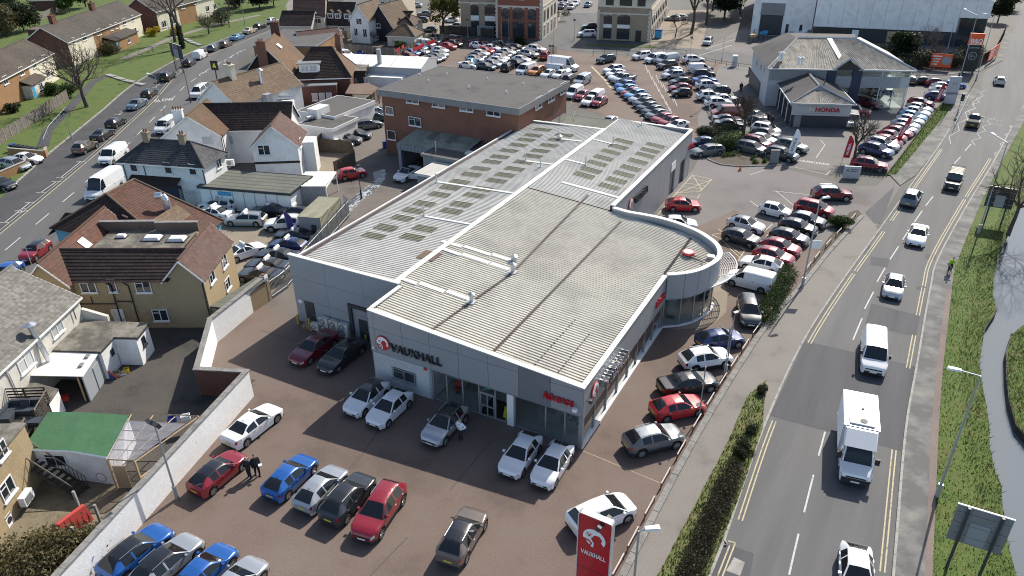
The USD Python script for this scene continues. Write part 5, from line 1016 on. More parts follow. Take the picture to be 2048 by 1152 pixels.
# pale lean-to against the boundary wall
lt=Frame(G(420,612,2.1),G(515,553,2.1)-G(420,612,2.1));q=G(430,632,2.1)
t=Thing('lean_to','long low lean to with grey sheet roof between the tan house and white wall','shed',lt.w(2,-1,0));LL=float(np.hypot(*(G(515,553,2.1)-G(420,612,2.1))[:2]))
for k in range(7):a,b=LL*k/7,LL*(k+.97)/7;m=MB();m.hexa([lt.w(a,-1.5,2.25),lt.w(b,-1.5,2.25),lt.w(b,.1,2.0),lt.w(a,.1,2.0)],[lt.w(a,-1.5,2.3),lt.w(b,-1.5,2.3),lt.w(b,.1,2.05),lt.w(a,.1,2.05)]);t.part('roof_panel',m,'felt_green')
t.part('wall',MB().box(lt,.05,LL-.05,-1.4,0,0,1.95),'pebbledash')

# boundary wall: white face to the forecourt, dark coping
WP=[G(524,555,2.4),G(420,637,2.4),G(392,737,2.4),G(492,742,2.4),G(110,1152,2.4)];WP=[np.r_[p[:2],0]for p in WP];WP[4]=WP[4]+(WP[4]-WP[3])*.12
t=Thing('boundary_wall','white rendered boundary wall with dark coping beside the forecourt','wall',WP[3])
for i,(a,b)in enumerate(zip(WP[:-1],WP[1:])):
 f=Frame(a,b-a);L=float(np.linalg.norm(b-a));sgn=1
 t.part('wall_face',MB().box(f,0 if i==0 else-.1,L+(.1 if i!=3 else 0),-.14,.14,0,2.36),'brick_dark' if i==2 else 'white_wall_worn','bare red brick return' if i==2 else None)
 n=int(L/.9)
 for k in range(n):t.part('coping_stone',MB().box(f,L*k/n+.008-(.2 if k==0 and i else 0),L*(k+1)/n-.008+(.2 if k==n-1 and i<3 else 0),-.21,.21,2.365+.0015*i,2.44+.003*((k*5)%3)+.0015*i),'coping')
f=Frame(WP[0],WP[1]-WP[0]);t.part('end_pier',MB().box(f,-.5,.02,-.25,.25,0,2.55),'white_wall_worn');q=f.w(-.24,0,0);t.part('pier_cap',MB().box(f,-.42,-.06,-.2,.2,2.553,2.62),'brick_red')

# grey tiled cream house in the lower left with its flat extension and lean-to
ge0,ge1=G(155,594,4.7),G(0,737,4.7);gu=(ge0-ge1);gf=Frame(ge1-gu*.9,gu,float(np.linalg.norm(gu))*1.9,9.6)
t=Thing('cream_house','cream rendered house with weathered grey tile roof','house',gf.w(gf.L-3,3,0));t.part('wall',walls(gf,4.7,0,'u',7.4),'grey_cream');roof(t,gf,4.7,7.4,'u','tile_grey',.2)
for x,y,w,h in((113,655,1.5,1.2),(50,722,1.7,1.4)):window_px(t,gf,'f',x,y,w,h,style=2,glass='window_curtain')
s0,z0=gf.px('f',25,770);t.part('drainpipe',MB().path([gf.w(s0-.3,-.08,4.5),gf.w(s0,-.08,3.9),gf.w(s0+.1,-.08,1.5),gf.w(s0+.5,-.3,1.0)],.05,6),'grey_cream');c=gf.w(gf.L-1.2,-.15,3.3);t.part('vent_pipe',MB().bar(c,c+Z*1.0,.04),'metal_dark')
t.part('buttress',MB().hexa([gf.w(gf.L-.1,-2.0,0),gf.w(gf.L+.2,-2.0,0),gf.w(gf.L+.2,0,0),gf.w(gf.L-.1,0,0)],[gf.w(gf.L-.1,-2.0,2.9),gf.w(gf.L+.2,-2.0,2.9),gf.w(gf.L+.2,0,3.6),gf.w(gf.L-.1,0,3.6)]),'grey_cream')
EP=[G(155,640,2.7),G(297,645,2.7),G(273,675,2.7),G(227,674,2.7),G(200,703,2.7),G(105,700,2.7)]
t=Thing('flat_extension','white back extension with stained flat felt roof','building',np.r_[EP[0][:2],0]);cen=sum(EP)/6;inn=[p+(cen-p)*.04 for p in EP];t.part('wall',slab_poly(inn,0,2.5),'white_render');t.part('flat_roof',slab_poly(EP,2.6,2.7),'felt_old');t.part('roof_edge',slab_poly([p+(p-cen)*.012 for p in EP],2.48,2.595),'metal_dark')
e1=Frame(inn[2],inn[1]-inn[2],float(np.linalg.norm(inn[1]-inn[2])),2);window(t,e1,'f',e1.L*.45,1.75,.5,.8,style=1,m='black_plastic');e2=Frame(inn[4],inn[3]-inn[4],float(np.linalg.norm(inn[3]-inn[4])),2);window(t,e2,'f',e2.L*.65,1.7,.4,.6,style=1,m='black_plastic',sill=False)
c=G(97,720,2.6);t.part('kitchen_flue',MB().path([c,c+Z*1.2+np.array([-.15,0,0]),c+Z*3.0+np.array([-.5,.1,0])],.2,12),'duct_steel','steel kitchen flue with conical cap',smooth=40);q=c+Z*3.0+np.array([-.5,.1,0]);t.part('flue_cap',MB().bar(q+Z*.12,q+Z*.3,.48,.06,14),'duct_steel',smooth=20)
LP=[G(108,702,2.5),G(200,703,2.5),G(166,754,2.35),G(62,752,2.35)]
t=Thing('metal_lean_to','lean to with bright white sheet roof and grey side door','shed',np.r_[LP[0][:2],0]);q=MB();q.hexa(LP[3:4]+LP[2:3]+LP[1:2]+LP[0:1],[p+Z*.06 for p in(LP[3],LP[2],LP[1],LP[0])]);t.part('roof_sheet',q,'roof_brightsheet')
lf=Frame(LP[2],LP[1]-LP[2],float(np.linalg.norm((LP[1]-LP[2])[:2])),.1);t.part('side_wall',MB().box(lf,.1,lf.L-.1,.1,.2,0,2.3),'clad_grey');t.part('door',MB().box(lf,1.6,2.5,.04,.095,.05,2.0),'clad_grey');t.part('back_wall',MB().box(Frame(LP[0],LP[1]-LP[0]),-1.0,3.0,-.3,-.2,0,2.3),'clad_grey');t.part('post',MB().bar(np.r_[LP[2][:2],0]+np.array([-.55,.2,0]),LP[2]+np.array([-.6,.25,0]),.07,n=6),'timber_pale')
for x,y,r in((1,0,.12),):t.part('roof_vent',MB().box(lf,lf.L*.35,lf.L*.5,.5,.8,2.52,2.6).box(lf,lf.L*.7,lf.L*.85,.5,.8,2.56,2.64),'lead_grey')
p=G(64,762,1.9);of=Frame(G(104,800,1.8),G(118,782,1.8)-G(104,800,1.8));t=Thing('outhouse','small white outhouse with grey felt roof beside the timber deck','shed',np.r_[G(110,800)[:2],0]);OP=[G(40,790,2.0),G(62,763,2.0),G(117,778,2.0),G(98,806,2.0)];t.part('wall',slab_poly([p+(sum(OP)/4-p)*.04 for p in OP],0,1.9),'white_render');t.part('flat_roof',slab_poly(OP,1.905,2.02),'felt_old')
# clutter beside the lean-to
def crate(name,label,c,s,m,cat):t=Thing(name,label,cat,c);f=Frame(c,hdg(70));t.part('side',MB().box(f,-s[0],s[0],-s[1],-s[1]+.03,c[2]+.02,c[2]+s[2]).box(f,-s[0],s[0],s[1]-.03,s[1],c[2]+.02,c[2]+s[2]).box(f,-s[0],-s[0]+.03,-s[1]+.031,s[1]-.031,c[2]+.02,c[2]+s[2]).box(f,s[0]-.03,s[0],-s[1]+.031,s[1]-.031,c[2]+.02,c[2]+s[2]),m);t.part('base',MB().box(f,-s[0],s[0],-s[1],s[1],c[2],c[2]+.018),m);return t
crate('plastic_crate','red plastic crate under the white sheet roof',G(132,800),(.25,.2,.4),'crate_red','crate');crate('cardboard_box','open cardboard box by the white extension',G(232,752),(.35,.25,.35),'timber_pale','box');crate('cardboard_box','flat white box lying with the rubbish in the gravel yard',G(243,748),(.4,.28,.12),'sign_white','box');crate('plastic_crate','yellow crate beside the white box in the gravel yard',G(254,745),(.2,.2,.4),'yellow_post','crate')
c=G(211,758);t=Thing('folded_parasol','red white and blue folded awning leaning on the grey door wall','awning',c);t.part('cloth',MB().hexa([c+np.array([-.1,0,0]),c+np.array([.9,-.1,0]),c+np.array([.95,.1,0]),c+np.array([-.1,.2,0])],[c+np.array([-.35,.2,1.3]),c+np.array([-.2,.2,1.25]),c+np.array([-.2,.3,1.25]),c+np.array([-.35,.3,1.3])]),'bin_blue');t.part('striped_edge',MB().bar(c+np.array([-.15,.1,1.28]),c+np.array([.97,-.02,.04]),.06),'crate_red')
c=G(236,728);t=Thing('metal_trolley','dark metal trolley against the white extension','trolley',c);f=Frame(c,hdg(95));m=MB()
for a in(-.4,.4):
 for b in(-.2,.2):m.bar(f.w(a,b,0),f.w(a,b,1.2),.025,n=5)
for z in(.35,.8):m.box(f,-.42,.42,-.22,.22,z,z+.03)
t.part('frame',m,'metal_dark');t.part('box',MB().box(f,-.3,.2,-.15,.15,.84,1.1),'bin_black')

# timber deck with sofa, stairs, green roofed outbuilding, pergola
DK=[G(-60,800,2.2),G(100,795,2.2),G(62,860,2.2),G(30,902,2.2),G(-80,900,2.2)];dk=Frame(DK[1],DK[2]-DK[1])
t=Thing('timber_deck','raised dark timber deck with railings over the patio','deck',np.r_[DK[1][:2],0]);Dp=sg.Polygon(xy(DK));dd=G(100,795,2.2)-G(-60,800,2.2);ang=math.degrees(math.atan2(dd[1],dd[0]))
for k in range(-40,40):
 ln=sg.LineString([(DK[1][0]-40,DK[1][1]+k*.16),(DK[1][0]+40,DK[1][1]+k*.16)]);ln=affinity.rotate(ln,ang,origin=(DK[1][0],DK[1][1])).intersection(Dp)
 if ln.is_empty or ln.geom_type!='LineString' or ln.length<.3:continue
 a,b=ln.coords[0],ln.coords[-1];f=Frame(a,(b[0]-a[0],b[1]-a[1]));t.part('deck_board',MB().box(f,0,ln.length,-.07,.07,2.13,2.18+.004*(k%3)),'timber_grey' if k%4 else 'timber_dark')
t.part('substructure',slab_poly([p+(sum(DK)/5-p)*.05 for p in DK],0.0,2.1),'timber_dark')
def railing(th,A,B,h,z,n=4,m='timber_dark'):
 A,B=np.array(A,float),np.array(B,float);L=np.linalg.norm(B-A);k=max(1,int(round(L/1.4)))
 for i in range(k+1):p=A+(B-A)*i/k;th.part('rail_post',MB().box(Frame(p,B-A),-.05,.05,-.05,.05,p[2]-.1,p[2]+h),m)
 f=Frame(A,B-A)
 for i in range(n):zz=h*(i+.7)/n;q=MB();o=f.v*.06;q.hexa([A+o+Z*(zz-.06),B+o+Z*(zz-.06),B+o*1.5+Z*(zz-.06),A+o*1.5+Z*(zz-.06)],[A+o+Z*(zz+.06),B+o+Z*(zz+.06),B+o*1.5+Z*(zz+.06),A+o*1.5+Z*(zz+.06)]);th.part('rail_board',q,'timber_grey' if i==n-1 else m)
railing(t,G(-30,802,2.2),G(96,797,2.2),1.0,2.2);railing(t,G(98,800,2.2),G(74,842,2.2),1.0,2.2);railing(t,G(56,858,2.2),G(32,896,2.2),1.0,2.2)
c=G(52,825,2.2);sf=Frame(c,dd);t=Thing('corner_sofa','dark blue corner sofa on the timber deck','sofa',c);s_=lambda u0,u1,v0,v1,z0,z1:MB().box(sf,u0,u1,v0,v1,2.2+z0,2.2+z1)
t.part('seat',s_(-1.1,1.1,-.4,.35,.05,.42),'sofa_blue');t.part('backrest',s_(-1.1,1.1,.36,.55,.05,.8),'sofa_blue');t.part('armrest',s_(-1.32,-1.11,-1.2,.55,.05,.62),'sofa_blue');t.part('seat',s_(-1.1,-.4,-1.2,-.41,.05,.42),'sofa_blue');q=MB();q.hexa([sf.w(-.3,.1,2.63),sf.w(.35,.1,2.63),sf.w(.35,.3,2.63),sf.w(-.3,.3,2.63)],[sf.w(-.25,.25,3.15),sf.w(.35,.25,3.1),sf.w(.35,.34,3.1),sf.w(-.25,.34,3.15)]);t.part('cushion',q,'sofa_blue')
c=G(70,850,2.2);f=Frame(c,dd);t=Thing('footstool','blue padded footstool in front of the corner sofa','footstool',c);t.part('pad',MB().box(f,-.45,.5,-.3,.35,2.3,2.62),'sofa_blue');t.part('base',MB().box(f,-.4,.45,-.25,.3,2.2,2.29),'timber_dark')
GP=[G(45,898,2.5),G(142,902,2.6),G(212,914,2.45),G(258,830,2.45),G(160,824,2.6),G(96,824,2.55)]
t=Thing('green_roofed_outbuilding','white outbuilding roofed with green artificial turf','outbuilding',np.r_[GP[0][:2],0]);q=MB();q.add(GP,[(0,1,4),(0,4,5),(1,2,3),(1,3,4)]);q.add([p-Z*.08 for p in GP],[(0,4,1),(0,5,4),(1,3,2),(1,4,3)])
for a,b in((0,1),(1,2),(2,3),(3,4),(4,5),(5,0)):q.add([GP[a],GP[b],GP[b]-Z*.08,GP[a]-Z*.08],[(0,2,1),(0,3,2)])
t.part('turf_roof',q,'artificial_turf');cg=sum(GP)/6;gi=[p+(cg-p)*.03 for p in GP];q=MB()
for a,b in((0,1),(1,2),(2,3),(3,4),(4,5),(5,0)):q.add([np.r_[gi[a][:2],0],np.r_[gi[b][:2],0],gi[b]-Z*.1,gi[a]-Z*.1],[(0,1,2),(0,2,3)])
t.part('wall',q,'white_render');t.part('fascia',MB().bar(GP[0]-Z*.05,GP[1]-Z*.05,.07,n=4).bar(GP[1]-Z*.05,GP[2]-Z*.05,.07,n=4),'white_frame');gg=Frame(gi[0],gi[1]-gi[0],float(np.linalg.norm((gi[1]-gi[0])[:2])),2);window_px(t,gg,'f',112,920,1.5,1.0,style=2)
c=G(205,950);t.part('bicycle_sculpture',MB().path([gg.w(gg.L*1.62+.35*math.cos(a),-.7+.0,1.1+.35*math.sin(a))for a in np.linspace(0,6.283,13)],.02,4),'metal_dark')
PG=[G(214,917,2.5),G(268,920,2.4),G(395,830,2.3),G(262,823,2.5)]
t=Thing('pergola','timber lean to glazed with clear corrugated plastic','pergola',np.r_[PG[0][:2],0])
for i in range(6):k=i/5;a=PG[0]+(PG[3]-PG[0])*k;b=PG[1]+(PG[2]-PG[1])*k;t.part('rafter',MB().bar(a-Z*.08,b-Z*.08,.05,n=4),'timber_pale')
for i in range(4):k=i/3;a=PG[0]+(PG[1]-PG[0])*k;b=PG[3]+(PG[2]-PG[3])*k;t.part('purlin',MB().bar(a-Z*.17,b-Z*.17,.045,n=4),'timber_pale')
for i in range(5):k0,k1=i/5+.005,(i+1)/5-.005;a0,a1=PG[0]+(PG[3]-PG[0])*k0,PG[0]+(PG[3]-PG[0])*k1;b0,b1=PG[1]+(PG[2]-PG[1])*k0,PG[1]+(PG[2]-PG[1])*k1;(t.part('sheet',ribbed(np.arange(0,1.01,.125),lambda x:a0+(a1-a0)*x,lambda x:b0+(b1-b0)*x,.02),'poly_sheet')if i<4 else None)
for p in(PG[0],PG[1],PG[2]):t.part('post',MB().box(Frame(p,PG[1]-PG[0]),-.06,.06,-.06,.06,0,p[2]-.1),'timber_pale')
t.part('half_wall',MB().box(Frame(PG[1],PG[2]-PG[1]),0,3.5,-.06,.06,0,.9),'timber_pale');t.part('door',MB().box(Frame(PG[0],PG[1]-PG[0]),.15,1.0,-.05,0,.05,1.9),'timber_pale')
for k,(x,y,l)in enumerate(((345,842,'blue storage tub under the pergola sheets'),(372,838,'white storage tub at the far end of the pergola'))):crate('storage_tub',l,G(x,y,1.0),(.3,.2,.35),['bin_blue','sign_white'][k],'tub')
# external stair from the deck down to the patio
A,B=G(38,905,2.15),G(165,985,.1);t=Thing('outside_staircase','dark timber staircase dropping from the deck to the patio','staircase',np.r_[A[:2],0]);d=B-A;f=Frame(A,d);Lh=float(np.hypot(*d[:2]))
for i in range(11):k=(i+.5)/11;t.part('tread',MB().box(f,Lh*k-.14,Lh*k+.14,-.5,.5,2.15-2.05*k-.03,2.15-2.05*k),'timber_dark')
for v in(-.5,.5):
 q=MB();q.bar(f.w(0,v,2.1),f.w(Lh,v,.1),.09,n=4);t.part('stringer',q,'timber_dark');q=MB();q.bar(f.w(0,v,3.1),f.w(Lh,v,1.05),.05,n=4);t.part('handrail',q,'timber_grey')
 q=MB()
 for i in range(16):k=i/15;q.bar(f.w(Lh*k,v,2.15-2.0*k),f.w(Lh*k,v,3.08-2.0*k),.025,n=4)
 t.part('balusters',q,'timber_dark',kind='stuff')
# tan house at the bottom left corner
hA=G(0,868,4.4);hh=Frame(G(48,850,4.4)-hdg(-2)*12,hdg(-2),12,8);hw=hh.w
t=Thing('corner_house','tan rendered house at the lower left corner','house',hw(11,0,0));t.part('wall',MB().box(hh,0,hh.L,0,8,0,4.4),'pebbledash');t.part('flat_roof',MB().box(hh,-.1,hh.L+.1,-.08,8,4.403,4.5),'felt_old')
window_px(t,hh,'f',14,977,1.3,1.2,style=2);window_px(t,hh,'f',2,900,1.0,1.1,style=2)
c=G(52,997,.8);f=Frame(c,hdg(-2));t=Thing('air_conditioner','beige air conditioner on the wall of the tan corner house','air conditioner',c);t.part('casing',MB().box(f,-.45,.55,-.2,.2,.5,1.2),'white_plastic');t.part('grille',MB().box(f,-.35,.3,-.225,-.203,.58,1.12),'steel_grey');t.part('bracket',MB().box(f,-.4,-.35,-.2,.9,.42,.48).box(f,.4,.45,-.2,.9,.42,.48),'metal_dark')
c=G(14,1050);f=Frame(c,hdg(-2));t=Thing('washing_machine','white washing machine standing on the patio','washing machine',c);t.part('body',MB().box(f,-.3,.3,-.3,.3,.02,.86),'white_plastic');t.part('door',disc(lambda s,z,o:f.w(s,-.3-o,z),0,.45,.2,.002,.04,16),'window_glass');t.part('control_panel',MB().box(f,-.28,.28,-.32,-.302,.72,.84),'steel_grey')
c=G(152,1055);f=Frame(c,hdg(33));t=Thing('covered_bench','bench under a red patterned cover on the patio','bench',c);q=MB();q.hexa([f.w(-.95,-.35,.02),f.w(.95,-.35,.02),f.w(.95,.3,.02),f.w(-.95,.3,.02)],[f.w(-.9,.0,.95),f.w(.9,.0,1.1),f.w(.9,.25,1.1),f.w(-.9,.25,.95)]);t.part('cover',q,'red_cloth')
for k in range(6):t.part('quilt_seam',MB().bar(f.w(-.8+k*.32,-.36,.1),f.w(-.8+k*.32,-.01,.96),.018,n=4),'sign_red')
for x,y,l in((160,1018,'concrete fence post nearest the pergola'),(202,1045,'middle concrete fence post behind the white wall'),(158,1090,'concrete fence post nearest the bramble')):
 c=G(x,y);t=Thing('fence_post',l,'post',c);t.part('post',MB().box(Frame(c,(1,0)),-.07,.07,-.07,.07,0,1.5),'concrete');t.part('stay',MB().box(Frame(c,(1,0)),-.12,.12,-.12,.12,0,.12),'concrete')
bush('bramble','tangled brown green bramble in the lower left corner',G(60,1120,.7),(3.6,2.6,1.1),9000,.11,'leaf_bramble',21,'bramble');bush('bramble','smaller bramble climbing the coping of the white wall',G(150,1095,.7),(1.2,1.4,.9),3000,.09,'leaf_bramble',22,'bramble')
# ------------------------------------------------------------------ buildings further off
# terraced houses on the left bank
def terrace(label,fr,ze,zr,strips,wins,chims,end_m='brick_dark',tile='tile_house',porch=None):
 t=Thing('terraced_house',label,'house',fr.w(fr.L/2,0,0))
 for u0,u1,m in strips:t.part('wall',MB().box(fr,u0+.003,u1-.003,0,fr.D,0,ze),m)
 q=MB();q2=MB();q.hexa([fr.w(0-.03,0,0),fr.w(0,0,0),fr.w(0,fr.D,0),fr.w(-.03,fr.D,0)],[fr.w(-.03,0,ze),fr.w(0,0,ze),fr.w(0,fr.D,ze),fr.w(-.03,fr.D,ze)])
 q.poly([fr.w(-.03,0,ze),fr.w(-.03,fr.D,ze),fr.w(-.03,fr.D/2,zr)]);q2.poly([fr.w(fr.L,0,ze),fr.w(fr.L,fr.D,ze),fr.w(fr.L,fr.D/2,zr)])
 t.part('gable_wall',q,end_m);t.part('gable_wall',q2,end_m);roof(t,fr,ze,zr,'u',tile,.3)
 for x,y,w,h in wins:window_px(t,fr,'f',x,y,w,h,style=2)
 for u in chims:chimney(t,fr.w(u,fr.D/2,0),zr-.6,zr+1.3,1.5,.8,'brick_dark',3,fr)
 for u0,u1,d,m in(porch or()):
  t.part('porch',MB().box(fr,u0,u1,-d,-.01,0,2.3),m);q=MB();q.hexa([fr.w(u0-.2,-d-.3,2.3),fr.w(u1+.2,-d-.3,2.3),fr.w(u1+.2,-.02,3.1),fr.w(u0-.2,-.02,3.1)],[fr.w(u0-.2,-d-.3,2.4),fr.w(u1+.2,-d-.3,2.4),fr.w(u1+.2,-.02,3.2),fr.w(u0-.2,-.02,3.2)]);t.part('porch_roof',q,tile)
  f=lambda s,z,o:fr.w(s,-d-o,z);window(t,fr,f,(u0+u1)/2+.5,1.4,1.4,1.2,style=2);door(t,fr,f,u0+.6,.9,2.0,'sign_blue')
 return t
h1=frame_px((0,158),(103,105),5.0,8.5);h1=Frame(h1.w(-9,0,0),h1.u,h1.L+9,8.5);ub=h1.px('f',58,140)[0]
terrace('nearest terraced house, yellow brick and cream under a brown roof',h1,5.0,7.6,[(0,ub,'brick_yellow'),(ub,h1.L,'cream_render')],[(10,160,1.6,1.4),(42,142,1.6,1.4),(68,128,1.5,1.3),(87,117,1.2,1.3),(78,158,1.5,1.7),(95,147,1.3,1.4)],[h1.px('f',4,155)[0]],tile='tile_houseb',porch=[(ub-4.5,ub+1.5,1.6,'grey_cream')])
h2=frame_px((134,83),(279,27),5.0,9.0);k1,k2=h2.px('f',184,63)[0],h2.px('f',236,42)[0]
terrace('middle terraced house with dark brick gable and long porch roof',h2,5.0,7.9,[(0,k1,'cream_render'),(k1,k2,'brick_yellow'),(k2,h2.L,'cream_render')],[(147,81,1.0,1.2),(168,74,1.7,1.3),(197,64,1.7,1.3),(222,55,1.2,1.3),(232,51,1.2,1.3),(248,43,1.7,1.3),(265,36,1.3,1.3),(270,62,1.6,1.4)],[h2.px('f',200,60)[0]-9,h2.px('f',240,45)[0]-2],porch=[(k1+3.5,k2+2.5,2.6,'brick_yellow')])
h3=Frame(G(311,22,5.0),hdg(12),26,9.0)
terrace('furthest terraced house behind the twin ivy trees',h3,5.0,7.9,[(0,9,'cream_render'),(9,17,'brick_yellow'),(17,26,'cream_render')],[(328,48,1.8,1.5),(346,42,1.8,1.5),(365,12,1.6,1.3),(390,3,1.6,1.3),(415,17,1.6,1.4),(430,13,1.4,1.4)],[8.0])
for lb,(x,y),hd,L,D,m in(('dark roofed garden shed behind the middle terrace',(62,20),88,8,5,'felt_grey'),('low garden outbuilding between the two nearest terraces',(60,80),95,5,3.5,'felt_brown')):
 f=Frame(G(x,y),hdg(hd),L,D);t=Thing('garden_shed',lb,'shed',f.w(1,1,0));t.part('wall',walls(f,2.2),'brick_dark');flat_roof(t,f,2.35,m,.15,.25,'metal_dark');door(t,f,'f',1.2,.9,1.9,'timber_dark')
board_fence('timber_fence','pale timber garden fence behind the middle terrace',gp((82,42),(105,30),(128,18)),1.8,'timber_grey');board_fence('timber_fence','weathered timber fence along the footpath by the nearest terrace',gp((0,290),(70,245),(138,200)),1.8,'timber_grey')
for lb,P,h in(('brick garden wall on the left with a weedy planted top',((0,362),(55,338),(52,325)),1.1),('brick garden wall beside the driveway',((20,310),(92,316),(96,308)),1.0)):
 t=Thing('garden_wall',lb,'wall',G(*P[0]));Q=gp(*P)
 for a,b in zip(Q[:-1],Q[1:]):f=Frame(a,b-a);L=float(np.linalg.norm(b-a));t.part('wall',MB().box(f,0,L,-.12,.12,0,h),'brick_yellow');t.part('coping',MB().box(f,0,L,-.16,.16,h+.003,h+.09),'concrete')
for k in range(6):
 c=G(28+k*9,302+k*1.6);f=Frame(c,hdg(100));t=Thing('wheelie_bin',f'{["blue lidded", "black", "black", "black", "black", "black"][k]} wheelie bin, number {["one", "two", "three", "four", "five", "six"][k]} from the left by the garden wall','wheelie bin',c,group=None);t.part('body',MB().hexa([f.w(-.24,-.3,.06),f.w(.24,-.3,.06),f.w(.24,.28,.06),f.w(-.24,.28,.06)],[f.w(-.29,-.36,1.0),f.w(.29,-.36,1.0),f.w(.29,.34,1.0),f.w(-.29,.34,1.0)]),'bin_black');t.part('lid',MB().box(f,-.3,.3,-.38,.36,1.005,1.06),'bin_blue' if k==0 else 'bin_black');t.part('wheel',MB().bar(f.w(-.26,.26,.1),f.w(.26,.26,.1),.1,n=8),'tyre' if 'tyre' in MAT else 'black_plastic')
# barn, cottages and timber house at the top
def simple_house(name,label,fr,ze,zr,kind,wm,rm,wins=(),z0=0,m2=None,cat='house',**k):
 t=Thing(name,label,cat,fr.w(fr.L/2,0,0));t.part('wall',walls(fr,ze,0,kind if kind in 'uv' else None,zr),wm);roof(t,fr,ze,zr,kind,rm,.25,m2=m2,**k)
 for w in wins:window_px(t,fr,w[0],w[1],w[2],w[3],w[4],style=2)
 return t
bn=frame_px((558,50),(621,51),3.6,6.5);simple_house('black_roofed_barn','white barn with a black tiled roof beside the street',bn,3.6,6.2,'u','cream_render','tile_dark',[('f',573,62,1.2,1.0),('f',606,64,1.4,1.0)])
ct=frame_px((646,48),(700,50),3.0,8.0);t=simple_house('dormer_cottage','cream cottage with three small dormers in its dark roof',ct,3.0,7.4,'u','cream_render','tile_dark',[('f',661,60,2.2,1.0),('f',685,61,1.0,1.3),('f',691,68,.9,1.8)])
for x,y in((658,39),(673,40),(691,40)):
 s,z=ct.px('f',x,y+5);k=4.4/4.0;f=lambda s_,z_,o,s0=s:ct.w(s0+s_,1.0-o,z_);zz=4.2
 p=t.part('dormer',MB().box(Frame(ct.w(s,1.0,0),ct.u),-.75,.75,0,1.6,zz-.1,zz+1.2),'white_frame');put(p,'dormer_roof',MB().add([ct.w(s-.95,.85,zz+1.2),ct.w(s+.95,.85,zz+1.2),ct.w(s,.85,zz+1.9),ct.w(s,2.6,zz+1.9),ct.w(s-.95,2.0,zz+1.2),ct.w(s+.95,2.0,zz+1.2)],[(0,1,2),(0,2,3),(0,3,4),(1,5,3),(1,3,2)]),'tile_dark',off=t.loc);window(t,ct,f,0,zz+.55,1.1,.9,style=2)
big=frame_px((596,34),(644,33),5.0,8.0);simple_house('red_roofed_cottage','tall dark red roofed cottage behind the barn',Frame(big.w(-1,0,0),big.u,big.L+1.5,9),5.0,9.5,'u','cream_render','tile_maroon',[('f',635,40,1.6,1.6)])
wc=frame_px((699,38),(736,40),5.2,9.0);simple_house('lilac_gabled_cottage','pale lilac cottage with its gable to the car park',wc,5.2,8.4,'v','white_render','tile_dark',[('f',718,43,1.4,1.3),('f',712,64,.9,1.6),('f',730,66,1.0,1.8)],m2='tile_tan')
bk_=frame_px((738,50),(786,54),3.4,9.0);t=simple_house('black_timber_house','black weatherboarded house with a steep gable',bk_,3.4,8.0,'v','timber_black','tile_brown',[('f',755,51,1.6,1.0),('f',752,75,1.6,.8)],m2='tile_tan')
for k in range(18):t.part('weatherboard',MB().box(bk_,-.02,bk_.L+.02,-.03,-.003,.2+k*.18,.2+k*.18+.15),'timber_black')
ew=frame_px((790,49),(826,50),3.6,7.0);simple_house('cream_wing','cream wing with dark hipped roof beside the black timber house',ew,3.6,6.0,'hip','cream_render','tile_dark',[('f',800,60,1.0,1.0)],m2='tile_brown');lw=frame_px((774,70),(800,82),2.4,5.0);simple_house('low_tiled_cottage','low cream cottage with mossy tiled roof beside the red sale strips',Frame(lw.o,hdg(104),6.5,5.5),2.4,4.4,'hip','cream_render','tile_tan')
th_=frame_px((757,22),(803,24),2.0,9.0);simple_house('tall_white_house','tall white house rising behind the black timber house',Frame(th_.o,th_.u,th_.L,9),7.0,10,'u','cream_render','tile_maroon',[('f',765,9,1.2,1.6),('f',782,7,1.2,1.6),('f',795,3,1.2,1.6)])
# brick workshop with flat roof, pink roofed shop
bk2=frame_px((634,92),(675,66),3.8,12.0);bk2=Frame(bk2.w(-1,0,0),bk2.u,bk2.L+4,13);t=Thing('brick_workshop','long brick workshop with grey flat roof behind the pink roofed shop','building',bk2.w(2,2,0));t.part('wall',walls(bk2,3.8),'brick_yellow');flat_roof(t,bk2,3.9,'felt_grey',.2,.1,'lead_grey');t.part('annexe',MB().box(bk2,bk2.L+.02,bk2.L+4,.2,5,0,3.0),'brick_yellow')
pk=frame_px((597,110),(632,96),3.0,7.0);simple_house('pink_roofed_shop','small shop with a pale pink ribbed roof',Frame(G(608,113,0),hdg(60),9,6.5),3.2,4.6,'u','grey_cream','tile_maroon')
# the dark brick inn
inn_=frame_px((489,146),(582,143),5.4,13);t=Thing('brick_inn','dark brick inn with steep rust tiled roofs and tall chimneys','inn',inn_.w(5,3,0));t.part('wall',walls(inn_,5.4),'brick_dark');roof(t,inn_,5.4,9.8,'v','tile_rust',.35)
iw=Frame(inn_.w(inn_.L+.05,1.0,0),inn_.u,9.5,8.5);t.part('wall',walls(iw,4.2),'brick_dark');roof(t,iw,4.2,8.2,'hip','tile_dark',.35,hip=3.0,m2='tile_rust')
q=MB();lo_,ro_=inn_.w(-.35,-.35,5.2),inn_.w(inn_.L+.35,-.35,5.2);t.part('front_gable',MB().poly([inn_.w(0,-.02,5.35),inn_.w(inn_.L,-.02,5.35),inn_.w(inn_.L/2,-.02,9.6)]),'tile_dark')
for x,y,w,h in((517,158,1.2,1.9),(557,158,1.2,1.9),(561,188,1.3,1.5)):window_px(t,inn_,'f',x,y,w,h,style=2,glass='window_curtain')
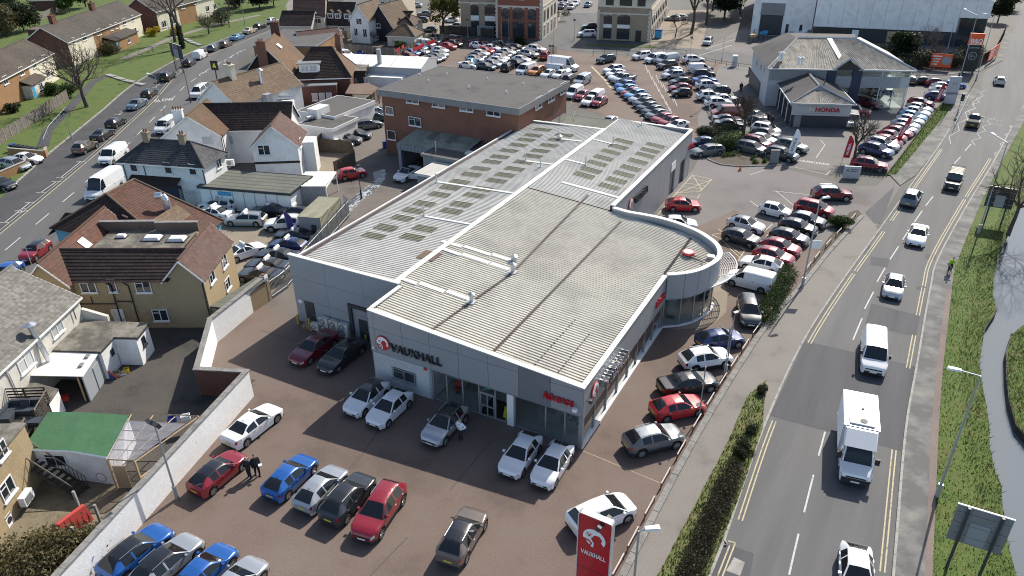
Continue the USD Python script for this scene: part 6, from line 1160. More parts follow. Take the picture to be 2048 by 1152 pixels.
dm=Frame(iw.w(1.0,.7,0),iw.u);p=t.part('dormer',MB().box(dm,0,3.4,0,2.5,4.6,6.2),'white_frame');put(p,'dormer_roof',MB().box(dm,-.3,3.7,-.3,2.6,6.203,6.35),'lead_grey',off=t.loc);window(t,dm,lambda s,z,o:dm.w(s,-o,z),1.0,5.4,1.2,1.0,style=2,glass='window_curtain');window(t,dm,lambda s,z,o:dm.w(s,-o,z),2.4,5.4,1.2,1.0,style=2,glass='window_curtain')
fx=Frame(iw.w(-.3,-2.2,0),iw.u,7.6,2.2);t.part('front_extension',MB().box(fx,0,fx.L,0,2.15,0,3.1),'brick_dark');t.part('extension_cap',MB().box(fx,-.1,fx.L+.1,-.1,2.2,3.103,3.25),'lead_grey')
for s in(3.8,5.0,6.2):window(t,fx,'f',s,1.3,.95,1.3,style=1,glass='board_pale')
door(t,fx,'f',1.2,1.2,2.2,'white_frame')
chimney(t,inn_.w(inn_.L*.46,-.3,0),5.0,10.4,1.5,.8,'brick_red',3,inn_);chimney(t,iw.w(iw.L*.78,iw.D*.75,0),6.0,9.8,.9,.8,'brick_red',2,iw);chimney(t,inn_.w(inn_.L*.5,11.5,0),8,11.4,1.5,.8,'brick_dark',3,inn_)
p=inn_.w(inn_.L*.5+1.0,5.4,9.8-1.0*4.4/(inn_.L/2)+.1);t.part('roof_window',MB().hexa([p,p+inn_.u*.7-Z*.66,p+inn_.u*.7-Z*.66+inn_.v*1.4,p+inn_.v*1.4],[x+Z*.1 for x in(p,p+inn_.u*.7-Z*.66,p+inn_.u*.7-Z*.66+inn_.v*1.4,p+inn_.v*1.4)]),'roof_white')
# tan roofed house with the inn sign
tn=frame_px((398,196),(472,209),4.2,14);t=simple_house('tan_roofed_house','white house with long tan tiled roof and a chimney',tn,4.2,7.2,'v','white_render','tile_tan',(),m2='tile_tan');chimney(t,tn.w(tn.L*.5,3.5,0),6.5,8.9,1.4,.9,'cream_render',3,tn)
p=tn.w(tn.L+.3,5,3.6);t.part('roof_plant',MB().box(Frame(p,tn.u),0,1.0,0,1.2,3.0,4.6),'galv')
c=G(436,168,6.5);t=Thing('inn_sign','hanging inn sign with a gold crown on a tall post','sign',np.r_[c[:2],0]);f=Frame(c,hdg(95));c0_=np.r_[c[:2],0];t.part('post',MB().bar(c0_,c0_+Z*8.6,.09),'metal_dark');t.part('board',MB().box(f,-.55,.55,-.06,.06,8.6,10.0),'sign_black');t.part('crown',MB().box(f,-.25,.25,-.075,-.062,9.0,9.3).box(f,-.15,.15,-.074,-.063,9.3,9.6),'sign_yellow')
# flat roofed shop units with ducts
fl1=frame_px((595,222),(669,234),3.3,9.5);t=Thing('flat_shop_unit','white shop unit with grey felt flat roof behind the inn yard','building',fl1.w(2,2,0));t.part('wall',walls(fl1,3.1),'white_render');flat_roof(t,Frame(fl1.o,fl1.u,fl1.L,fl1.D),3.3,'felt_grey',.5,.15,'white_frame')
fl2=frame_px((613,252),(640,256),2.9,6);fl2=Frame(fl2.w(-1.5,0,0),fl2.u,fl2.L+3.6,6.0);t=Thing('flat_shop_unit','lower white unit with dark flat roof and a steel duct','building',fl2.w(2,2,0));t.part('wall',walls(fl2,2.8),'white_render');flat_roof(t,fl2,2.95,'felt_grey',.35,.15,'white_frame')
t.part('duct',MB().bar(G(613,237,3.4),G(642,229,3.4),.32,n=12),'duct_steel',smooth=40);t.part('duct_support',MB().bar(G(625,240,2.95),G(625,236,3.4),.06),'galv');t.part('stair_block',MB().box(fl2,-.6,1.2,3.0,6.0,0,4.4),'white_render')
c=G(529,198,3.0);t=Thing('kitchen_duct','steel kitchen duct rising beside the brick inn','duct',np.r_[c[:2],0]);t.part('riser',MB().bar(c-Z*.3,c+Z*4.6,.33,n=12).bar(c+Z*4.6,c+Z*4.9,.5,.1,12),'duct_steel',smooth=30);t.part('run',MB().bar(c,c+inn_.u*4.4+Z*.1,.36,n=12),'duct_steel',smooth=30);t.part('base',MB().box(Frame(c,inn_.u),-.4,4.5,-.5,.6,0,2.6),'white_render')
# yard shelters between the inn and the brick block
so=[G(690,187,2.7),G(742,189,2.7),G(757,175,2.7),G(738,164,2.9),G(700,166,2.9)];t=Thing('yard_shelter','open timber shelter with brown felt roof beside the brick block','shelter',np.r_[so[0][:2],0]);t.part('roof',slab_poly(so,2.6,2.72),'felt_brown')
for p in so:t.part('post',MB().bar(np.r_[p[:2],0]+(sum(so)/5-p)*.04*np.array([1,1,0]),np.r_[p[:2],2.6]+(sum(so)/5-p)*.04*np.array([1,1,0]),.1,n=6),'timber_dark')
bs=frame_px((691,143),(730,142),3.4,5.5);t=Thing('brown_shed','brown shed with mossy felt roof behind the yard shelter','shed',bs.w(1,1,0));t.part('wall',walls(bs,3.3),'timber_dark');flat_roof(t,bs,3.4,'felt_old',.2,.25,'timber_dark');window(t,bs,'f',3.5,1.8,.8,1.0,style=1,glass='board_pale');door(t,bs,'f',1.4,1.0,2.2,'lead_grey')
ms=frame_px((752,133),(842,137),3.3,9.0);ms=Frame(ms.w(-9.5,0,0),ms.u,ms.L+9.5,9.0);t=Thing('white_metal_shed','long white metal shed with shallow roof and silver flue','shed',ms.w(8,3,0));t.part('wall',walls(ms,3.3,0,'u',4.3),'clad_honda')
for v0,v1,z0,z1 in((-.2,4.5,3.25,4.32),(9.2,4.5,3.25,4.32)):
 for k in range(3):a,b=-.1+(ms.L+.2)*k/3+.03,-.1+(ms.L+.2)*(k+1)/3-.03;t.part('roof_sheet',ribbed(np.linspace(a,b,18),lambda u:ms.w(u,v0,z0+.05),lambda u:ms.w(u,v1,z1+.05),.03),'roof_white')
c=ms.w(9.8,1.2,3.6);t.part('flue',MB().bar(c,c+Z*2.6,.42,n=12),'galv',smooth=40);t.part('low_lean_to',MB().box(ms,4,ms.L-3,-2.4,-.02,0,2.0),'white_render')
# brick offices
def quoins(th,f,s,z1,m='stone_pale'):
 for k in range(int(z1/.45)):w=.55 if k%2 else .38;th.part('quoin',MB().fbox(f,s-w,s+.03,k*.45+.01,k*.45+.43,.003,.07),m)
def arch(th,f,s,z0,z1,w,style=2,glass='window_glass',fm='metal_dark'):
 window(th,None,f,s,(z0+z1)/2,w,z1-z0,style=style,m=fm,glass=glass,sill=False);an=np.linspace(0,math.pi,9);P=[(s+math.cos(a)*w/2,z1+math.sin(a)*w*.22)for a in an];m=MB()
 v=[f(x,z,.05)for x,z in P];th.part('arch_head',MB().poly(v),glass)
 for a,b in zip(P[:-1],P[1:]):m.hexa([f(a[0],a[1],.08),f(b[0],b[1],.08),f(b[0],b[1],.0),f(a[0],a[1],.0)],[f(a[0],a[1]+.3,.08),f(b[0],b[1]+.3,.08),f(b[0],b[1]+.3,.0),f(a[0],a[1]+.3,.0)])
 th.part('arch_stone',m,'stone_pale')
A_,B_=G(992,76),G(1083,80);o1=Frame(A_,B_-A_,float(np.linalg.norm(B_-A_)),16);t=Thing('brick_office','red brick office block with pale stone quoins and arched windows','office',o1.w(5,0,0));t.part('wall',walls(o1,12.5),'brick_office');t.part('side_face',MB().box(o1,o1.L+.003,o1.L+.2,.1,15.9,0,12.4),'stone_pale')
ow=Frame(o1.w(-9.3,2.2,0),o1.u,9.25,12);t.part('wall',walls(ow,12.4),'brick_buff');f1,f2,fR=o1.face('f'),ow.face('f'),Frame(o1.w(.2,0,0),o1.u,o1.L,16).face('r');quoins(t,f1,.5,12);quoins(t,f1,o1.L-.02,12)
t.part('string_course',MB().fbox(f1,.6,o1.L-.6,7.0,7.35,.003,.1),'stone_pale');t.part('string_course',MB().fbox(f2,.1,ow.L-.1,7.2,7.5,.003,.1),'stone_pale');t.part('string_course',MB().fbox(fR,.1,15.8,7.1,7.45,.003,.1),'stone_pale')
for k,s in enumerate((o1.L*.22,o1.L*.5,o1.L*.79)):w=1.9 if k!=1 else 2.8;arch(t,f1,s,4.4,6.4,w,2 if k!=1 else 3);window(t,None,f1,s,2.1,w,3.6,style=2 if k!=1 else 3,m='metal_dark',sill=False)
window(t,None,f1,o1.L*.5,9.5,2.6,1.6,style=2,m='white_frame')
for s,w in((ow.L*.38,2.0),(ow.L*.80,2.8)):arch(t,f2,s,4.6,6.6,w,2);t.part('spandrel',MB().fbox(f2,s-w/2,s+w/2,3.4,4.5,.003,.06),'white_render');window(t,None,f2,s,1.9,w,2.8,style=2,m='metal_dark',sill=False)
for s in(2.0,5.5,9.5,13.0):arch(t,fR,s,3.8,6.0,1.8,2);window(t,None,fR,s,1.7,1.8,2.8,style=2,m='white_frame',sill=False)
A_,B_=G(1193,79),G(1298,84);o2=Frame(A_,B_-A_,float(np.linalg.norm(B_-A_)),34);t=Thing('brick_office','buff brick office block with pale upper storey and narrow lawn','office',o2.w(5,0,0));t.part('wall',MB().box(o2,0,o2.L,0,o2.D,0,7.2),'brick_buff');t.part('upper_storey',MB().box(o2,.05,o2.L-.05,.05,o2.D-.05,7.203,9.4),'cream_render');t.part('side_face',MB().box(o2,o2.L+.003,o2.L+.2,.3,o2.D-.1,0,7.0),'stone_pale');roof(t,o2,9.4,11.8,'hip','slate',.5,hip=5)
f2=o2.face('f');quoins(t,f2,.5,7);quoins(t,f2,o2.L-.02,7);t.part('string_course',MB().fbox(f2,.6,o2.L-.6,5.75,6.05,.003,.1),'stone_pale');fR=Frame(o2.w(.2,0,0),o2.u,o2.L,34).face('r')
for s,w in((o2.L*.20,1.9),(o2.L*.50,2.9)):arch(t,f2,s,3.6,5.2,w,2);t.part('spandrel',MB().fbox(f2,s-w/2,s+w/2,2.75,3.5,.003,.06),'white_render');window(t,None,f2,s,1.5,w,2.3,style=2,m='metal_dark',sill=False)
for x,w in((.22,1.8),(.52,2.8),(.81,1.8)):window(t,None,lambda s,z,o:o2.w(s,.05-o,z),o2.L*x,8.3,w,1.4,style=2 if w<2 else 3,m='metal_dark',sill=False)
door(t,o2,'f',o2.L*.79,1.3,2.4,'sign_black','black side door')
for k in range(9):arch(t,fR,2.2+k*3.5,3.4,5.0,1.6,2);window(t,None,fR,2.2+k*3.5,1.5,1.6,2.2,style=1,m='metal_dark',sill=False)
# white warehouse
A_,B_=G(1622,80),G(1962,96);wh=Frame(A_,B_-A_,float(np.linalg.norm(B_-A_)),60);f=wh.face('f');t=Thing('retail_warehouse','huge white retail warehouse with a dark glazed entrance','warehouse',wh.w(20,0,0));n=12
for k in range(n):t.part('cladding_panel',MB().fbox(f,wh.L*k/n+.02,wh.L*(k+1)/n-.02,3.0 if k<10 else 6.0,9.6,-.3,0),'white_render')
t.part('brick_base',MB().fbox(f,0,wh.L*.84,0,2.98,-.3,-.05),'metal_dark');t.part('wall',MB().box(wh,.1,wh.L-.1,.5,60,0,9.4),'white_render');t.part('roof',MB().box(wh,0,wh.L,.31,60,9.42,9.55),'roof_white');t.part('coping',MB().fbox(f,-.1,wh.L+.1,9.603,9.75,-.4,.08),'roof_white')
t.part('entrance_glass',MB().fbox(f,wh.L*.845,wh.L-.4,0,5.95,-.3,-.1),'window_glass')
for k in range(5):t.part('mullion',MB().fbox(f,wh.L*(.845+.036*k),wh.L*(.845+.036*k)+.12,0,5.95,-.098,.02),'metal_dark')
fs2=wh.face('r');t.part('orange_band',MB().fbox(fs2,6,55,6.0,9.3,.003,.1),'sign_orange');t.part('roof_step',MB().box(wh,wh.L*.45,wh.L*.46,6,50,9.553,9.8),'metal_dark')
for x in(.78,.88,.90):c=wh.w(wh.L*x,5+x*3,9.6);t.part('roof_vent',MB().bar(c,c+Z*1.0,.35,n=8).bar(c+Z,c+Z*1.3,.55,.1,8),'white_plastic')
for x0,x1,m in((.05,.22,'timber_dark'),(.24,.28,'white_render'),(.45,.62,'timber_pale')):t.part('base_window',MB().fbox(f,wh.L*x0,wh.L*x1,.4,2.6,-.048,0),m)
lf_=Frame(wh.w(-13.5,3.0,0),wh.u,13.4,50);t.part('wall',MB().box(lf_,0,13.4,0,50,0,9.0),'white_render');ff2=lf_.face('f');t.part('loading_door',MB().fbox(ff2,1.8,6.8,.1,4.6,.003,.08),'metal_dark');t.part('door_canopy',MB().fbox(ff2,1.7,6.9,4.62,7.2,.003,.2),'lead_grey','grey roller door hood')
for s in(8.0,11.0):window(t,None,ff2,s,1.5,.8,2.6,style=1,m='white_frame',sill=False)
# goods in the trade yard
def bulk_bag(x,y,z0,label,m='suds'):
 c=G(x,y);t=Thing('bulk_bag',label,'bulk bag',c+Z*z0,group=None);f=Frame(c,hdg(97));q=m3.Manifold.cube([1.0,1.0,1.0]).translate([-.5,-.5,0]).refine(4);w=MB();v=q.to_mesh().vert_properties[:,:3].copy();rr2=np.hypot(v[:,0],v[:,1]);v[:,:2]*=(1+.22*np.sin(np.pi*np.clip(v[:,2],0,1)))[:,None]*.9;v[:,2]+=.12*np.cos(v[:,0]*3)*(v[:,2]>.9);w.add([f.w(a*1.2,b*1.2,z0+c_*1.15)for a,b,c_ in v],q.to_mesh().tri_verts);t.part('bag',w,m,smooth=50)
 for a in(-.5,.5):t.part('loop',MB().path([f.w(a,-.3,z0+1.15),f.w(a*.9,0,z0+1.5),f.w(a,.3,z0+1.15)],.04,4),m)
k=0
for r,(y,n)in enumerate(((63,4),(68,4),(73,3))):
 for i in range(n):k+=1;bulk_bag(1577+i*11+r*2,y+i*.6,0,f'white bulk bag {["back", "middle", "front"][r]} row, {["first", "second", "third", "fourth"][i]} from the left in the trade yard','sign_white' if(k%3)else 'grey_cream')
for i,(x,y,h)in enumerate(((1616,66,2.4),(1626,60,3.0),(1621,74,1.6),(1610,78,1.0))):
 c=G(x,y);f=Frame(c,hdg(97));t=Thing('timber_stack',f'stack of tan timber packs, {["left", "tallest", "near right", "lowest"][i]} of those beside the white bulk bags','timber stack',c)
 for j in range(int(h/.4)):t.part('pack',MB().box(f,-1.0,1.0,-.7,.7,j*.42+.08,j*.42+.4),['timber_pale','pave_sand'][j%2]);t.part('bearer',MB().box(f,-.9,-.7,-.7,.7,j*.42,j*.42+.078).box(f,.7,.9,-.7,.7,j*.42,j*.42+.078),'timber_dark')
c=G(1561,69);f=Frame(c,hdg(190));t=Thing('forklift','yellow and black forklift truck in the trade yard','forklift',c);t.part('body',MB().box(f,-1.0,.8,-.55,.55,.35,1.1),'sign_yellow');t.part('mast',MB().box(f,.85,.95,-.4,-.3,.1,2.4).box(f,.85,.95,.3,.4,.1,2.4),'metal_dark');t.part('overhead_guard',MB().box(f,-.7,.6,-.5,.5,2.1,2.16).bar(f.w(.55,.45,1.1),f.w(.55,.45,2.1),.04).bar(f.w(.55,-.45,1.1),f.w(.55,-.45,2.1),.04).bar(f.w(-.65,.45,1.1),f.w(-.65,.45,2.1),.04).bar(f.w(-.65,-.45,1.1),f.w(-.65,-.45,2.1),.04),'metal_dark');t.part('fork',MB().box(f,.95,2.0,-.35,-.22,.1,.16).box(f,.95,2.0,.22,.35,.1,.16),'metal_dark')
for u in(-.7,.55):
 for v in(-.55,.55):t.part('wheel',MB().bar(f.w(u,v-.1,.3),f.w(u,v+.1,.3),.3,n=12),'black_plastic')
t.part('seat',MB().box(f,-.5,0,-.25,.25,1.1,1.5),'black_plastic')
for i,(x,y,m,l)in enumerate(((1522,44,'sign_yellow','long pale yellow pack on the storage rack by the lane'),(1526,78,'sign_blue','grey blue tank on a yellow frame in the trade yard'),(1506,83,'timber_pale','boat shaped pale stack at the yard gate'))):
 c=G(x,y);f=Frame(c,hdg(35));t=Thing('storage_rack',l,'rack',c);t.part('shelf',MB().box(f,-1.8,1.8,-.6,.6,1.0,1.1),'timber_dark');t.part('load',MB().box(f,-1.6,1.6,-.5,.5,1.103,1.7),m)
 for u in(-1.7,1.7):
  for v in(-.5,.5):t.part('upright',MB().box(f,u-.05,u+.05,v-.05,v+.05,0,2.4),'metal_dark')
# the low showroom with a lettered wing
mn=frame_px((1539,135),(1826,139),6.3,15.0);t=Thing('showroom','blue grey showroom with streaked ribbed roof and lettered wing','showroom',mn.w(10,4,0));w=mn.w;L=mn.L;z1_,z2_=6.3,9.4;hip=4.3
def rib_slope(A0,A1,B1,B0,m='roof_honda',p=.42,h=.06):n=max(3,int(np.linalg.norm(A1-A0)/p));return t.part('roof_sheet',ribbed(np.linspace(0,1,n),lambda x:A0+(A1-A0)*x,lambda x:B0+(B1-B0)*x,h),m)
r0,r1=w(5.6,8.2,z2_),w(L-7.2,8.2,z2_);rib_slope(w(-.4,-.5,z1_-.1),w(L+.4,-.5,z1_-.1),r1,r0)
t.part('roof_slope',MB().poly([w(-.4,15.4,z1_),w(-.4,-.5,z1_-.1),r0,w(5.6,15.4,z2_-.4)]),'felt_grey');t.part('roof_slope',MB().poly([w(L+.4,-.5,z1_-.1),w(L+.4,13,z1_),w(L-5,13,z2_-.6),r1]),'roof_silver');t.part('roof_slope',MB().poly([w(5.6,15.4,z2_-.5),r0,r1,w(L-5,15.4,z2_-.6)]),'felt_grey')
t.part('hip_flashing',MB().bar(w(-.4,-.5,z1_),r0+Z*.06,.16,n=4).bar(w(L+.4,-.5,z1_),r1+Z*.06,.16,n=4).bar(r0+Z*.06,r1+Z*.06,.16,n=4),'clad_honda');mx_=L*.53;t.part('centre_flashing',MB().hexa([w(mx_-.5,1.4,7.02),w(mx_+.2,1.4,7.02),w(mx_-.6,8.2,9.45),w(mx_-1.4,8.2,9.45)],[w(mx_-.5,1.4,7.09),w(mx_+.2,1.4,7.09),w(mx_-.6,8.2,9.52),w(mx_-1.4,8.2,9.52)]),'roof_white');t.part('gutter',MB().box(mn,-.4,L*.47,-.7,-.5,6.1,6.3).box(mn,L*.62,L+.4,-.7,-.5,6.1,6.3),'clad_honda')
gx=L*.545;pk_=w(gx,-.9,8.1);bkp=w(gx,3.2,8.1);q=MB();q.poly([w(gx-2.3,-.9,6.2),pk_,bkp,w(gx-2.3,.3,6.5)]);q.poly([pk_,w(gx+2.3,-.9,6.2),w(gx+2.3,.3,6.5),bkp]);t.part('porch_gable',q,'roof_honda');t.part('gable_edge',MB().bar(w(gx-2.4,-.95,6.2),pk_,.16,n=4).bar(pk_,w(gx+2.4,-.95,6.2),.16,n=4),'clad_honda');t.part('gable_glass',MB().poly([w(gx-2.1,-.5,6.2),w(gx+2.1,-.5,6.2),w(gx,-.5,7.8)]),'window_glass')
f=mn.face('f');fl=mn.face('l');xs=L*.44
t.part('wall',MB().box(mn,.05,xs,.05,14.9,0,6.2),'clad_honda');t.part('wall',MB().box(mn,xs,L-.05,9.0,14.9,0,6.2),'clad_honda');ribs_=MB()
for s in np.arange(.2,xs-.2,.25):ribs_.fbox(f,s,s+.12,4.3,6.15,.003,.05)
for s in np.arange(xs+.3,L-1.6,.25):ribs_.fbox(f,s,s+.12,3.35,5.0,.003,.05)
t.part('cladding_ribs',ribs_,'clad_grey',kind='stuff');t.part('fascia_band',MB().fbox(f,xs,L-.05,3.3,5.05,-.3,0),'clad_honda')
for s in(L*.445,L*.625):t.part('dark_column',MB().fbox(f,s-.75,s+.75,0,6.15,-.4,.12),'navy_panel')
for a,b in((L*.47,L*.60),(L*.65,L*.80),(L*.805,L*.90),(L*.905,L-.1)):t.part('upper_glass',MB().fbox(f,a,b,5.06,6.1,-.2,-.15),'clear_pane');t.part('mullion',MB().fbox(f,b-.03,b+.06,0,6.1,-.25,-.05),'white_frame')
for a,b in((L*.47,L*.60),(L*.65,L*.74),(L*.745,L*.84),(L*.845,L-.2)):t.part('showroom_glass',MB().fbox(f,a,b,.1,3.28,-.2,-.15),'clear_pane')
t.part('corner_post',MB().box(mn,L-.3,L-.05,.05,.3,0,3.3),'white_frame');t.part('side_glass',MB().box(mn,L-.2,L-.15,.4,8.8,.1,6.1),'clear_pane');t.part('showroom_floor',MB().box(mn,xs,L-.2,.3,9,.02,.06),'tile_floor');t.part('upper_floor',MB().box(mn,xs,L-.3,2.5,9,3.3,3.5),'white_render');t.part('ceiling',MB().box(mn,xs,L-.3,.5,9,6.0,6.1),'white_render')
for s,z,ww in((11.0,5.0,.6),(8.2,4.8,.9),(4.5,4.6,.9)):window(t,None,fl,s,z,ww,1.0,style=1,m='white_frame',sill=False)
t.part('undercroft',MB().fbox(fl,.2,10,0,2.6,.003,.05),'metal_dark')
for x,y in((1560,112),(1565,112),(1597,122),(1604,122)):c=G(x,y,7.8);t.part('roof_vent',MB().bar(c-Z*.6,c+Z*.5,.22,n=8).bar(c+Z*.5,c+Z*.7,.35,.1,8),'white_plastic')
hw_=frame_px((1587,203),(1704,206),3.9,19.5);w=hw_.w;L=hw_.L;zr=5.5;e=.45;hp=3.4
t.part('wall',MB().box(hw_,.05,L-.05,.1,19.4,0,3.8),'clad_honda','low wing of the showroom');ra,rb2=w(L/2,hp,zr),w(L/2,19.5,zr)
rib_slope(w(-e,-e,3.8),w(L+e,-e,3.8),w(L/2+1.6,hp-.9,5.0),w(L/2-1.6,hp-.9,5.0),'roof_honda',.3,.05);rib_slope(w(-e,19.5,3.8),w(-e,-e,3.8),ra,rb2,'felt_grey',.5,.03);rib_slope(w(L+e,-e,3.8),w(L+e,19.5,3.8),rb2,ra,'felt_grey',.5,.03)
t.part('gablet',MB().poly([w(L/2-1.7,hp-.9,4.95),w(L/2+1.7,hp-.9,4.95),w(L/2,hp-.6,5.5)]),'lead_grey');t.part('hip_flashing',MB().bar(w(-e,-e,3.86),ra+Z*.06,.14,n=4).bar(w(L+e,-e,3.86),ra+Z*.06,.14,n=4).bar(ra+Z*.06,rb2+Z*.06,.2,n=4),'clad_honda');t.part('gutter',MB().box(hw_,-e-.15,L+e+.15,-e-.15,-e-.02,3.66,3.84).box(hw_,-e-.15,-e-.02,-e,19.5,3.66,3.84).box(hw_,L+e+.02,L+e+.15,-e,19.5,3.66,3.84),'clad_honda')
f=hw_.face('f');t.part('sign_fascia',MB().fbox(f,-.05,L+.05,1.9,3.65,.003,.15),'clad_honda');t.part('sign_frame',MB().fbox(f,.5,L-.5,3.3,3.36,.152,.18).fbox(f,.5,L-.5,2.2,2.26,.152,.18),'steel_grey');t.part('dark_base',MB().fbox(f,0,L,0,1.88,.003,.05),'metal_dark');t.part('side_door',MB().fbox(f,.5,1.5,.05,1.85,.052,.1),'lead_grey','blue grey side door')
letters(t,'sign_letters','HONDA',f,L*.40,L*.82,2.52,'sign_red',.12,.62,label='red raised lettering',out=.16);lg=MB();c0s=L*.335;lg.fbox(f,c0s-.35,c0s-.22,2.5,3.15,.16,.24).fbox(f,c0s+.22,c0s+.35,2.5,3.15,.16,.24).fbox(f,c0s-.22,c0s+.22,2.74,2.88,.16,.24);t.part('sign_emblem',lg,'chrome','silver letter shaped emblem')
fl=hw_.face('l')
for k in range(5):s=19.4-1.6-k*3.3;t.part('bay_door',MB().fbox(fl,s-1.2,s+1.2,.05,2.9,.003,.05),'dark_void');t.part('bay_pier',MB().fbox(fl,s-1.55,s-1.25,0,3.0,.003,.12),'white_frame')
c=w(L*.62,5,5.0);t.part('flue',MB().bar(c,c+Z*.9,.07),'metal_dark')
for k,(x,y,l)in enumerate(((1750,190,'dark green car displayed inside the showroom glass'),(1776,184,'black car displayed inside the showroom glass'))):c=G(x,y,.7);car_later=globals().setdefault('SHOW_CARS',[]);car_later.append((x,y-8,l))
# totems, flags and banners of the showroom and the warehouse
def totem(name,label,fr_,w,h,d,bands,cat='sign'):
 t=Thing(name,label,cat,fr_.o);
 for nm,z0,z1,m in bands:t.part(nm,MB().box(fr_,-w/2,w/2,-d/2,d/2,z0,z1-.004),m)
 return t
f=Frame(G(1898,208),hdg(97));t=totem('totem_sign','tall white totem sign at the end of the grass strip',f,1.7,6,.4,[('base_panel',0,1.6,'clad_honda'),('dark_band',1.6,2.0,'lead_grey'),('upper_panel',2.0,4.5,'clad_honda')]);fc_=lambda s,z,o:f.w(s,-.2-o,z);t.part('emblem',MB().fbox(fc_,-.32,-.24,3.1,3.7,.003,.03).fbox(fc_,.24,.32,3.1,3.7,.003,.03).fbox(fc_,-.24,.24,3.35,3.45,.003,.03),'steel_grey')
f2_=Frame(G(1701,357),hdg(100));t=totem('direction_sign','low white direction sign on the grass by the entrance',f2_,2.0,1.7,.25,[('board',.1,1.65,'clad_honda')]);fc2=lambda s,z,o:f2_.w(s,-.125-o,z);t.part('arrow',MB().poly([fc2(-.75,1.1,.01),fc2(-.45,.95,.01),fc2(-.45,1.25,.01)]),'sign_black');t.part('lettering',MB().fbox(fc2,-.25,.75,1.2,1.28,.003,.012).fbox(fc2,-.25,.6,.95,1.03,.003,.012),'sign_black')
f3=Frame(G(1547,328),hdg(95));t=totem('totem_sign','small grey totem at the corner of the planted bed',f3,1.1,2.0,.3,[('board',.05,1.9,'lead_grey')]);t.part('cap',MB().box(f3,-.6,.6,-.2,.2,1.9,1.96),'metal_dark')
feather_flag('feather_flag','tall white feather flag by the planted bed',G(1571,322),4.3,.9,'sign_white',(.9,.3),'HONDA','sign_black',(.95,-.2));feather_flag('feather_flag','red feather flag beside the pollarded tree',G(1683,327),3.7,.8,'flag_red',(.5,.3),'HONDA','sign_white',(.95,-.2));feather_flag('feather_flag','red feather flag in the middle of the for sale row',G(1790,288),3.8,.6,'flag_red',(1.3,.3),'HONDA','sign_white',(.95,-.2));feather_flag('feather_flag','red feather flag at the far end of the for sale row',G(1866,213),3.8,.6,'flag_red',(.9,.3),'HONDA','sign_white',(.95,-.2))
f4=Frame(G(1934,146),hdg(100));t=totem('retail_totem','tall dark totem topped with an orange square retail sign',f4,2.5,7.2,.4,[('lower_panel',.4,5.2,'sign_black'),('orange_panel',5.3,7.3,'sign_orange')]);fc4=lambda s,z,o:f4.w(s,-.2-o,z);letters(t,'sign_letters','B&Q',fc4,-.95,1.05,5.5,'sign_white',.06,.8,out=.01);letters(t,'sign_letters','CAR PARK',fc4,-.85,.85,4.6,'clad_grey',.06,.25,out=.01)
an=np.linspace(0,6.283,25);q=MB();rg=lambda a,r,o:fc4(r*math.cos(a),3.2+r*math.sin(a),o)
for a,b in zip(an[:-1],an[1:]):q.hexa([rg(a,.75,.01),rg(b,.75,.01),rg(b,.65,.01),rg(a,.65,.01)],[rg(a,.75,.05),rg(b,.75,.05),rg(b,.65,.05),rg(a,.65,.05)])
q.fbox(fc4,-.4,.45,3.14,3.26,.01,.05);q.bar(fc4(-.42,3.2,.03),fc4(-.05,3.6,.03),.06,n=4).bar(fc4(-.42,3.2,.03),fc4(-.05,2.8,.03),.06,n=4);t.part('arrow_roundel',q,'clad_grey');t.part('post',MB().box(f4,-1.0,-.8,-.15,.15,0,.4),'metal_dark');t.part('post',MB().box(f4,.8,1.0,-.15,.15,0,.4),'metal_dark')
for(x0,y0),(x1,y1),h,l in(((1856,140),(1898,143),3.2,'wide orange banner on the fence below the retail totem'),((1972,131),(1992,116),3.0,'orange banner on the fence facing the main road')):
 a,b=G(x0,y0),G(x1,y1);fb_=Frame(a,b-a);LL=float(np.linalg.norm(b-a));t=Thing('banner',l,'banner',a);t.part('cloth',MB().box(fb_,0,LL,-.05,0,.7,h),'sign_orange');p=lambda s,z,o:fb_.w(s,-.05-o,z)
 for k in range(4):t.part('lettering',MB().fbox(p,LL*.08,LL*(.5-.05*k),h-.6-k*.5,h-.4-k*.5,.003,.02),'sign_white')
 t.part('roundel',disc(p,LL*.75,(h+.7)/2,.8,.003,.03,20),'clad_grey');t.part('post',MB().box(fb_,-.1,0,.01,.1,0,h+.1).box(fb_,LL,LL+.1,.01,.1,0,h+.1),'metal_dark')
board_fence('boundary_fence','dark slatted fence round the retail yard corner',gp((1800,134),(1945,140),(1985,118),(2008,70)),2.2,'timber_dark',.3)
board_fence('boundary_fence','low dark timber fence under the office wall by the far lot',gp((880,68),(950,72),(990,76)),2.0,'timber_dark',.3)
t=Thing('grey_cage','grey metal enclosure against the dark fence by the offices','enclosure',G(965,72));f=Frame(G(955,73),hdg(100));m=MB()
for u in np.arange(0,4.1,.8):m.bar(f.w(u,0,0),f.w(u,0,2.4),.05,n=4)
m.bar(f.w(0,0,2.4),f.w(4,0,2.4),.06,n=4);t.part('frame',m,'galv');t.part('panel',MB().box(f,0,4,.05,.1,.2,2.3),'lead_grey')
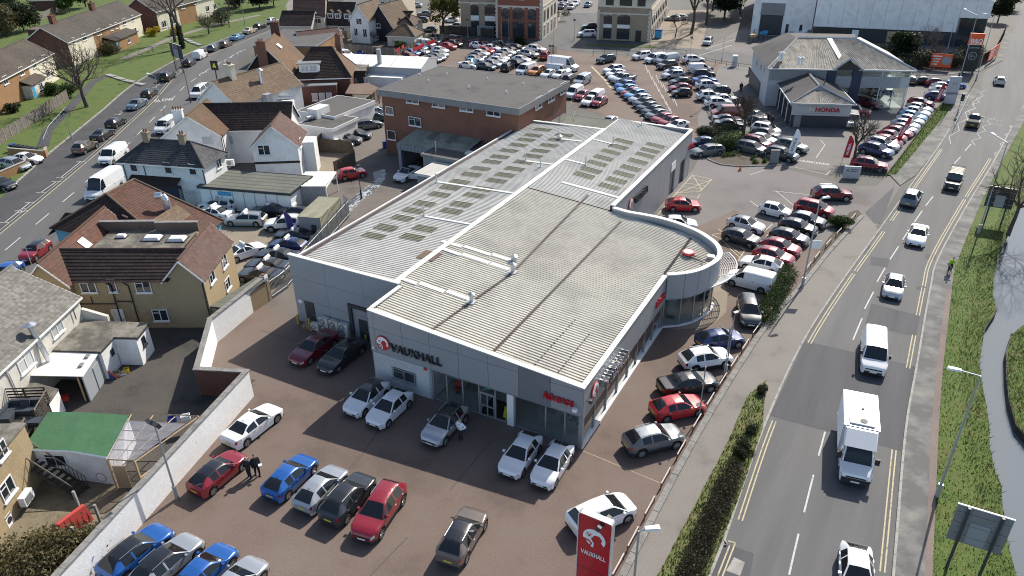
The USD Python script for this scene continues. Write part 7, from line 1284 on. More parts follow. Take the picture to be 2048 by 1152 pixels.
# ------------------------------------------------------------------ vehicles
from scipy.interpolate import PchipInterpolator
def paint(name,c,metal=0.0,rough=.3):plain('car_paint_'+name,c,rough,metal,1.0,.5)
for n_,c_,me in(('white',(.74,.75,.76),0),('silver',(.42,.44,.46),.55),('grey',(.13,.14,.15),.5),('dark grey',(.045,.05,.055),.4),('black',(.008,.008,.010),0),('red',(.24,.010,.022),.15),('bright red',(.42,.018,.024),0),('dark red',(.14,.006,.016),.2),('blue',(.014,.10,.36),.25),('navy',(.016,.03,.11),.3),('pale blue',(.13,.33,.55),.3),('orange',(.60,.20,.02),.1),('cream',(.56,.49,.34),0),('bronze',(.16,.13,.11),.4),('teal',(.02,.045,.05),.3),('rust red',(.22,.055,.035),0),('blue grey',(.10,.15,.20),.4)):paint(n_.replace(' ','_'),c_,me)
plain('car_glass',(.010,.012,.013),.04,spec=.7);plain('tyre',(.012,.012,.012),.8);plain('alloy',(.40,.41,.42),.3,.7);plain('head_lamp',(.55,.57,.60),.1,.2,1.0);plain('tail_lamp',(.30,.006,.010),.2,0,1.0);plain('trim',(.016,.016,.018),.6);plain('plate_white',(.75,.75,.72),.5);plain('plate_yellow',(.70,.52,.05),.5);plain('under',(.006,.006,.006),.9);plain('load_bed',(.03,.03,.03),.8)
# L W H | cowl, screen top, roof end, rear glass base (fractions of length from the front) | bonnet lip, bonnet, belt, tail deck heights | wheel r | ground clearance | dark cladding
SPEC=dict(
 hatchback=dict(L=4.06,W=1.76,H=1.44,f=(.28,.46,.79,.96),z=(.70,.93,.95,1.00),wr=.32,gc=.20),
 small=dict(L=3.50,W=1.63,H=1.48,f=(.24,.42,.84,.965),z=(.74,.95,.96,1.0),wr=.29,gc=.20),
 mini=dict(L=3.85,W=1.72,H=1.41,f=(.30,.44,.86,.965),z=(.74,.95,.97,1.0),wr=.32,gc=.19),
 crossover=dict(L=4.25,W=1.80,H=1.60,f=(.28,.45,.81,.955),z=(.84,1.04,1.06,1.10),wr=.345,gc=.24,clad=True,rail=True),
 suv=dict(L=4.55,W=1.86,H=1.68,f=(.27,.44,.84,.96),z=(.88,1.07,1.10,1.14),wr=.36,gc=.25,clad=True,rail=True),
 saloon=dict(L=4.70,W=1.82,H=1.43,f=(.28,.44,.68,.84),z=(.70,.92,.95,1.02),wr=.33,gc=.19,deck=True),
 coupe=dict(L=4.50,W=1.82,H=1.36,f=(.31,.47,.66,.86),z=(.68,.90,.92,.98),wr=.33,gc=.18,deck=True),
 estate=dict(L=4.75,W=1.82,H=1.47,f=(.27,.42,.89,.97),z=(.70,.92,.96,1.02),wr=.33,gc=.19,rail=True),
 mpv=dict(L=4.35,W=1.81,H=1.63,f=(.20,.40,.88,.97),z=(.80,1.02,1.04,1.08),wr=.33,gc=.20),
 small_van=dict(L=4.40,W=1.84,H=1.84,f=(.20,.36,.975,.995),z=(.88,1.10,1.14,1.2),wr=.33,gc=.21,van=True),
 panel_van=dict(L=5.05,W=1.95,H=1.97,f=(.16,.31,.98,.995),z=(.95,1.18,1.22,1.3),wr=.34,gc=.22,van=True,bumper=True),
 minibus=dict(L=5.10,W=1.95,H=1.97,f=(.16,.31,.97,.99),z=(.95,1.18,1.20,1.2),wr=.34,gc=.22,rail=True),
 high_van=dict(L=6.30,W=2.04,H=2.62,f=(.135,.27,.985,.995),z=(1.0,1.25,1.28,1.4),wr=.35,gc=.24,van=True,bumper=True),
 off_roader=dict(L=4.55,W=1.82,H=1.95,f=(.32,.37,.965,.985),z=(1.02,1.12,1.16,1.18),wr=.40,gc=.32,boxy=True),
 pickup=dict(L=5.25,W=1.86,H=1.78,f=(.27,.40,.60,.64),z=(.92,1.08,1.10,1.12),wr=.38,gc=.28,bed=True,deck=True),
 cabriolet=dict(L=4.60,W=1.83,H=1.40,f=(.29,.42,.43,.44),z=(.70,.92,.94,.96),wr=.33,gc=.18,open=True))
def loft(S):
 """the car's shell as one grid of cross-sections from front (f = 0) to rear (f = 1); quads are sorted into paint, roof, glass and lamps"""
 L,W,H=S['L'],S['W'],S['H'];fc,ft,fr,fb=S['f'];zl,zc,zb,zd=S['z'];van=S.get('van');boxy=S.get('boxy');gc=S['gc'];wr=S['wr']
 if van:tp=[(0,zl-.18),(.012,zl-.06),(.04,zl),(fc,zc),(ft,H-.07),(ft+.08,H),(.93,H),(.985,H-.04),(1,H-.12)]
 elif boxy:tp=[(0,zl-.1),(.02,zl),(.06,zc-.03),(fc,zc),(ft,H-.03),(ft+.04,H),(fr-.02,H),(fr,H-.04),(1,zb)]
 elif S.get('open'):tp=[(0,zl-.15),(.015,zl-.02),(.06,zl+.1),(fc,zc),(.86,zd),(.97,zd-.04),(1,zl-.02)]
 else:tp=[(0,zl-.20),(.012,zl-.08),(.05,zl+.05),(.13,(zl+zc)/2+.05),(fc,zc),(ft,H-.07),(ft+.07,H-.012),((ft+fr)/2,H),(fr-.08,H-.035),(fr,H-.085),(fb,zd+.02),((.985 if S.get('deck')else fb+.006),zd-.0),(1,zd-(.12 if not S.get('deck')else .16))]
 tx,tz=zip(*tp);pc_=PchipInterpolator(tx,tz);top_=lambda f:float(pc_(f))if not boxy else float(np.interp(f,tx,tz))
 bx=[0,.012,.05,fc,1];bz=[zl-.24,zl-.1,zl-.02,zb-.03,zb+.02];belt=lambda f:float(min(np.interp(f,bx,bz),top_(f)-.004))
 xa=(.19,.81)if not van else((.155,.79)if L>4.5 else(.18,.81));R=wr+.055
 def sill(f):
  z=gc+(.10 if f<.01 or f>.99 else 0)
  for a in xa:
   d=abs(f-a)*L
   if d<R:z=max(z,wr+math.sqrt(R*R-d*d)*.98)
  return z
 plan=lambda f:1-(.34 if not(van or boxy)else .18)*max(0,(.13-f)/.13)**2.1-(.20 if not(van or boxy)else .04)*max(0,(f-.88)/.12)**2.0
 fs={0,.012,.03,.05,.075,.10,fc,fc+.012,ft,ft-.012,ft+.05,fr,fr-.02,fb,.965,.985,1.0,(ft+fr)/2-.012,(ft+fr)/2+.012}
 for a in xa:fs|={a+k*R/L for k in(-1.001,-.999,-.86,-.6,-.3,0,.3,.6,.86,.999,1.001)}
 fs|={fr+(fb-fr)*.5,fc+(ft-fc)*.5};fs=sorted(x for x in fs if 0<=x<=1);hm=H-zb;P=[]
 for f in fs:
  w=W/2*plan(f);t,b,s=top_(f),belt(f),sill(f);h=max(t-b,.002);k=min(1,h/hm);tum=(.145*W+.12*max(0,f-.62)/.3*(not S.get('rail')or .5))if not(van or boxy)else(.055*W if van else .03*W)
  w5=.955*w-tum*k-.02;sb=min(s,b-.12)
  half=[(.94*w,sb),(.985*w,max(sb+.04,sb+(b-sb)*.35)),(w,max(sb+.06,sb+(b-sb)*.68)),(.975*w,b),(.955*w,b+min(.02,h*.5)),(w5,b+.84*h),(w5-.09,b+.965*h),(w5*.5,t-.004*k),(0,t+.018*(1 if h>.3 or f<fc else .3))]
  P.append([((.5-f)*L,y,z)for y,z in half]+[((.5-f)*L,-y,z)for y,z in half[-2::-1]])
 P=np.array(P);nr=P.shape[1];groups={}
 def put_(g,q):groups.setdefault(g,[]).append(q)
 fm=(ft+fr)/2
 for i in range(len(fs)-1):
  f=(fs[i]+fs[i+1])/2
  for r in range(nr-1):
   rr_=r if r<8 else 15-r;left=r<8;g='body'
   op=S.get('open')
   if rr_==4 and not op:
    side_end=(ft+.10)if van else(fr+(fb-fr)*.45 if S.get('deck')else fr-.015)
    if fc+.012<f<side_end and not(abs(f-fm)<.013 and not van):g='glass_l' if left else 'glass_r'
    if van and f>fc+.012 and f<side_end:g='glass_l' if left else 'glass_r'
   if rr_ in(6,7)and not op:
    if fc+.004<f<ft:g='screen'
    elif fr<f<fb and not van:g='rear'
   if rr_ in(5,6,7)and ft<f<fr and not op:g='roof'
   if rr_==2 and f<.05:g='lamp_l' if left else 'lamp_r'
   if rr_==2 and f>.965:g='tail_l' if left else 'tail_r'
   if rr_==0 and S.get('clad'):g='clad_l' if left else 'clad_r'
   a,b,c,d=(i,r),(i+1,r),(i+1,r+1),(i,r+1);put_(g,(a,b,c,d))
 out={}
 for g,qs in groups.items():
  ids={};v=[];fcs=[]
  for q in qs:
   k=[]
   for a in q:
    if a not in ids:ids[a]=len(v);v.append(P[a])
    k.append(ids[a])
   fcs+=[(k[0],k[2],k[1]),(k[0],k[3],k[2])]
  out[g]=(np.array(v),np.array(fcs))
 for g,i in(('front',0),('back',-1)):
  ring=P[i];v,fcs=out['body'];o=len(v);v=np.vstack([v,ring]);m=[(o,o+k,o+k+1)for k in range(1,nr-1)]if i==0 else[(o,o+k+1,o+k)for k in range(1,nr-1)];out['body']=(v,np.vstack([fcs,m]))
 return out,dict(xa=[(.5-a)*L for a in xa],top=top_,plan=plan,belt=belt)
LOFT={k:loft(S)for k,S in SPEC.items()}
_rim=None
def wheel_meshes(x,y,r,w,side):
 ty=MB();n=16;an=np.arange(n)*2*np.pi/n;rings=[(y-w/2*side,r*.93),(y-w/2*side*.7,r),(y+w/2*side*.7,r),(y+w/2*side,r*.93),(y+w/2*side*1.0,r*.70),(y+w/2*side*.55,r*.66),(y+w/2*side*.55,.001)]
 v=[(x+q*math.cos(a),yy,r+q*math.sin(a))for yy,q in rings for a in an];f=[]
 for i in range(len(rings)-1):
  for k in range(n):a,b,c,d=i*n+k,i*n+(k+1)%n,(i+1)*n+(k+1)%n,(i+1)*n+k;f+=[(a,b,c),(a,c,d)]if side>0 else[(a,c,b),(a,d,c)]
 ty.add(v,f);rm=MB();yo=y+w/2*side*.8
 for k in range(5):
  a=k*2*np.pi/5;c,s=math.cos(a),math.sin(a);q=lambda u,vv:(x+u*c-vv*s,yo,r+u*s+vv*c);q2=lambda u,vv:(x+u*c-vv*s,yo-.02*side,r+u*s+vv*c)
  rm.hexa([q2(.03,-.05),q2(r*.68,-.06),q2(r*.68,.06),q2(.03,.05)],[q(.03,-.045),q(r*.68,-.05),q(r*.68,.05),q(.03,.045)])
 o=MB();ri=[(yo+.01*side,r*.70),(yo+.01*side,r*.60)];v=[(x+q*math.cos(a),yy,r+q*math.sin(a))for yy,q in ri for a in an];rm.add(v,[t_ for k in range(n)for t_ in((k,(k+1)%n,n+(k+1)%n),(k,n+(k+1)%n,n+k))]if side<0 else[t_ for k in range(n)for t_ in((k,n+(k+1)%n,(k+1)%n),(k,n+k,n+(k+1)%n))])
 return ty,rm
class _F:  # identity frame for MB.box
 @staticmethod
 def w(u,v,z):return np.array([u,v,z],float)
ID=_F()
CAR0={}
NAMES=dict(hatchback='hatchback',small='small_hatchback',mini='mini_hatchback',crossover='crossover',suv='suv',saloon='saloon',coupe='coupe',estate='estate_car',mpv='people_carrier',small_van='small_van',panel_van='panel_van',minibus='minibus',high_van='high_roof_van',off_roader='off_roader',pickup='pickup_truck',cabriolet='cabriolet')
CATS=dict(small_van='van',panel_van='van',high_van='van',minibus='minibus',pickup='pickup',off_roader='car')
def car(kind,col,px,py,head,label,roof_col=None,z=.7,group=None,sign=None,scale=1.0,ground=0.0):
 """a vehicle whose middle the photograph shows at (px, py), its nose pointing along the bearing head"""
 P=G(px,py,z);loc=np.array([P[0],P[1],ground+.012]);rot=math.radians(90-head);key=(kind,col,roof_col)
 if key in CAR0:return dup(CAR0[key],loc,rot,label,group),loc,rot
 S=SPEC[kind];L,W,H=S['L'],S['W'],S['H'];parts,I=LOFT[kind]
 t=Thing(NAMES[kind],label,CATS.get(kind,'car'),loc,rot,group);CAR0[key]=t;pm='car_paint_'+col.replace(' ','_');rm_='car_paint_'+(roof_col or col).replace(' ','_');put_=lambda n,m,mm,**k:t.part(n,m,mm,local=True,**k)
 put_('body',parts['body'],pm,smooth=38)
 for g,n,m in(('roof','roof',rm_),('screen','windscreen','car_glass'),('rear','rear_window','car_glass'),('glass_l','side_window','car_glass'),('glass_r','side_window','car_glass'),('lamp_l','headlight','head_lamp'),('lamp_r','headlight','head_lamp'),('tail_l','tail_light','tail_lamp'),('tail_r','tail_light','tail_lamp'),('clad_l','sill_cladding','trim'),('clad_r','sill_cladding','trim')):
  if g in parts:put_(n,parts[g],m,smooth=38)
 gc,wr=S['gc'],S['wr'];put_('underbody',MB().box(ID,-L*.46,L*.46,-W*.42,W*.42,gc-.03,.55),'under')
 for x in I['xa']:
  for sd in(1,-1):
   ty,rim=wheel_meshes(x,sd*(W/2-.115),wr,.21,sd);p=put_('wheel',ty,'tyre',smooth=30);put(p,'rim',rim,'alloy' if not S.get('van')else 'steel_grey')
 zl,zc,zb,zd=S['z'];big=S.get('van')or S.get('bumper')
 gw=W*.30;put_('grille',MB().box(ID,L/2-.02,L/2+.012,-gw,gw,zl-.30,zl-.19),'trim');put_('bumper',MB().box(ID,L/2-.03,L/2+.02,-W*.33,W*.33,gc+.08,gc+(.30 if S.get('bumper')else .17)),'trim')
 put_('number_plate',MB().box(ID,L/2+.02,L/2+.032,-.26,.26,gc+.20,gc+.31),'plate_white');put_('number_plate',MB().box(ID,-L/2-.015,-L/2+.01,-.26,.26,gc+.34,gc+.45),'plate_yellow')
 put_('rear_bumper',MB().box(ID,-L/2-.02,-L/2+.03,-W*.38,W*.38,gc+.07,gc+.2),'trim')
 fc,ft,fr,fb=S['f'];mx=(.5-fc-.075)*L;wm2=W/2*.975
 for sd in(1,-1):put_('door_mirror',MB().box(ID,mx-.07,mx+.06,min(sd*wm2,sd*(wm2+.17)),max(sd*wm2,sd*(wm2+.17)),zb+.0,zb+(.12 if not big else .30)),'trim' if big else pm)
 hd=MB()
 for sd in(1,-1):
  for f in((ft+fr)/2-.03,fr-.02):hd.box(ID,(.5-f)*L,(.5-f)*L+.16,min(sd*(W/2-.012),sd*(W/2+.018)),max(sd*(W/2-.012),sd*(W/2+.018)),zb-.13,zb-.09)
 put_('door_handles',hd,'chrome' if not big else 'trim')
 if S.get('rail'):
  for sd in(1,-1):y=sd*(W/2*.955-.115*W-.10);put_('roof_rail',MB().bar((.5*L-(ft+.08)*L,y,H+.015),(.5*L-(fr-.02)*L,y,H-.01),.022,n=5),'alloy')
 if not big and not S.get('open'):put_('aerial',MB().bar(((.5-fr+.03)*L,0,H-.03),((.5-fr+.0)*L,0,H+.09),.02,.008,5),'trim')
 if S.get('bed'):put_('load_bed',MB().box(ID,-L*.47,-L*.15,-W*.40,W*.40,zd+.0,zd+.025),'load_bed');put_('bed_rail',MB().box(ID,-L*.48,-L*.14,-W*.44,-W*.40,zd,zd+.09).box(ID,-L*.48,-L*.14,W*.40,W*.44,zd,zd+.09),pm)
 if S.get('boxy'):
  put_('spare_wheel',MB().bar((-L/2-.24,.1,1.05),(-L/2-.02,.1,1.05),.36,n=14),'tyre');
  rk=MB();y=W*.40
  for k in range(6):rk.bar((L*(.10-k*.11),-y,H+.12),(L*(.10-k*.11),y,H+.12),.022,n=4)
  rk.bar((L*.12,-y,H+.12),(-L*.47,-y,H+.12),.025,n=4).bar((L*.12,y,H+.12),(-L*.47,y,H+.12),.025,n=4);put_('roof_rack',rk,'trim')
 if S.get('open'):
  sc=MB();xw,xt=(.5-fc)*L,(.5-ft)*L;sc.hexa([(xw,-W*.40,zc),(xw+.02,-W*.40,zc),(xw+.02,W*.40,zc),(xw,W*.40,zc)],[(xt,-W*.34,H),(xt+.02,-W*.34,H),(xt+.02,W*.34,H),(xt,W*.34,H)]);put_('windscreen',sc,'car_glass');put_('cockpit',MB().box(ID,-L*.22,L*.17,-W*.37,W*.37,zd-.06,zd+.022),'load_bed')
  for x,sd in((.04,1),(.04,-1),(-.13,1),(-.13,-1)):put_('seat',MB().box(ID,L*x-.15,L*x+.05,sd*W*.19-.24,sd*W*.19+.24,zd,zd+.22),'trim')
  fr_c=MB().bar((xw,-W*.40,zc),(xt,-W*.34,H),.03).bar((xw,W*.40,zc),(xt,W*.34,H),.03).bar((xt,-W*.34,H),(xt,W*.34,H),.03);put_('screen_frame',fr_c,'chrome')
  d=MB();h=np.array([L*.2,W/2,0]);e=h+np.array([-.35,1.05,0]);d.hexa([h+Z*.3,e+Z*.3,e+Z*.3+np.array([-.06,0,0]),h+Z*.3+np.array([-.06,0,0])],[h+Z*.95,e+Z*.95,e+Z*.95+np.array([-.06,0,0]),h+Z*.95+np.array([-.06,0,0])]);put_('open_door',d,pm)
 return t,loc,rot
def roof_sign(loc,rot,label,h,dx=0.0,first={}):
 """a white sign box standing on a car's roof"""
 u=np.array([math.cos(rot),math.sin(rot),0]);p=np.array(loc)+u*dx+Z*h
 if 't' in first:return dup(first['t'],p,rot,label,'white roof signs on the rental yard cars')
 t=Thing('roof_sign',label,'roof sign',p,rot,'white roof signs on the rental yard cars');first['t']=t;q=MB();q.hexa([(-.14,-.55,.05),(.14,-.55,.05),(.14,.55,.05),(-.14,.55,.05)],[(-.07,-.5,.3),(.07,-.5,.3),(.07,.5,.3),(-.07,.5,.3)]);t.part('box',q,'sign_white',local=True);t.part('base',MB().box(ID,-.12,.12,-.4,.4,0,.048),'trim',local=True)

def pair(kind,col,rear,front,label,roof_col=None,z=.55,**k):
 A,B=G(*rear,z),G(*front,z);d=B-A;c=(rear[0]+front[0])/2,(rear[1]+front[1])/2;return car(kind,col,c[0],c[1],math.degrees(math.atan2(d[0],d[1])),label,roof_col,z,**k)
# forecourt in front of the dealership
FC='cars standing on the forecourt'
car('saloon','white',506,846,29,'white saloon alone beside the white wall, nose away');car('hatchback','red',436,941,28,'red hatchback with black roof beside the two men in suits','black')
car('hatchback','blue',581,949,26,'blue hatchback at the left end of the forecourt row of four',None);car('hatchback','silver',643,972,26,'silver hatchback second in the forecourt row, beside the blue one',None);car('crossover','dark grey',697,993,26,'black crossover third in the forecourt row, white sticker on its door pillar','black');car('suv','red',759,1019,200,'red suv facing the camera at the right end of the forecourt row')
car('crossover','bronze',926,1068,22,'bronze grey crossover with black roof standing alone on the forecourt','black')
car('crossover','blue',273,1103,30,'blue crossover with black roof, tail to the white wall','black');car('crossover','silver',335,1124,28,'silver crossover with black roof in the near left row','black');car('hatchback','blue',408,1140,26,'all blue hatchback in the near left row, cut by the lower edge');car('hatchback','silver',470,1168,26,'silver car at the lower edge, only its bonnet in view')
car('hatchback','white',733,792,209,'white hatchback with black roof in the shade by the painted bricks','black');car('hatchback','white',779,813,209,'all white hatchback in the shade below the window of the painted bricks');car('crossover','silver',890,847,208,'silver crossover with black roof in the shade beside the man in a white shirt','black');car('hatchback','white',1041,906,207,'left of the two white hatchbacks below the red lettering');car('hatchback','white',1105,926,207,'right of the two white hatchbacks below the red lettering, nearest the corner')
car('saloon','dark red',628,692,209,'dark red saloon in the shade beside the air conditioners');car('saloon','black',684,707,209,'black saloon in the shade next to the dark red one')
# row along the road side
car('crossover','grey',1308,876,72,'dark grey crossover with silver roof at the near end of the roadside row','silver');car('hatchback','bright red',1356,811,74,'bright red hatchback in the roadside row below the side glazing');car('saloon','black',1377,764,76,'black saloon in the roadside row next to the red hatchback');car('crossover','white',1412,716,76,'white crossover in the roadside row behind the flag pole');car('hatchback','navy',1441,676,78,'dark blue hatchback in the roadside row nearest the curved canopy');car('mpv','dark grey',1498,620,190,'dark grey people carrier facing the camera by the clipped hedge');car('mpv','white',1204,1026,64,'white people carrier standing behind the tall red sign')
car('small_van','white',1500,556,303,'white small van beside the louvred canopy',z=.9);car('hatchback','white',1522,526,300,'white hatchback parked beside the white small van')
SR=126
car('hatchback','red',1548,510,SR,'red hatchback at the near end of the side row, behind the white one');car('hatchback','red',1562,492,SR,'second red hatchback of the side row, beside the grey saloon');car('hatchback','dark grey',1580,472,SR,'dark grey hatchback in the side row between red and black ones');car('hatchback','black',1597,452,SR,'black hatchback in the side row nearer the round bush');car('hatchback','dark grey',1616,438,SR,'dark grey hatchback of the side row next to the far red one','silver');car('mpv','red',1629,416,SR,'red people carrier at the far end of the side row');car('suv','dark red',1665,387,95,'dark red suv on the kerb by the railings at the entrance','silver')
car('small','white',1551,419,128,'white small car parked alone, tail to the side row');car('hatchback','white',1493,447,130,'white hatchback with grey roof in front of the curved bow','grey');car('hatchback','dark grey',1484,473,130,'dark grey hatchback beside the white one in front of the bow');car('hatchback','white',1358,445,98,'white car half hidden behind the bow parapet');car('hatchback','bright red',1367,408,95,'bright red hatchback by the black lettering of the rear block')
# main road traffic
car('panel_van','white',1749,700,203,'white panel van driving towards the camera',z=1.0);car('hatchback','silver',1788,570,208,'silver car driving towards the camera ahead of the van');car('coupe','white',1836,468,211,'white sports coupe driving towards the camera');car('off_roader','black',1909,358,214,'black off roader with cream roof driving towards the camera','cream',z=1.0);car('suv','blue grey',1823,394,35,'blue grey suv driving away beside the car park entrance','silver');car('pickup','black',1948,241,34,'black pickup truck driving away near the zigzag lines');car('hatchback','silver',2000,160,28,'silver car driving away past the side road junction');car('hatchback','white',1713,1146,200,'white car at the lower edge of the main road')
# left street
LS=1.0
car('suv','black',335,152,0,'black suv parked in the lay by under the blue road sign');car('hatchback','black',298,185,0,'black hatchback parked in the lay by behind the grey saloon');car('saloon','blue grey',273,207,186,'blue grey saloon facing the camera in the lay by');car('hatchback','black',231,243,4,'black hatchback parked in the lay by ahead of the black saloon');car('saloon','black',205,267,4,'black saloon parked in the lay by behind the hatchback');car('crossover','bronze',170,293,8,'bronze crossover at the near end of the lay by row')
car('panel_van','white',226,308,184,'white panel van driving towards the camera past the slate house',z=.9);car('high_van','white',208,367,186,'tall white van parked beside the brown tiled hall',z=1.3);car('mini','red',70,500,184,'red car with black roof by the tan house','black');car('hatchback','blue',10,545,184,'blue car behind the grey tiled roof at the left edge')
car('minibus','white',400,181,184,'white minibus driving towards the camera on the street',z=1.0);car('estate','grey',428,94,2,'grey estate car parked in the lay by ahead of the white van');car('small_van','white',400,108,2,'white small van parked in the lay by',z=.9);car('hatchback','black',378,124,0,'black hatchback parked behind the white small van');car('hatchback','bronze',451,87,8,'dark brown hatchback parked behind the blue coupe');car('coupe','pale blue',474,73,14,'pale blue coupe parked in the lay by');car('coupe','cream',500,60,18,'cream coupe parked in front of the blue one');car('hatchback','black',520,51,18,'black hatchback parked next to the black roofed barn');car('small','white',545,41,24,'white small car furthest up the street')
car('estate','silver',30,327,115,'silver estate car on the driveway at the left edge');car('hatchback','white',55,316,100,'white hatchback on the driveway by the brick garden wall');car('hatchback','black',2,366,110,'black car at the left edge below the garden wall')
# rental yard
def rental(*a,sx=-.1,**k):
 _,loc,rot=car(*a,**k);roof_sign(loc,rot,'white roof sign of the '+a[5].split(',')[0],SPEC[a[0]]['H']-.02,sx)
rental('estate','white',435,408,282,'white estate car, rear lights towards the garage row');rental('saloon','white',428,424,290,'white saloon half hidden by the blue hall roof');rental('estate','silver',491,437,275,'silver estate car standing across the rental yard');rental('saloon','black',540,419,285,'black saloon in front of the white garage wall');rental('hatchback','black',588,423,280,'black hatchback beside the storage container');car('suv','white',570,447,268,'white suv next to the purple feather flag');rental('coupe','white',489,500,46,'white coupe by the tan house gable')
for k,(x,y,c,l)in enumerate(((588,470,'black','black car furthest along the palisade fence'),(574,489,'navy','dark blue car along the palisade fence'),(553,510,'black','black car in the middle of the palisade row'),(534,530,'dark grey','dark grey car along the palisade row'),(520,548,'dark grey','dark grey car nearest the white pier of the wall'))):rental('saloon' if k!=1 else 'hatchback',c,x,y,282,l)
# service yard
car('mini','bright red',703,345,62,'bright red small car beside the white shelter');car('cabriolet','white',815,345,208,'white convertible with its door open by the service bay');car('saloon','black',712,267,100,'black saloon second along the dark fence');car('saloon','dark grey',692,277,100,'dark grey saloon nearest the small sandy yard');car('estate','grey',735,248,62,'grey estate car near the corner of the brick block');car('hatchback','teal',754,233,70,'dark teal car half hidden by the brick block');car('coupe','silver',757,221,75,'silver car glimpsed past the brick block');car('estate','white',672,289,95,'white car under a net in the corner by the sandy yard')
# far lots, zoomed coordinates of three views of the photograph
z1=lambda x,y:(790+x/10.195,60+y/10.195);z2=lambda x,y:(930+x/8.192,60+y/8.192);z3=lambda x,y:(1180+x/6.777,90+y/6.777);z4=lambda x,y:(1290+x/6.778,90+y/6.778);z5=lambda x,y:(1390+x/7.2,180+y/7.2);z6=lambda x,y:(1680+x/5.485,140+y/5.485)
def lot(zf,head,where,items,group):
 for kind,col,x,y,ex,*h in items:
  px,py=zf(x,y);car(kind,col,px,py,h[0]if h else head,f'{col} {NAMES[kind].replace("_", " ")} {ex} {where}',z=1.0 if 'van' in kind else .7,group=group)
lot(z1,122,'in the left block of cars',[('suv','teal',830,165,'at the back corner'),('hatchback','grey',790,220,'just ahead of the back corner'),('small_van','white',640,262,'by the red sale strips'),('mpv','dark red',1230,195,'furthest right'),('hatchback','black',1210,268,'behind the bright red one'),('hatchback','bright red',1090,322,'at the open lane'),('hatchback','pale blue',500,352,'beside the small van'),('hatchback','white',925,405,'nearest the bright red one'),('hatchback','silver',520,430,'between two blue ones'),('hatchback','blue',340,455,'along the timber fence'),('hatchback','silver',910,485,'second behind the white one'),('hatchback','grey',860,545,'third behind the white one'),('hatchback','black',220,495,'nearest the timber fence'),('saloon','dark grey',740,580,'at the white shed corner'),('hatchback','red',300,530,'half hidden by the shed roof'),('hatchback','grey',30,530,'glimpsed over the shed roof')],'cars in the left block of the far lot')
lot(lambda x,y:(x,y),120,'behind the white metal shed',[('panel_van','white',686,108,'with only its roof showing'),('hatchback','blue',727,105,'by the grey fence',20),('hatchback','bright red',758,108,'by the grey fence',20)],'cars behind the white metal shed')
lot(z2,122,'in the middle block',[('saloon','dark red',220,200,'at the back left'),('hatchback','white',215,243,'beside the two people'),('hatchback','white',440,288,'in the second line back'),('hatchback','bright red',340,332,'in the left line'),('hatchback','black',550,252,'under the office wall'),('saloon','silver',610,222,'nearest the office wall'),('hatchback','white',260,375,'below the red one'),('hatchback','dark grey',210,425,'third in the left line'),('hatchback','silver',160,468,'fourth in the left line'),('hatchback','pale blue',110,512,'showing its tail',20),('hatchback','dark grey',850,282,'at the back right'),('hatchback','black',760,325,'next to the silver suv'),('hatchback','white',690,355,'in the third line'),('hatchback','grey',620,400,'in the middle of the block'),('hatchback','white',580,448,'ahead of the grey one'),('hatchback','white',540,492,'two ahead of the grey one'),('hatchback','silver',450,545,'in the near line'),('saloon','teal',330,585,'behind the parapet of the brick block'),('coupe','white',60,565,'with swept roof by the brick block'),('suv','silver',1045,395,'standing large at the right'),('suv','white',1165,315,'beside the red one with plates'),('suv','red',1318,412,'facing away at the gate',14),('hatchback','white',930,475,'behind the silver suv'),('hatchback','black',850,540,'next to the white pickup'),('suv','black',700,600,'showing its tail over the roof edge',20)],'cars in the middle block of the far lot')
lot(z2,122,'by the brick block corner',[('high_van','white',1610,570,'parked slantwise'),('panel_van','silver',1530,640,'beside the tall one',118),('panel_van','white',1000,630,'with a roof rack',215),('suv','orange',1180,675,'facing the camera',215),('hatchback','white',1365,712,'facing the camera, left one',215),('hatchback','white',1555,722,'facing the camera, right one',215),('mpv','black',1722,790,'showing its tail',30),('small_van','silver',1920,800,'facing the camera',212),('small_van','white',1785,1000,'below the black people carrier',212),('hatchback','red',1925,1060,'between two white vans',212),('small_van','white',2130,1075,'nearest the pale flat roof',212),('hatchback','white',2040,1150,'half hidden by the pale flat roof',212),('hatchback','red',2200,1160,'at the edge of the pale flat roof',212)],'vehicles round the far corner of the brick block')
car('hatchback','silver',1218,243,212,'silver car tucked behind the back parapet beside the brick extension')
lot(z3,238,'in the long middle row',[('suv','white',320,335,'furthest from the camera'),('hatchback','white',345,378,'second from the far end'),('hatchback','white',380,425,'third from the far end'),('pickup','silver',455,455,'fourth from the far end'),('hatchback','blue',470,532,'fifth from the far end'),('hatchback','pale blue',500,588,'sixth from the far end'),('hatchback','red',560,632,'seventh from the far end'),('crossover','pale blue',615,672,'eighth from the far end'),('hatchback','silver',670,718,'ninth from the far end'),('hatchback','dark grey',730,772,'tenth from the far end'),('hatchback','dark grey',780,828,'eleventh from the far end'),('hatchback','teal',850,880,'twelfth from the far end'),('hatchback','grey',900,932,'thirteenth from the far end'),('hatchback','red',985,985,'fourteenth from the far end'),('hatchback','red',1080,1028,'fifteenth, partly behind the parapet'),('hatchback','white',1180,1085,'last, nearly hidden by the parapet')],'cars in the long middle row')
car('suv','teal',1212,118,232,'dark green suv alone near the gate of the far lot')
lot(z3,240,'in the row along the railings',[('mpv','white',700,142,'furthest left'),('small_van','white',880,166,'next to the people carrier'),('panel_van','silver',1045,182,'third from the left'),('suv','black',1045,270,'with red tail lights'),('hatchback','silver',1130,348,'behind the silver suv'),('suv','silver',1125,405,'with square windows',250),('hatchback','black',1220,490,'behind the red one',258),('hatchback','red',1220,572,'between two black ones',262),('small','black',1245,640,'at the near end',268)],'cars in the row along the railings')
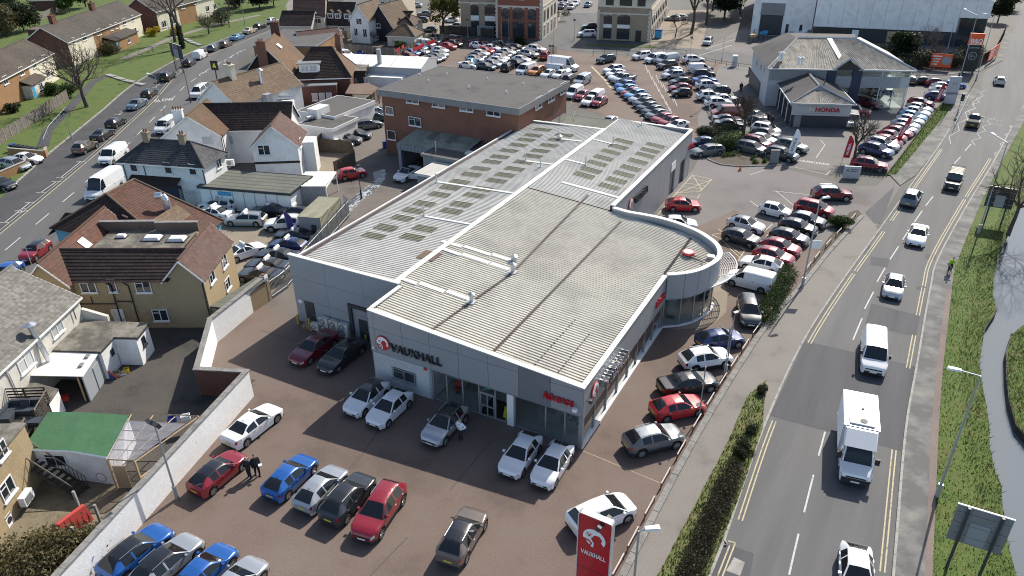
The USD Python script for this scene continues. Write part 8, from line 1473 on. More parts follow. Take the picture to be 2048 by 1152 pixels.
lot(z4,84,'in the right hand row',[('suv','white',660,198,'furthest from the camera'),('small_van','white',750,300,'second from the far end'),('suv','black',790,392,'third from the far end'),('saloon','blue',810,468,'fourth from the far end'),('suv','white',860,545,'fifth from the far end'),('suv','dark grey',975,622,'sixth, facing the other way',260),('suv','white',880,692,'seventh from the far end'),('saloon','white',1085,722,'just right of the seventh',100),('suv','white',1000,785,'eighth from the far end'),('panel_van','rust red',1120,895,'with rusty orange roof',272),('saloon','black',1120,1000,'behind the bare tree',96),('saloon','black',1150,1065,'nearest the grass patch',98)],'cars in the right hand row')
lot(z5,132,'by the planted bed',[('mpv','white',1020,562,'at the back'),('hatchback','dark grey',1040,622,'second from the back'),('hatchback','white',985,700,'third from the back'),('mpv','dark red',880,752,'fourth from the back'),('mpv','grey',808,830,'at the front of its line'),('suv','grey',1392,805,'right of the white flag'),('suv','dark grey',1250,925,'behind the grey totem'),('estate','grey',180,862,'on the other side of the big bushes',255),('hatchback','navy',90,745,'half hidden by the dealership corner',265),('mini','dark grey',930,450,'with its door open beside two men',150),('saloon','black',880,358,'in the shade behind the dark one',150)],'cars round the planted bed')
lot(z6,136,'in the for sale row along the grass',[('hatchback','dark red',890,352,'at the far end',125),('hatchback','silver',872,412,'second from the far end'),('hatchback','white',842,455,'third from the far end'),('hatchback','pale blue',802,500,'fourth from the far end'),('hatchback','silver',770,545,'fifth from the far end'),('hatchback','silver',722,592,'sixth from the far end'),('hatchback','grey',700,640,'seventh from the far end'),('hatchback','red',640,672,'eighth from the far end'),('hatchback','red',572,718,'ninth from the far end'),('hatchback','red',522,770,'tenth from the far end'),('suv','silver',462,815,'eleventh from the far end'),('suv','navy',400,880,'second from the near end'),('suv','red',322,1038,'nearest the camera',118)],'cars in the for sale row along the grass')
lot(z6,150,'beside the low showroom',[('suv','dark red',310,362,'in the shade under the glass'),('pickup','red',150,445,'poking out behind the lettered wing',120),('off_roader','white',135,562,'behind the bare tree',200),('hatchback','dark grey',780,100,'under the showroom corner',20),('saloon','black',920,112,'second along the lane',100),('hatchback','dark red',1065,132,'third along the lane',100),('saloon','blue',1225,152,'fourth along the lane',100),('hatchback','silver',1140,180,'first behind the white totem',110),('hatchback','white',1120,218,'second behind the white totem',110),('hatchback','navy',1070,280,'third behind the white totem',110)],'cars round the low showroom')
# distant cars
lot(lambda x,y:(1080+x/6.4,y/6.4),200,'behind the offices',[('hatchback','blue grey',195,60,'leftmost'),('hatchback','dark grey',282,78,'second from the left'),('hatchback','silver',335,25,'at the back'),('hatchback','silver',402,82,'third from the left'),('hatchback','white',458,38,'beside the silver one'),('hatchback','blue grey',615,55,'rightmost'),('hatchback','dark red',262,18,'at the back left'),('suv','black',645,342,'under the buff office',270),('mpv','white',602,428,'in front of the buff office',268),('hatchback','silver',1700,225,'by the twin bare trees',280),('hatchback','white',1790,215,'beyond the silver one',280)],'cars behind the offices')
lot(lambda x,y:(800+x/6.4,y/6.4),280,'under the willow',[('hatchback','silver',195,62,'furthest back'),('hatchback','silver',660,92,'behind the crown'),('hatchback','grey',312,172,'left of the trunk'),('hatchback','black',268,245,'nearest the dark barn'),('hatchback','white',652,250,'right of the trunk'),('hatchback','silver',712,325,'by the grey fence'),('hatchback','teal',375,372,'in front of the trunk')],'cars under the willow')
car('mpv','silver',1416,82,205,'silver people carrier driving down the trade yard lane')
car('panel_van','white',334,250,186,'white flatbed van with ladders parked by the white gables',z=.9)
car('hatchback','black',595,24,100,'dark car parked behind the black roofed barn')
# box truck
def box_truck(px,py,head,label):
 P=G(px,py,1.2);t=Thing('box_truck',label,'truck',(P[0],P[1],.012),math.radians(90-head));pt=lambda n,m,mm,label=None,**k:t.part(n,m,mm,label,local=True,**k)
 S=dict(SPEC['panel_van']);S.update(L=5.2,W=2.0,H=2.35,z=(1.05,1.32,1.36,1.4),f=(.15,.30,.98,.995));pr_,I=loft(S);sh=np.array([.95,0,0])
 keep=lambda m:(m[0]+sh,m[1]);pt('cab',keep(pr_['body']),'car_paint_white',smooth=38)
 for g,n,m in(('roof','roof','car_paint_white'),('screen','windscreen','car_glass'),('glass_l','side_window','car_glass'),('glass_r','side_window','car_glass'),('lamp_l','headlight','head_lamp'),('lamp_r','headlight','head_lamp')):pt(n,keep(pr_[g]),m,smooth=38)
 q=m3.Manifold.cube([4.0,2.2,2.15]).translate([-2.95,-1.1,.85]);pt('load_box',q,'sign_white','plain white box body');
 pt('box_frame',MB().box(ID,-2.97,1.07,-1.12,-1.07,.82,.92).box(ID,-2.97,1.07,1.07,1.12,.82,.92).box(ID,1.0,1.08,-1.11,1.11,.86,3.01),'alu_panel');pt('fridge_unit',MB().box(ID,.15,.9,-.75,.75,3.005,3.12),'clad_honda');pt('fan',MB().bar((.5,.1,3.121),(.5,.1,3.15),.22,n=12),'trim');pt('roof_vent',MB().bar((-1.0,.1,3.0),(-1.0,.1,3.06),.1,n=10),'trim')
 q=MB();q.hexa([(1.1,-1.0,2.28),(2.35,-.95,2.28),(2.35,.95,2.28),(1.1,1.0,2.28)],[(1.1,-1.0,2.95),(1.3,-.9,2.95),(1.3,.9,2.95),(1.1,1.0,2.95)]);pt('wind_deflector',q,'car_paint_white',smooth=20)
 for x in(2.75,-1.5):
  for sd in(1,-1):ty,rim=wheel_meshes(x,sd*.88,.37,.24,sd);p=pt('wheel',ty,'tyre',smooth=30);put(p,'rim',rim,'steel_grey')
 pt('bumper',MB().box(ID,3.52,3.58,-.85,.85,.32,.75),'trim');pt('grille',MB().box(ID,3.54,3.565,-.6,.6,.78,.88),'trim');pt('number_plate',MB().box(ID,3.582,3.592,-.26,.26,.45,.56),'plate_white')
 for sd in(1,-1):pt('door_mirror',MB().box(ID,2.45,2.6,min(sd*1.0,sd*1.28),max(sd*1.0,sd*1.28),1.4,1.85),'trim')
 pt('chassis',MB().box(ID,-2.9,2.6,-.5,.5,.5,.84),'under');tx=meshkit.text_mesh('reefers',.16,.01,bold=True)if 0 else None
 return t
box_truck(1712,878,201,'white refrigerated box truck driving towards the camera')
# ladders on the flatbed van
c=G(342,240,2.1);f=Frame(c,hdg(6));t=Thing('ladder_rack','bundle of ladders on the white van by the white gables','ladders',c)
for k in range(3):t.part('ladder_rail',MB().box(f,-1.9,1.9,-.5+k*.35,-.42+k*.35,2.02,2.1),'galv')
for k in range(9):t.part('rung',MB().box(f,-1.7+k*.42,-1.66+k*.42,-.55,.35,2.11,2.15),'galv')
# ------------------------------------------------------------------ street furniture, planting, people
for x,y,l in globals().get('SHOW_CARS',[]):car('hatchback','teal' if 'green' in l else 'black',x,y,200,l)
# low wall with coping stones and hoop barriers along the forecourt
t=Thing('low_wall','low wall of pale coping stones between forecourt and pavement','wall',np.r_[cop[8][:2],0]);ls=sg.LineString([tuple(p[:2])for p in cop]);n=int(ls.length/.92)
for k in range(n):
 a,b=ls.interpolate(k*.92+.012),ls.interpolate((k+1)*.92-.012);f=Frame((a.x,a.y),(b.x-a.x,b.y-a.y));t.part('coping_stone',MB().box(f,0,a.distance(b),-.21,.21,-.02,.24+.006*((k*7)%4)),'coping')
HO=[(1236,1140),(1266,1085),(1299,1022),(1329,962),(1359,905),(1388,850),(1414,806),(1439,766),(1463,731),(1486,697),(1507,666),(1530,632),(1616,540),(1634,518),(1656,492),(1677,470),(1705,440)]
for k,(x,y)in enumerate(HO):
 c=G(x,y);d=ls.project(sg.Point(*c[:2]));a,b=ls.interpolate(d-.9),ls.interpolate(d+.9);f=Frame((a.x,a.y),(b.x-a.x,b.y-a.y));L=a.distance(b)
 if k<12:f.o=f.o+f.v*.42
 else:f.o=f.o+f.v*.6
 t=Thing('hoop_barrier',f'faded metal hoop barrier, {["first", "second", "third", "fourth", "fifth", "sixth", "seventh", "eighth", "ninth", "tenth", "eleventh", "twelfth", "thirteenth", "fourteenth", "fifteenth", "sixteenth", "seventeenth"][k]} along the coping stones from the near end','barrier',f.w(L/2,0,0),group='hoop barriers along the low wall')
 t.part('top_rail',MB().bar(f.w(.06,0,.52),f.w(L-.06,0,.52),.045,n=6),'board_pale');t.part('post',MB().bar(f.w(0,0,0),f.w(.03,0,.5),.04,n=6),'rust');t.part('post',MB().bar(f.w(L,0,0),f.w(L-.03,0,.5),.04,n=6),'rust')
# clipped hedge and shrubs in the strip by the road
hs=cut(offset_line(smooth_line(gp((1390,1152),(1450,990),(1500,880),(1530,795))),0),(1380,1160),(1475,960));hl=sg.LineString(smooth_line(gp((1372,1175),(1400,1095),(1440,1010),(1464,955))));C=[]
for k in range(30):p=hl.interpolate(k/29*hl.length);C.append((p.x+random.gauss(0,.08),p.y+random.gauss(0,.08),.55))
t=Thing('low_hedge','dark clipped low hedge between the pavement and the road','hedge',(C[10][0],C[10][1],0));t.part('foliage',leaf_cloud(C,[(.75,.75,.5)]*30,16000,.055,31),'leaf_brown');t.part('stems',MB().path([(c[0],c[1],.25)for c in C],.05,4),'bark')
for k,(x,y,r,m)in enumerate(((1470,930,.55,'leaf_brown'),(1482,905,.5,'leaf_dark'),(1490,890,.6,'leaf_dark'),(1503,858,.5,'leaf_dark'),(1524,780,.42,'leaf_brown'),(1448,975,.5,'leaf_brown'))):
 bush('shrub',f'{["scrubby twiggy shrub at the far end of the low hedge", "small dark shrub just beyond the low hedge", "rounder dark shrub past the small one by the road", "low dark shrub near the tip of the strip", "lone dark shrub at the tip of the strip by the patched road", "brown bare shrub next to the low hedge"][k]}',G(x,y,.4),(r,r,.5),1500,.05,m,40+k,'shrub')
# clipped bushes by the side row
HB=[G(1530+i*9,632-i*17,.5)for i in range(6)]
t=Thing('clipped_hedge','square clipped green hedge beside the dark people carrier','hedge',np.r_[HB[2][:2],0]);t.part('foliage',leaf_cloud(HB,[(1.0,1.0,.8)]*6,15000,.06,51),'leaf_hedge');t.part('stem',MB().path([np.r_[p[:2],.2]for p in HB],.06,4),'bark')
bush('round_bush','round clipped green bush by the entrance corner',G(1677,443,.6),(1.35,1.1,.8),7000,.06,'leaf_hedge',52,'bush')
top('planting_bed',sheet(pxpoly((1604,570),(1622,530),(1650,485),(1676,452),(1700,424),(1716,420),(1726,431),(1662,498)),.028),'bed_soil','strip of bare soil planting behind the low wall',kind='structure')
bedp=pxpoly((1414,319),(1440,302),(1470,297),(1530,314),(1560,326),(1574,329),(1540,332),(1480,334),(1440,330));top('planting_bed',sheet(bedp,.12),'bed_soil','kerbed planting bed with sparse shrubs near the rear block',kind='structure')
kerb_run('kerb','dark kerb round the planting bed',list(bedp.exterior.coords),.9,.12,.15,'concrete');top('lawn',sheet(pxpoly((1452,264),(1500,262),(1505,276),(1470,288),(1440,282)),.03),'grass_mat','small patch of grass round the pollarded tree',kind='structure')
bush('rounded_bush','large green rounded bush beside the planting bed',G(1450,285,1.0),(2.3,1.9,1.4),9000,.08,'leaf_hedge',53,'bush');bush('rounded_bush','dark spreading bush behind the large green one',G(1420,266,.9),(2.3,1.6,1.1),8000,.08,'leaf_ever',54,'bush')
for k,(x,y,r)in enumerate(((1452,310,.6),(1466,308,.55),(1510,322,.5),(1505,316,.4),(1530,322,.4))):bush('shrub',['low green shrub at the left of the planting bed','second low shrub of the planting bed','pale shrub in the middle of the planting bed','small shrub behind the pale one in the planting bed','small shrub near the grey totem'][k],G(x,y,.3),(r,r,.4),700,.06,'leaf_light',60+k,'shrub')
# bollards, cone, cabinet
c=G(1480,341);t=Thing('traffic_cone','orange traffic cone by the planting bed kerb','cone',c);t.part('cone',MB().bar(c+Z*.05,c+Z*.75,.2,.03,12),'cone_orange',smooth=30);t.part('base',MB().box(Frame(c,(1,0)),-.26,.26,-.26,.26,.0,.05),'black_plastic')
c=G(1468,133);f=Frame(c,hdg(100));t=Thing('cabinet','white service cabinet at the lane by the far lot','cabinet',c);t.part('body',MB().box(f,-.5,.5,-.4,.4,.1,2.2),'white_plastic');t.part('base',MB().box(f,-.55,.55,-.45,.45,0,.1),'concrete');t.part('door_line',MB().box(f,-.42,.42,-.42,-.402,.3,2.0),'clad_honda')
c=G(1316,76);f=Frame(c,hdg(110));t=Thing('recycling_bin','blue lidded recycling bin beside the buff office','bin',c);t.part('body',MB().box(f,-.8,.8,-.6,.6,.1,1.7),'sign_blue');t.part('lid',MB().box(f,-.85,.85,-.65,.65,1.703,1.95),'bin_blue');t.part('wheels',MB().bar(f.w(-.7,-.5,.1),f.w(.7,-.5,.1),.1),'black_plastic')
for k,(x,y)in enumerate(((1505,150),(1513,165),(1520,178))):c=G(x,y);f=Frame(c,hdg(95));t=Thing('waste_container',['dark waste container at the back corner of the showroom','grey waste container along the showroom side wall','pale waste container nearest the bay doors'][k],'waste container',c);t.part('body',MB().box(f,-.7,.7,-.8,.8,.1,1.4),['bin_black','lead_grey','clad_honda'][k]);t.part('lid',MB().box(f,-.75,.75,-.85,.85,1.403,1.5),'bin_black');t.part('wheels',MB().bar(f.w(-.6,-.7,.08),f.w(.6,-.7,.08),.08),'black_plastic')
for k,(x,y)in enumerate(((770,296),(779,299),(788,300))):c=G(x,y);t=Thing('barrel',['blue barrel at the corner of the brick block','middle blue barrel beside the brick block','blue barrel nearest the service bay'][k],'barrel',c);t.part('drum',MB().bar(c+Z*.02,c+Z*.95,.32,n=12),'bin_blue',smooth=40);t.part('lid',MB().bar(c+Z*.951,c+Z*1.0,.33,n=12),'bin_blue')
# poles and lamps
def lamp_post(name,label,base,h,head=None,m='post_grey',r=.09,hm='white_plastic',kind='head',cat='lamp post',size=(.75,.32)):
 base=np.r_[np.array(base)[:2],0.0];t=Thing(name,label,cat,base);t.part('column',MB().bar(base,base+Z*h,r,r*.55,8),m,smooth=40);t.part('base',MB().bar(base,base+Z*1.1,r*1.7,n=8),m)
 if head is not None:
  d=np.array(head,float)-base;d[2]=0;L=np.linalg.norm(d);d/=L;a=base+Z*(h-.02);t.part('arm',MB().bar(a,a+d*(L-.3)+Z*.12,.04,n=6),m);f=Frame(a+d*(L-.45),d);q=MB();z=h+.06;q.hexa([f.w(0,-size[1]*.35,z),f.w(size[0],-size[1]/2,z),f.w(size[0],size[1]/2,z),f.w(0,size[1]*.35,z)],[f.w(.03,-size[1]*.3,z+.12),f.w(size[0]-.06,-size[1]*.4,z+.14),f.w(size[0]-.06,size[1]*.4,z+.14),f.w(.03,size[1]*.3,z+.12)]);t.part('lamp_head',q,hm)
 return t
def flood(t,base,h,d,m='metal_dark',n=2):
 f=Frame(base,d)
 for k in range(n):u=(k-(n-1)/2)*.6;t.part('floodlight',MB().hexa([f.w(u-.22,-.1,h),f.w(u+.22,-.1,h),f.w(u+.22,.12,h+.02),f.w(u-.22,.12,h+.02)],[f.w(u-.22,-.22,h+.32),f.w(u+.22,-.22,h+.32),f.w(u+.22,.0,h+.36),f.w(u-.22,.0,h+.36)]),m)
 t.part('crossbar',MB().bar(f.w(-.4,0,h),f.w(.4,0,h),.03),m)
b=G(1873,994);lamp_post('street_lamp','grey street lamp on the riverside grass, arm over the road',b,9.4,G(1905,741,9.4))
b=G(1278,1062,9.0);lamp_post('street_lamp','grey street lamp at the lower edge beside the tall red sign',b,9.0,G(1308,1060,9.0))
b=G(355,998);t=lamp_post('floodlight_post','grey floodlight post at the foot of the white wall',b,6.0,r=.08);flood(t,b,6.0,hdg(120))
b=G(1205,1048,6.4);t=lamp_post('floodlight_post','thin floodlight post in front of the tall red sign',b,6.4,r=.05);flood(t,b,6.3,hdg(40))
b=G(1450,752);t=lamp_post('floodlight_post','floodlight post with dark head by the dark blue hatchback',b,5.6,r=.07);flood(t,b,5.6,hdg(60),n=1)
b=G(1604,576);t=lamp_post('street_lamp','pale lamp post with a white notice behind the low wall',b,9.0,G(1653,397,9.0));f=Frame(b,hdg(100));t.part('notice',MB().box(f,.08,.9,-.04,.0,4.2,5.0),'sign_white')
for x,y,l in((1446,757,'dark banner flag on a pole behind the white crossover'),(1397,838,'dark banner flag on a pole behind the black saloon')):
 b=G(x,y);t=Thing('banner_flag',l,'flag',b);t.part('pole',MB().bar(b,b+Z*4.6,.04,n=6),'steel_grey');f=Frame(b,hdg(20));q=MB();q.hexa([f.w(.03,-.01,2.6),f.w(.5,-.05,2.5),f.w(.5,-.03,2.5),f.w(.03,.01,2.6)],[f.w(.03,-.01,4.5),f.w(.42,.1,4.45),f.w(.42,.12,4.45),f.w(.03,.01,4.5)]);t.part('banner',q,'navy_panel')
for base,topp,head,l in(((1956,468),(2001,285),(1985,270),'street lamp beside the riverside tree'),((1952,160),(1985,30),None,'tall thin lamp column at the side road corner'),((1906,205),(1944,22),(1930,20),'street lamp by the white totem'),((334,252),(311,152),(296,149),'street lamp on the left pavement beside the slow marking'),((357,146),(338,42),None,'tall lamp column beside the blue road sign'),((490,50),(485,-20),None,'lamp column by the cream coupe'),((1895,98),(1918,46),None,'thin column in front of the retail warehouse')):
 b=G(*base);h=min(np.arange(3,14,.1),key=lambda z:abs(on_plane(topp[0],topp[1],b,FWD*[1,1,0])[2]-z));lamp_post('street_lamp',l,b,float(h),G(head[0],head[1],float(h))if head else b+hdg(300)*1.6,r=.08)
for k,(x,y,h,l)in enumerate(((1102,146,5.0,'twin floodlight post in front of the tall white van'),(1106,112,7.0,'pole at the gate of the far lot'),(1377,140,6.0,'floodlight post behind the black suv with red lights'),(1416,212,6.0,'floodlight post in the right hand row'),(1443,125,5.0,'pole on the lane near the white cabinet'),(852,114,4.5,'floodlight post among the left block of cars'),(1003,92,6.0,'pole under the brick office'),(1018,82,5.0,'second pole under the brick office'),(1148,82,4.5,'old style lamp post at the office corner'),(1500,268,4.0,'short post beside the pollarded tree'),(936,76,4.0,'post by the grey enclosure'),(382,206,7.5,'thin telegraph post by the white minibus'),(1692,52,8.0,'floodlight column on the white warehouse'),(1818,62,8.0,'second floodlight column on the white warehouse'),(723,398,4.0,'dark post by the white shelter'),(144,278,4.0,'post with a white plate on the grass bank'))):
 b=G(x,y);t=lamp_post('light_pole',l,b,h,r=.06,m='timber_dark' if 'telegraph' in l or 'dark post' in l else 'post_grey');flood(t,b,h,hdg(100+20*k),'white_plastic' if k in(12,13)else 'metal_dark',2 if k in(0,5)else 1)if k not in(1,4,11)else None
b=G(1914,230);t=lamp_post('traffic_signal','traffic signal with green light box by the crossing',b,3.4,r=.06,cat='traffic signal');f=Frame(b,hdg(80));t.part('signal_box',MB().box(f,-.2,.2,-.35,-.05,2.3,3.4),'black_plastic');t.part('lens',disc(lambda s,z,o:f.w(s,-.35-o,z),0,2.55,.1,.002,.02,10),'green_sign')
gr=Thing('guard_rail','grey pedestrian guard rail by the crossing','railing',G(1915,235));a,b=G(1906,262),G(1935,200);f=Frame(a,b-a);L=float(np.linalg.norm(b-a))
for k in range(int(L/.5)):gr.part('upright',MB().bar(f.w(k*.5,0,0),f.w(k*.5,0,1.0),.025,n=4),'galv')
gr.part('rail',MB().bar(f.w(0,0,1.0),f.w(L,0,1.0),.035,n=5),'galv');gr.part('rail',MB().bar(f.w(0,0,.2),f.w(L,0,.2),.03,n=5),'galv')
# road signs seen from behind
def back_sign(label,tl,tr_,bl,z_top,m='lead_grey',posts=(.2,.8),long_=0):
 A,B=G(*tl,z_top),G(*tr_,z_top);f=Frame(A,B-A);L=float(np.linalg.norm(B-A));zb=on_plane(bl[0],bl[1],A,np.r_[f.v[:2],0])[2];t=Thing('road_sign',label,'road sign',np.r_[f.w(L/2,0,0)[:2],0])
 t.part('panel',MB().box(f,0,L,0,.06,zb,z_top),m);t.part('edge_trim',MB().box(f,-.03,L+.03,-.02,.08,z_top+.002,z_top+.05),'white_frame')
 for k in range(3):z=zb+(z_top-zb)*(.2+.3*k);t.part('stiffener',MB().box(f,.05,L-.05,-.05,-.002,z,z+.06),'steel_grey')
 for q in posts:t.part('post',MB().bar(f.w(L*q,-.14,0),f.w(L*q,-.14,z_top+.05),.085,n=10),'metal_dark',smooth=40)
 t.part('plate',MB().box(f,L*.32,L*.68,-.03,-.002,zb+.1,zb+(z_top-zb)*.62),'clad_grey');return t
back_sign('large road sign seen from behind in the lower right corner',(1917,1008),(2030,1042),(1893,1076),4.6);back_sign('dark road sign seen from behind by the riverside tree',(1980,372),(2036,380),(1972,412),4.2,'metal_dark')
back_sign('blue road sign on two posts above the grass bank',(337,84),(361,92),(340,110),5.4,'navy_panel')
# tall red dealership totem
c=G(1192,1036,6.8);tl,trr=G(1157,1022,6.8),G(1226,1050,6.8);f=Frame(tl,trr-tl);L=float(np.linalg.norm(trr-tl));t=Thing('red_totem','tall red totem sign with round emblem at the front of the forecourt','sign',np.r_[f.w(L/2,0,0)[:2],0]);D_=.42
R_=sg.box(0,.0,L,6.8);R_=R_.buffer(-.18).buffer(.18);
t.part('body',flat_shape(lambda s,z,o:f.w(s,-o,z),R_.buffer(-.03),0,0,-.28,.0),'sign_red');t.part('edge',flat_shape(lambda s,z,o:f.w(s,-o,z),R_.difference(R_.buffer(-.05)),0,0,-.32,.03),'alu_panel')
fk=lambda s,z,o:f.w(s,-o,z);p=t.part('emblem',flat_shape(fk,emblem_shapes(.72),L*.5,5.35,.006,.03),'sign_white','white winged emblem');letters(t,'sign_letters','VAUXHALL',fk,L*.13,L*.87,4.05,'sign_white',.03,.27,label='white lettering',out=.006);t.part('panel_joint',MB().fbox(fk,.06,L-.06,2.95,2.98,.003,.01),'brown_panel')
# fences and small rails
def post_rail(name,label,pts,h,gap,m='galv',rails=2,pm=None,r=.03):
 t=Thing(name,label,'fence',pts[0]);ls=sg.LineString([tuple(p[:2])for p in pts]);n=max(2,int(ls.length/gap))
 for k in range(n+1):a=ls.interpolate(k/n*ls.length);t.part('post',MB().bar((a.x,a.y,0),(a.x,a.y,h),.05,n=5),pm or m)
 q=[ls.interpolate(k/n*ls.length)for k in range(n+1)]
 for j in range(rails):z=h*(1-.45*j)-.03;t.part('rail',MB().path([(a.x,a.y,z)for a in q],r,4),m)
 return t
post_rail('steel_railing','black railings between the lane and the far lot',gp((1186,112),(1290,112),(1372,118)),1.8,2.2,'metal_dark');post_rail('steel_railing','low rail between the two rows of cars in the far lot',gp((1362,120),(1385,160),(1408,205),(1428,240)),.8,1.6,'galv',1,'metal_dark');post_rail('steel_railing','dark railings beside the white cabinet',gp((1372,118),(1420,128),(1455,134),(1500,140)),1.0,2.4,'metal_dark');post_rail('steel_railing','white rail in front of the black saloons by the bare tree',gp((1413,212),(1425,236)),.7,1.4,'white_frame',1)
post_rail('hoop_railing','low curved rails at the back of the planting bed',gp((1443,306),(1462,297),(1485,303),(1530,316)),.8,2.0,'galv',1);post_rail('steel_railing','tall railings at the gate of the far lot',gp((1098,112),(1112,118)),2.4,.5,'metal_dark');post_rail('timber_rail','low timber rail along the grass strip by the for sale row',gp((1774,352),(1800,318),(1840,265),(1888,205)),.6,2.0,'timber_grey',1)
post_rail('steel_railing','black railings by the dark red suv at the entrance',gp((1620,392),(1655,398),(1700,396)),.95,.6,'metal_dark');post_rail('steel_railing','railings in front of the red suv with silver roof',gp((1716,346),(1768,352)),1.0,.5,'metal_dark');post_rail('steel_railing','thin rail beside the footpath on the left bank',gp((90,290),(100,265),(135,225)),1.0,2.0,'galv',1)
for x0,y0,x1,y1,l in((870,80,853,86,'uppermost red sale strip on the timber fence'),(848,88,826,98,'second red sale strip on the timber fence'),(808,90,803,95,'short red sale strip by the low cottage'),(800,96,790,102,'lowest red sale strip on the timber fence')):
 a,b=G(x0,y0,2.0),G(x1,y1,2.0);f=Frame(a,b-a);L_=float(np.linalg.norm(b-a));t=Thing('sale_strip',l,'banner',np.r_[a[:2],0]);t.part('strip',MB().box(f,0,L_,-.03,.03,1.4,2.2),'flag_red');t.part('peg',MB().bar(f.w(0,0,0),f.w(0,0,2.25),.04,n=4),'metal_dark')
# trees
bare_tree('bare_tree','wide bare tree on the grass bank beside the lay by',G(174,214),17.5,.74,101,5,.20,.36,kids=(6,3,3,2,2))
bare_tree('ivy_tree','left of two tall bare trees by the blue road sign',G(350,84),15,.6,102,5,.4,.38,kids=(3,3,3,2,2));bare_tree('ivy_tree','right of two tall bare trees, ivy round its trunk',G(366,97),15,.6,103,5,.4,.42,kids=(3,3,3,2,2));
t=Thing('ivy','ivy clothing the trunk of the right hand tall bare tree','ivy',G(366,97));c=G(366,97);t.part('leaves',leaf_cloud([c+Z*z for z in(.8,2,3.2,4.4)],[(.6,.6,1.0)]*4,4000,.12,5),'leaf_dark');t.part('stem',MB().bar(c,c+Z*4,.06),'bark')
bare_tree('bare_tree','low spreading bare tree at the top of the bank',G(418,68),10.5,.8,104,5,.18,.2,kids=(6,3,3,2,2));bare_tree('bare_tree','small bare tree on the bank near the pale blue coupe',G(459,55),8,.5,105,3,.35,.13)
bare_tree('willow','yellow green willow in the car park by the offices',G(886,66),11,.75,106,4,.28,.35,leaf_m='leaf_willow',leaf_n=9000,leaf_size=.22,kids=(4,4,3,3))
bare_tree('bare_tree','small bare tree right of the buff office',G(1350,76),7,.7,107,4,.3,.16);bare_tree('bare_tree','tall dark bare tree behind the trade yard lane',G(1382,68),15,.5,108,5,.35,.42,kids=(4,3,3,2,2));bare_tree('bare_tree','tall bare tree beyond the lane beside the dark evergreens',G(1412,50),15,.6,109,5,.35,.36,kids=(4,3,3,2,2))
bare_tree('pollarded_tree','pollarded bare tree behind the planting bed',G(1486,270),6.8,.55,110,4,.32,.28,kids=(5,4,4,3),up=.8);bare_tree('pollarded_tree','pollarded bare tree beside the red feather flag',G(1707,322),6.6,.75,111,4,.34,.22,kids=(5,4,4,3),up=.6)
bare_tree('bare_tree','leaning bare tree at the water edge by the dark road sign',G(2016,470),11.5,.75,112,5,.28,.24,lean=(.25,.1),kids=(4,4,3,2,2));bare_tree('bare_tree','thin bare tree in front of the warehouse',G(1836,136),9.5,.6,113,4,.3,.12);bare_tree('bare_tree','bare shrub like tree below the warehouse entrance',G(1868,124),8,.9,114,5,.16,.12,kids=(6,4,3,2,2));bare_tree('blossom_tree','small bare tree in the cottage garden',G(748,86),4.5,.8,115,3,.25,.1,kids=(6,4,3))
def tree(name,label,base,h,r,n,m,seed,size=.25,trunk=.3):
 base=np.array(base);g=np.random.default_rng(seed);t=Thing(name,label,'tree',base);cs,rs=[],[]
 for k in range(9):a=g.random()*6.28;q=r*.55*math.sqrt(g.random());z=h*(.35+.5*g.random());cs.append(base+[q*math.cos(a),q*math.sin(a),z]);rs.append(np.array([1,1,.8])*r*(.4+.25*g.random()))
 t.part('crown',leaf_cloud(cs,rs,n,size,seed),m);b=MB().bar(base-Z*.1,base+Z*h*.5,trunk,trunk*.5,7)
 for c in cs[:5]:b.bar(base+Z*h*.3,c,trunk*.4,.04,5)
 t.part('trunk',b,'bark');return t
for k,(x,y,h,r)in enumerate(((1448,40,12,4.5),(1480,28,13,5),(1510,18,13,5),(1535,8,13,4.5),(1425,22,14,5),(1465,0,15,6))):tree('evergreen_tree',['dark evergreen nearest the silver people carrier on the lane','dark evergreen second along the lane','dark evergreen third along the lane','dark evergreen beside the warehouse loading door','dark evergreen behind the tall bare tree','tallest dark evergreen at the upper edge'][k],G(x,y),h,r,6000,'leaf_dark',120+k,.35)
for k,(x,y,h,r,m,l)in enumerate(((48,62,7,4.5,'leaf_dark','dark evergreen behind the nearest terrace'),(15,70,6.5,4,'leaf_bramble','olive brown tree at the left edge'),(172,14,9,4,'leaf_dark','dark tree behind the middle terrace chimney'),(140,25,5,3,'leaf_light','pale green garden tree behind the middle terrace'),(10,20,4,6,'leaf_ever','garden hedge tree in the upper left corner'),(1803,124,6,2.6,'leaf_ever','evergreen shrub tree in front of the warehouse'),(1995,45,8,3.0,'leaf_dark','dark tree between the warehouse and the main road'),(2012,20,9,3.5,'leaf_dark','second dark tree by the main road'),(1560,8,10,4,'leaf_dark','dark tree at the warehouse corner'),(520,18,7,4,'leaf_dark','dark tree above the barn'),(548,12,6,3,'leaf_bramble','brown tree left of the small green'),(480,14,7,4,'leaf_dark','dark tree over the end of the bank'))):tree('leafy_tree',l,G(x,y),h,r,4500,m,140+k,.28,.2)
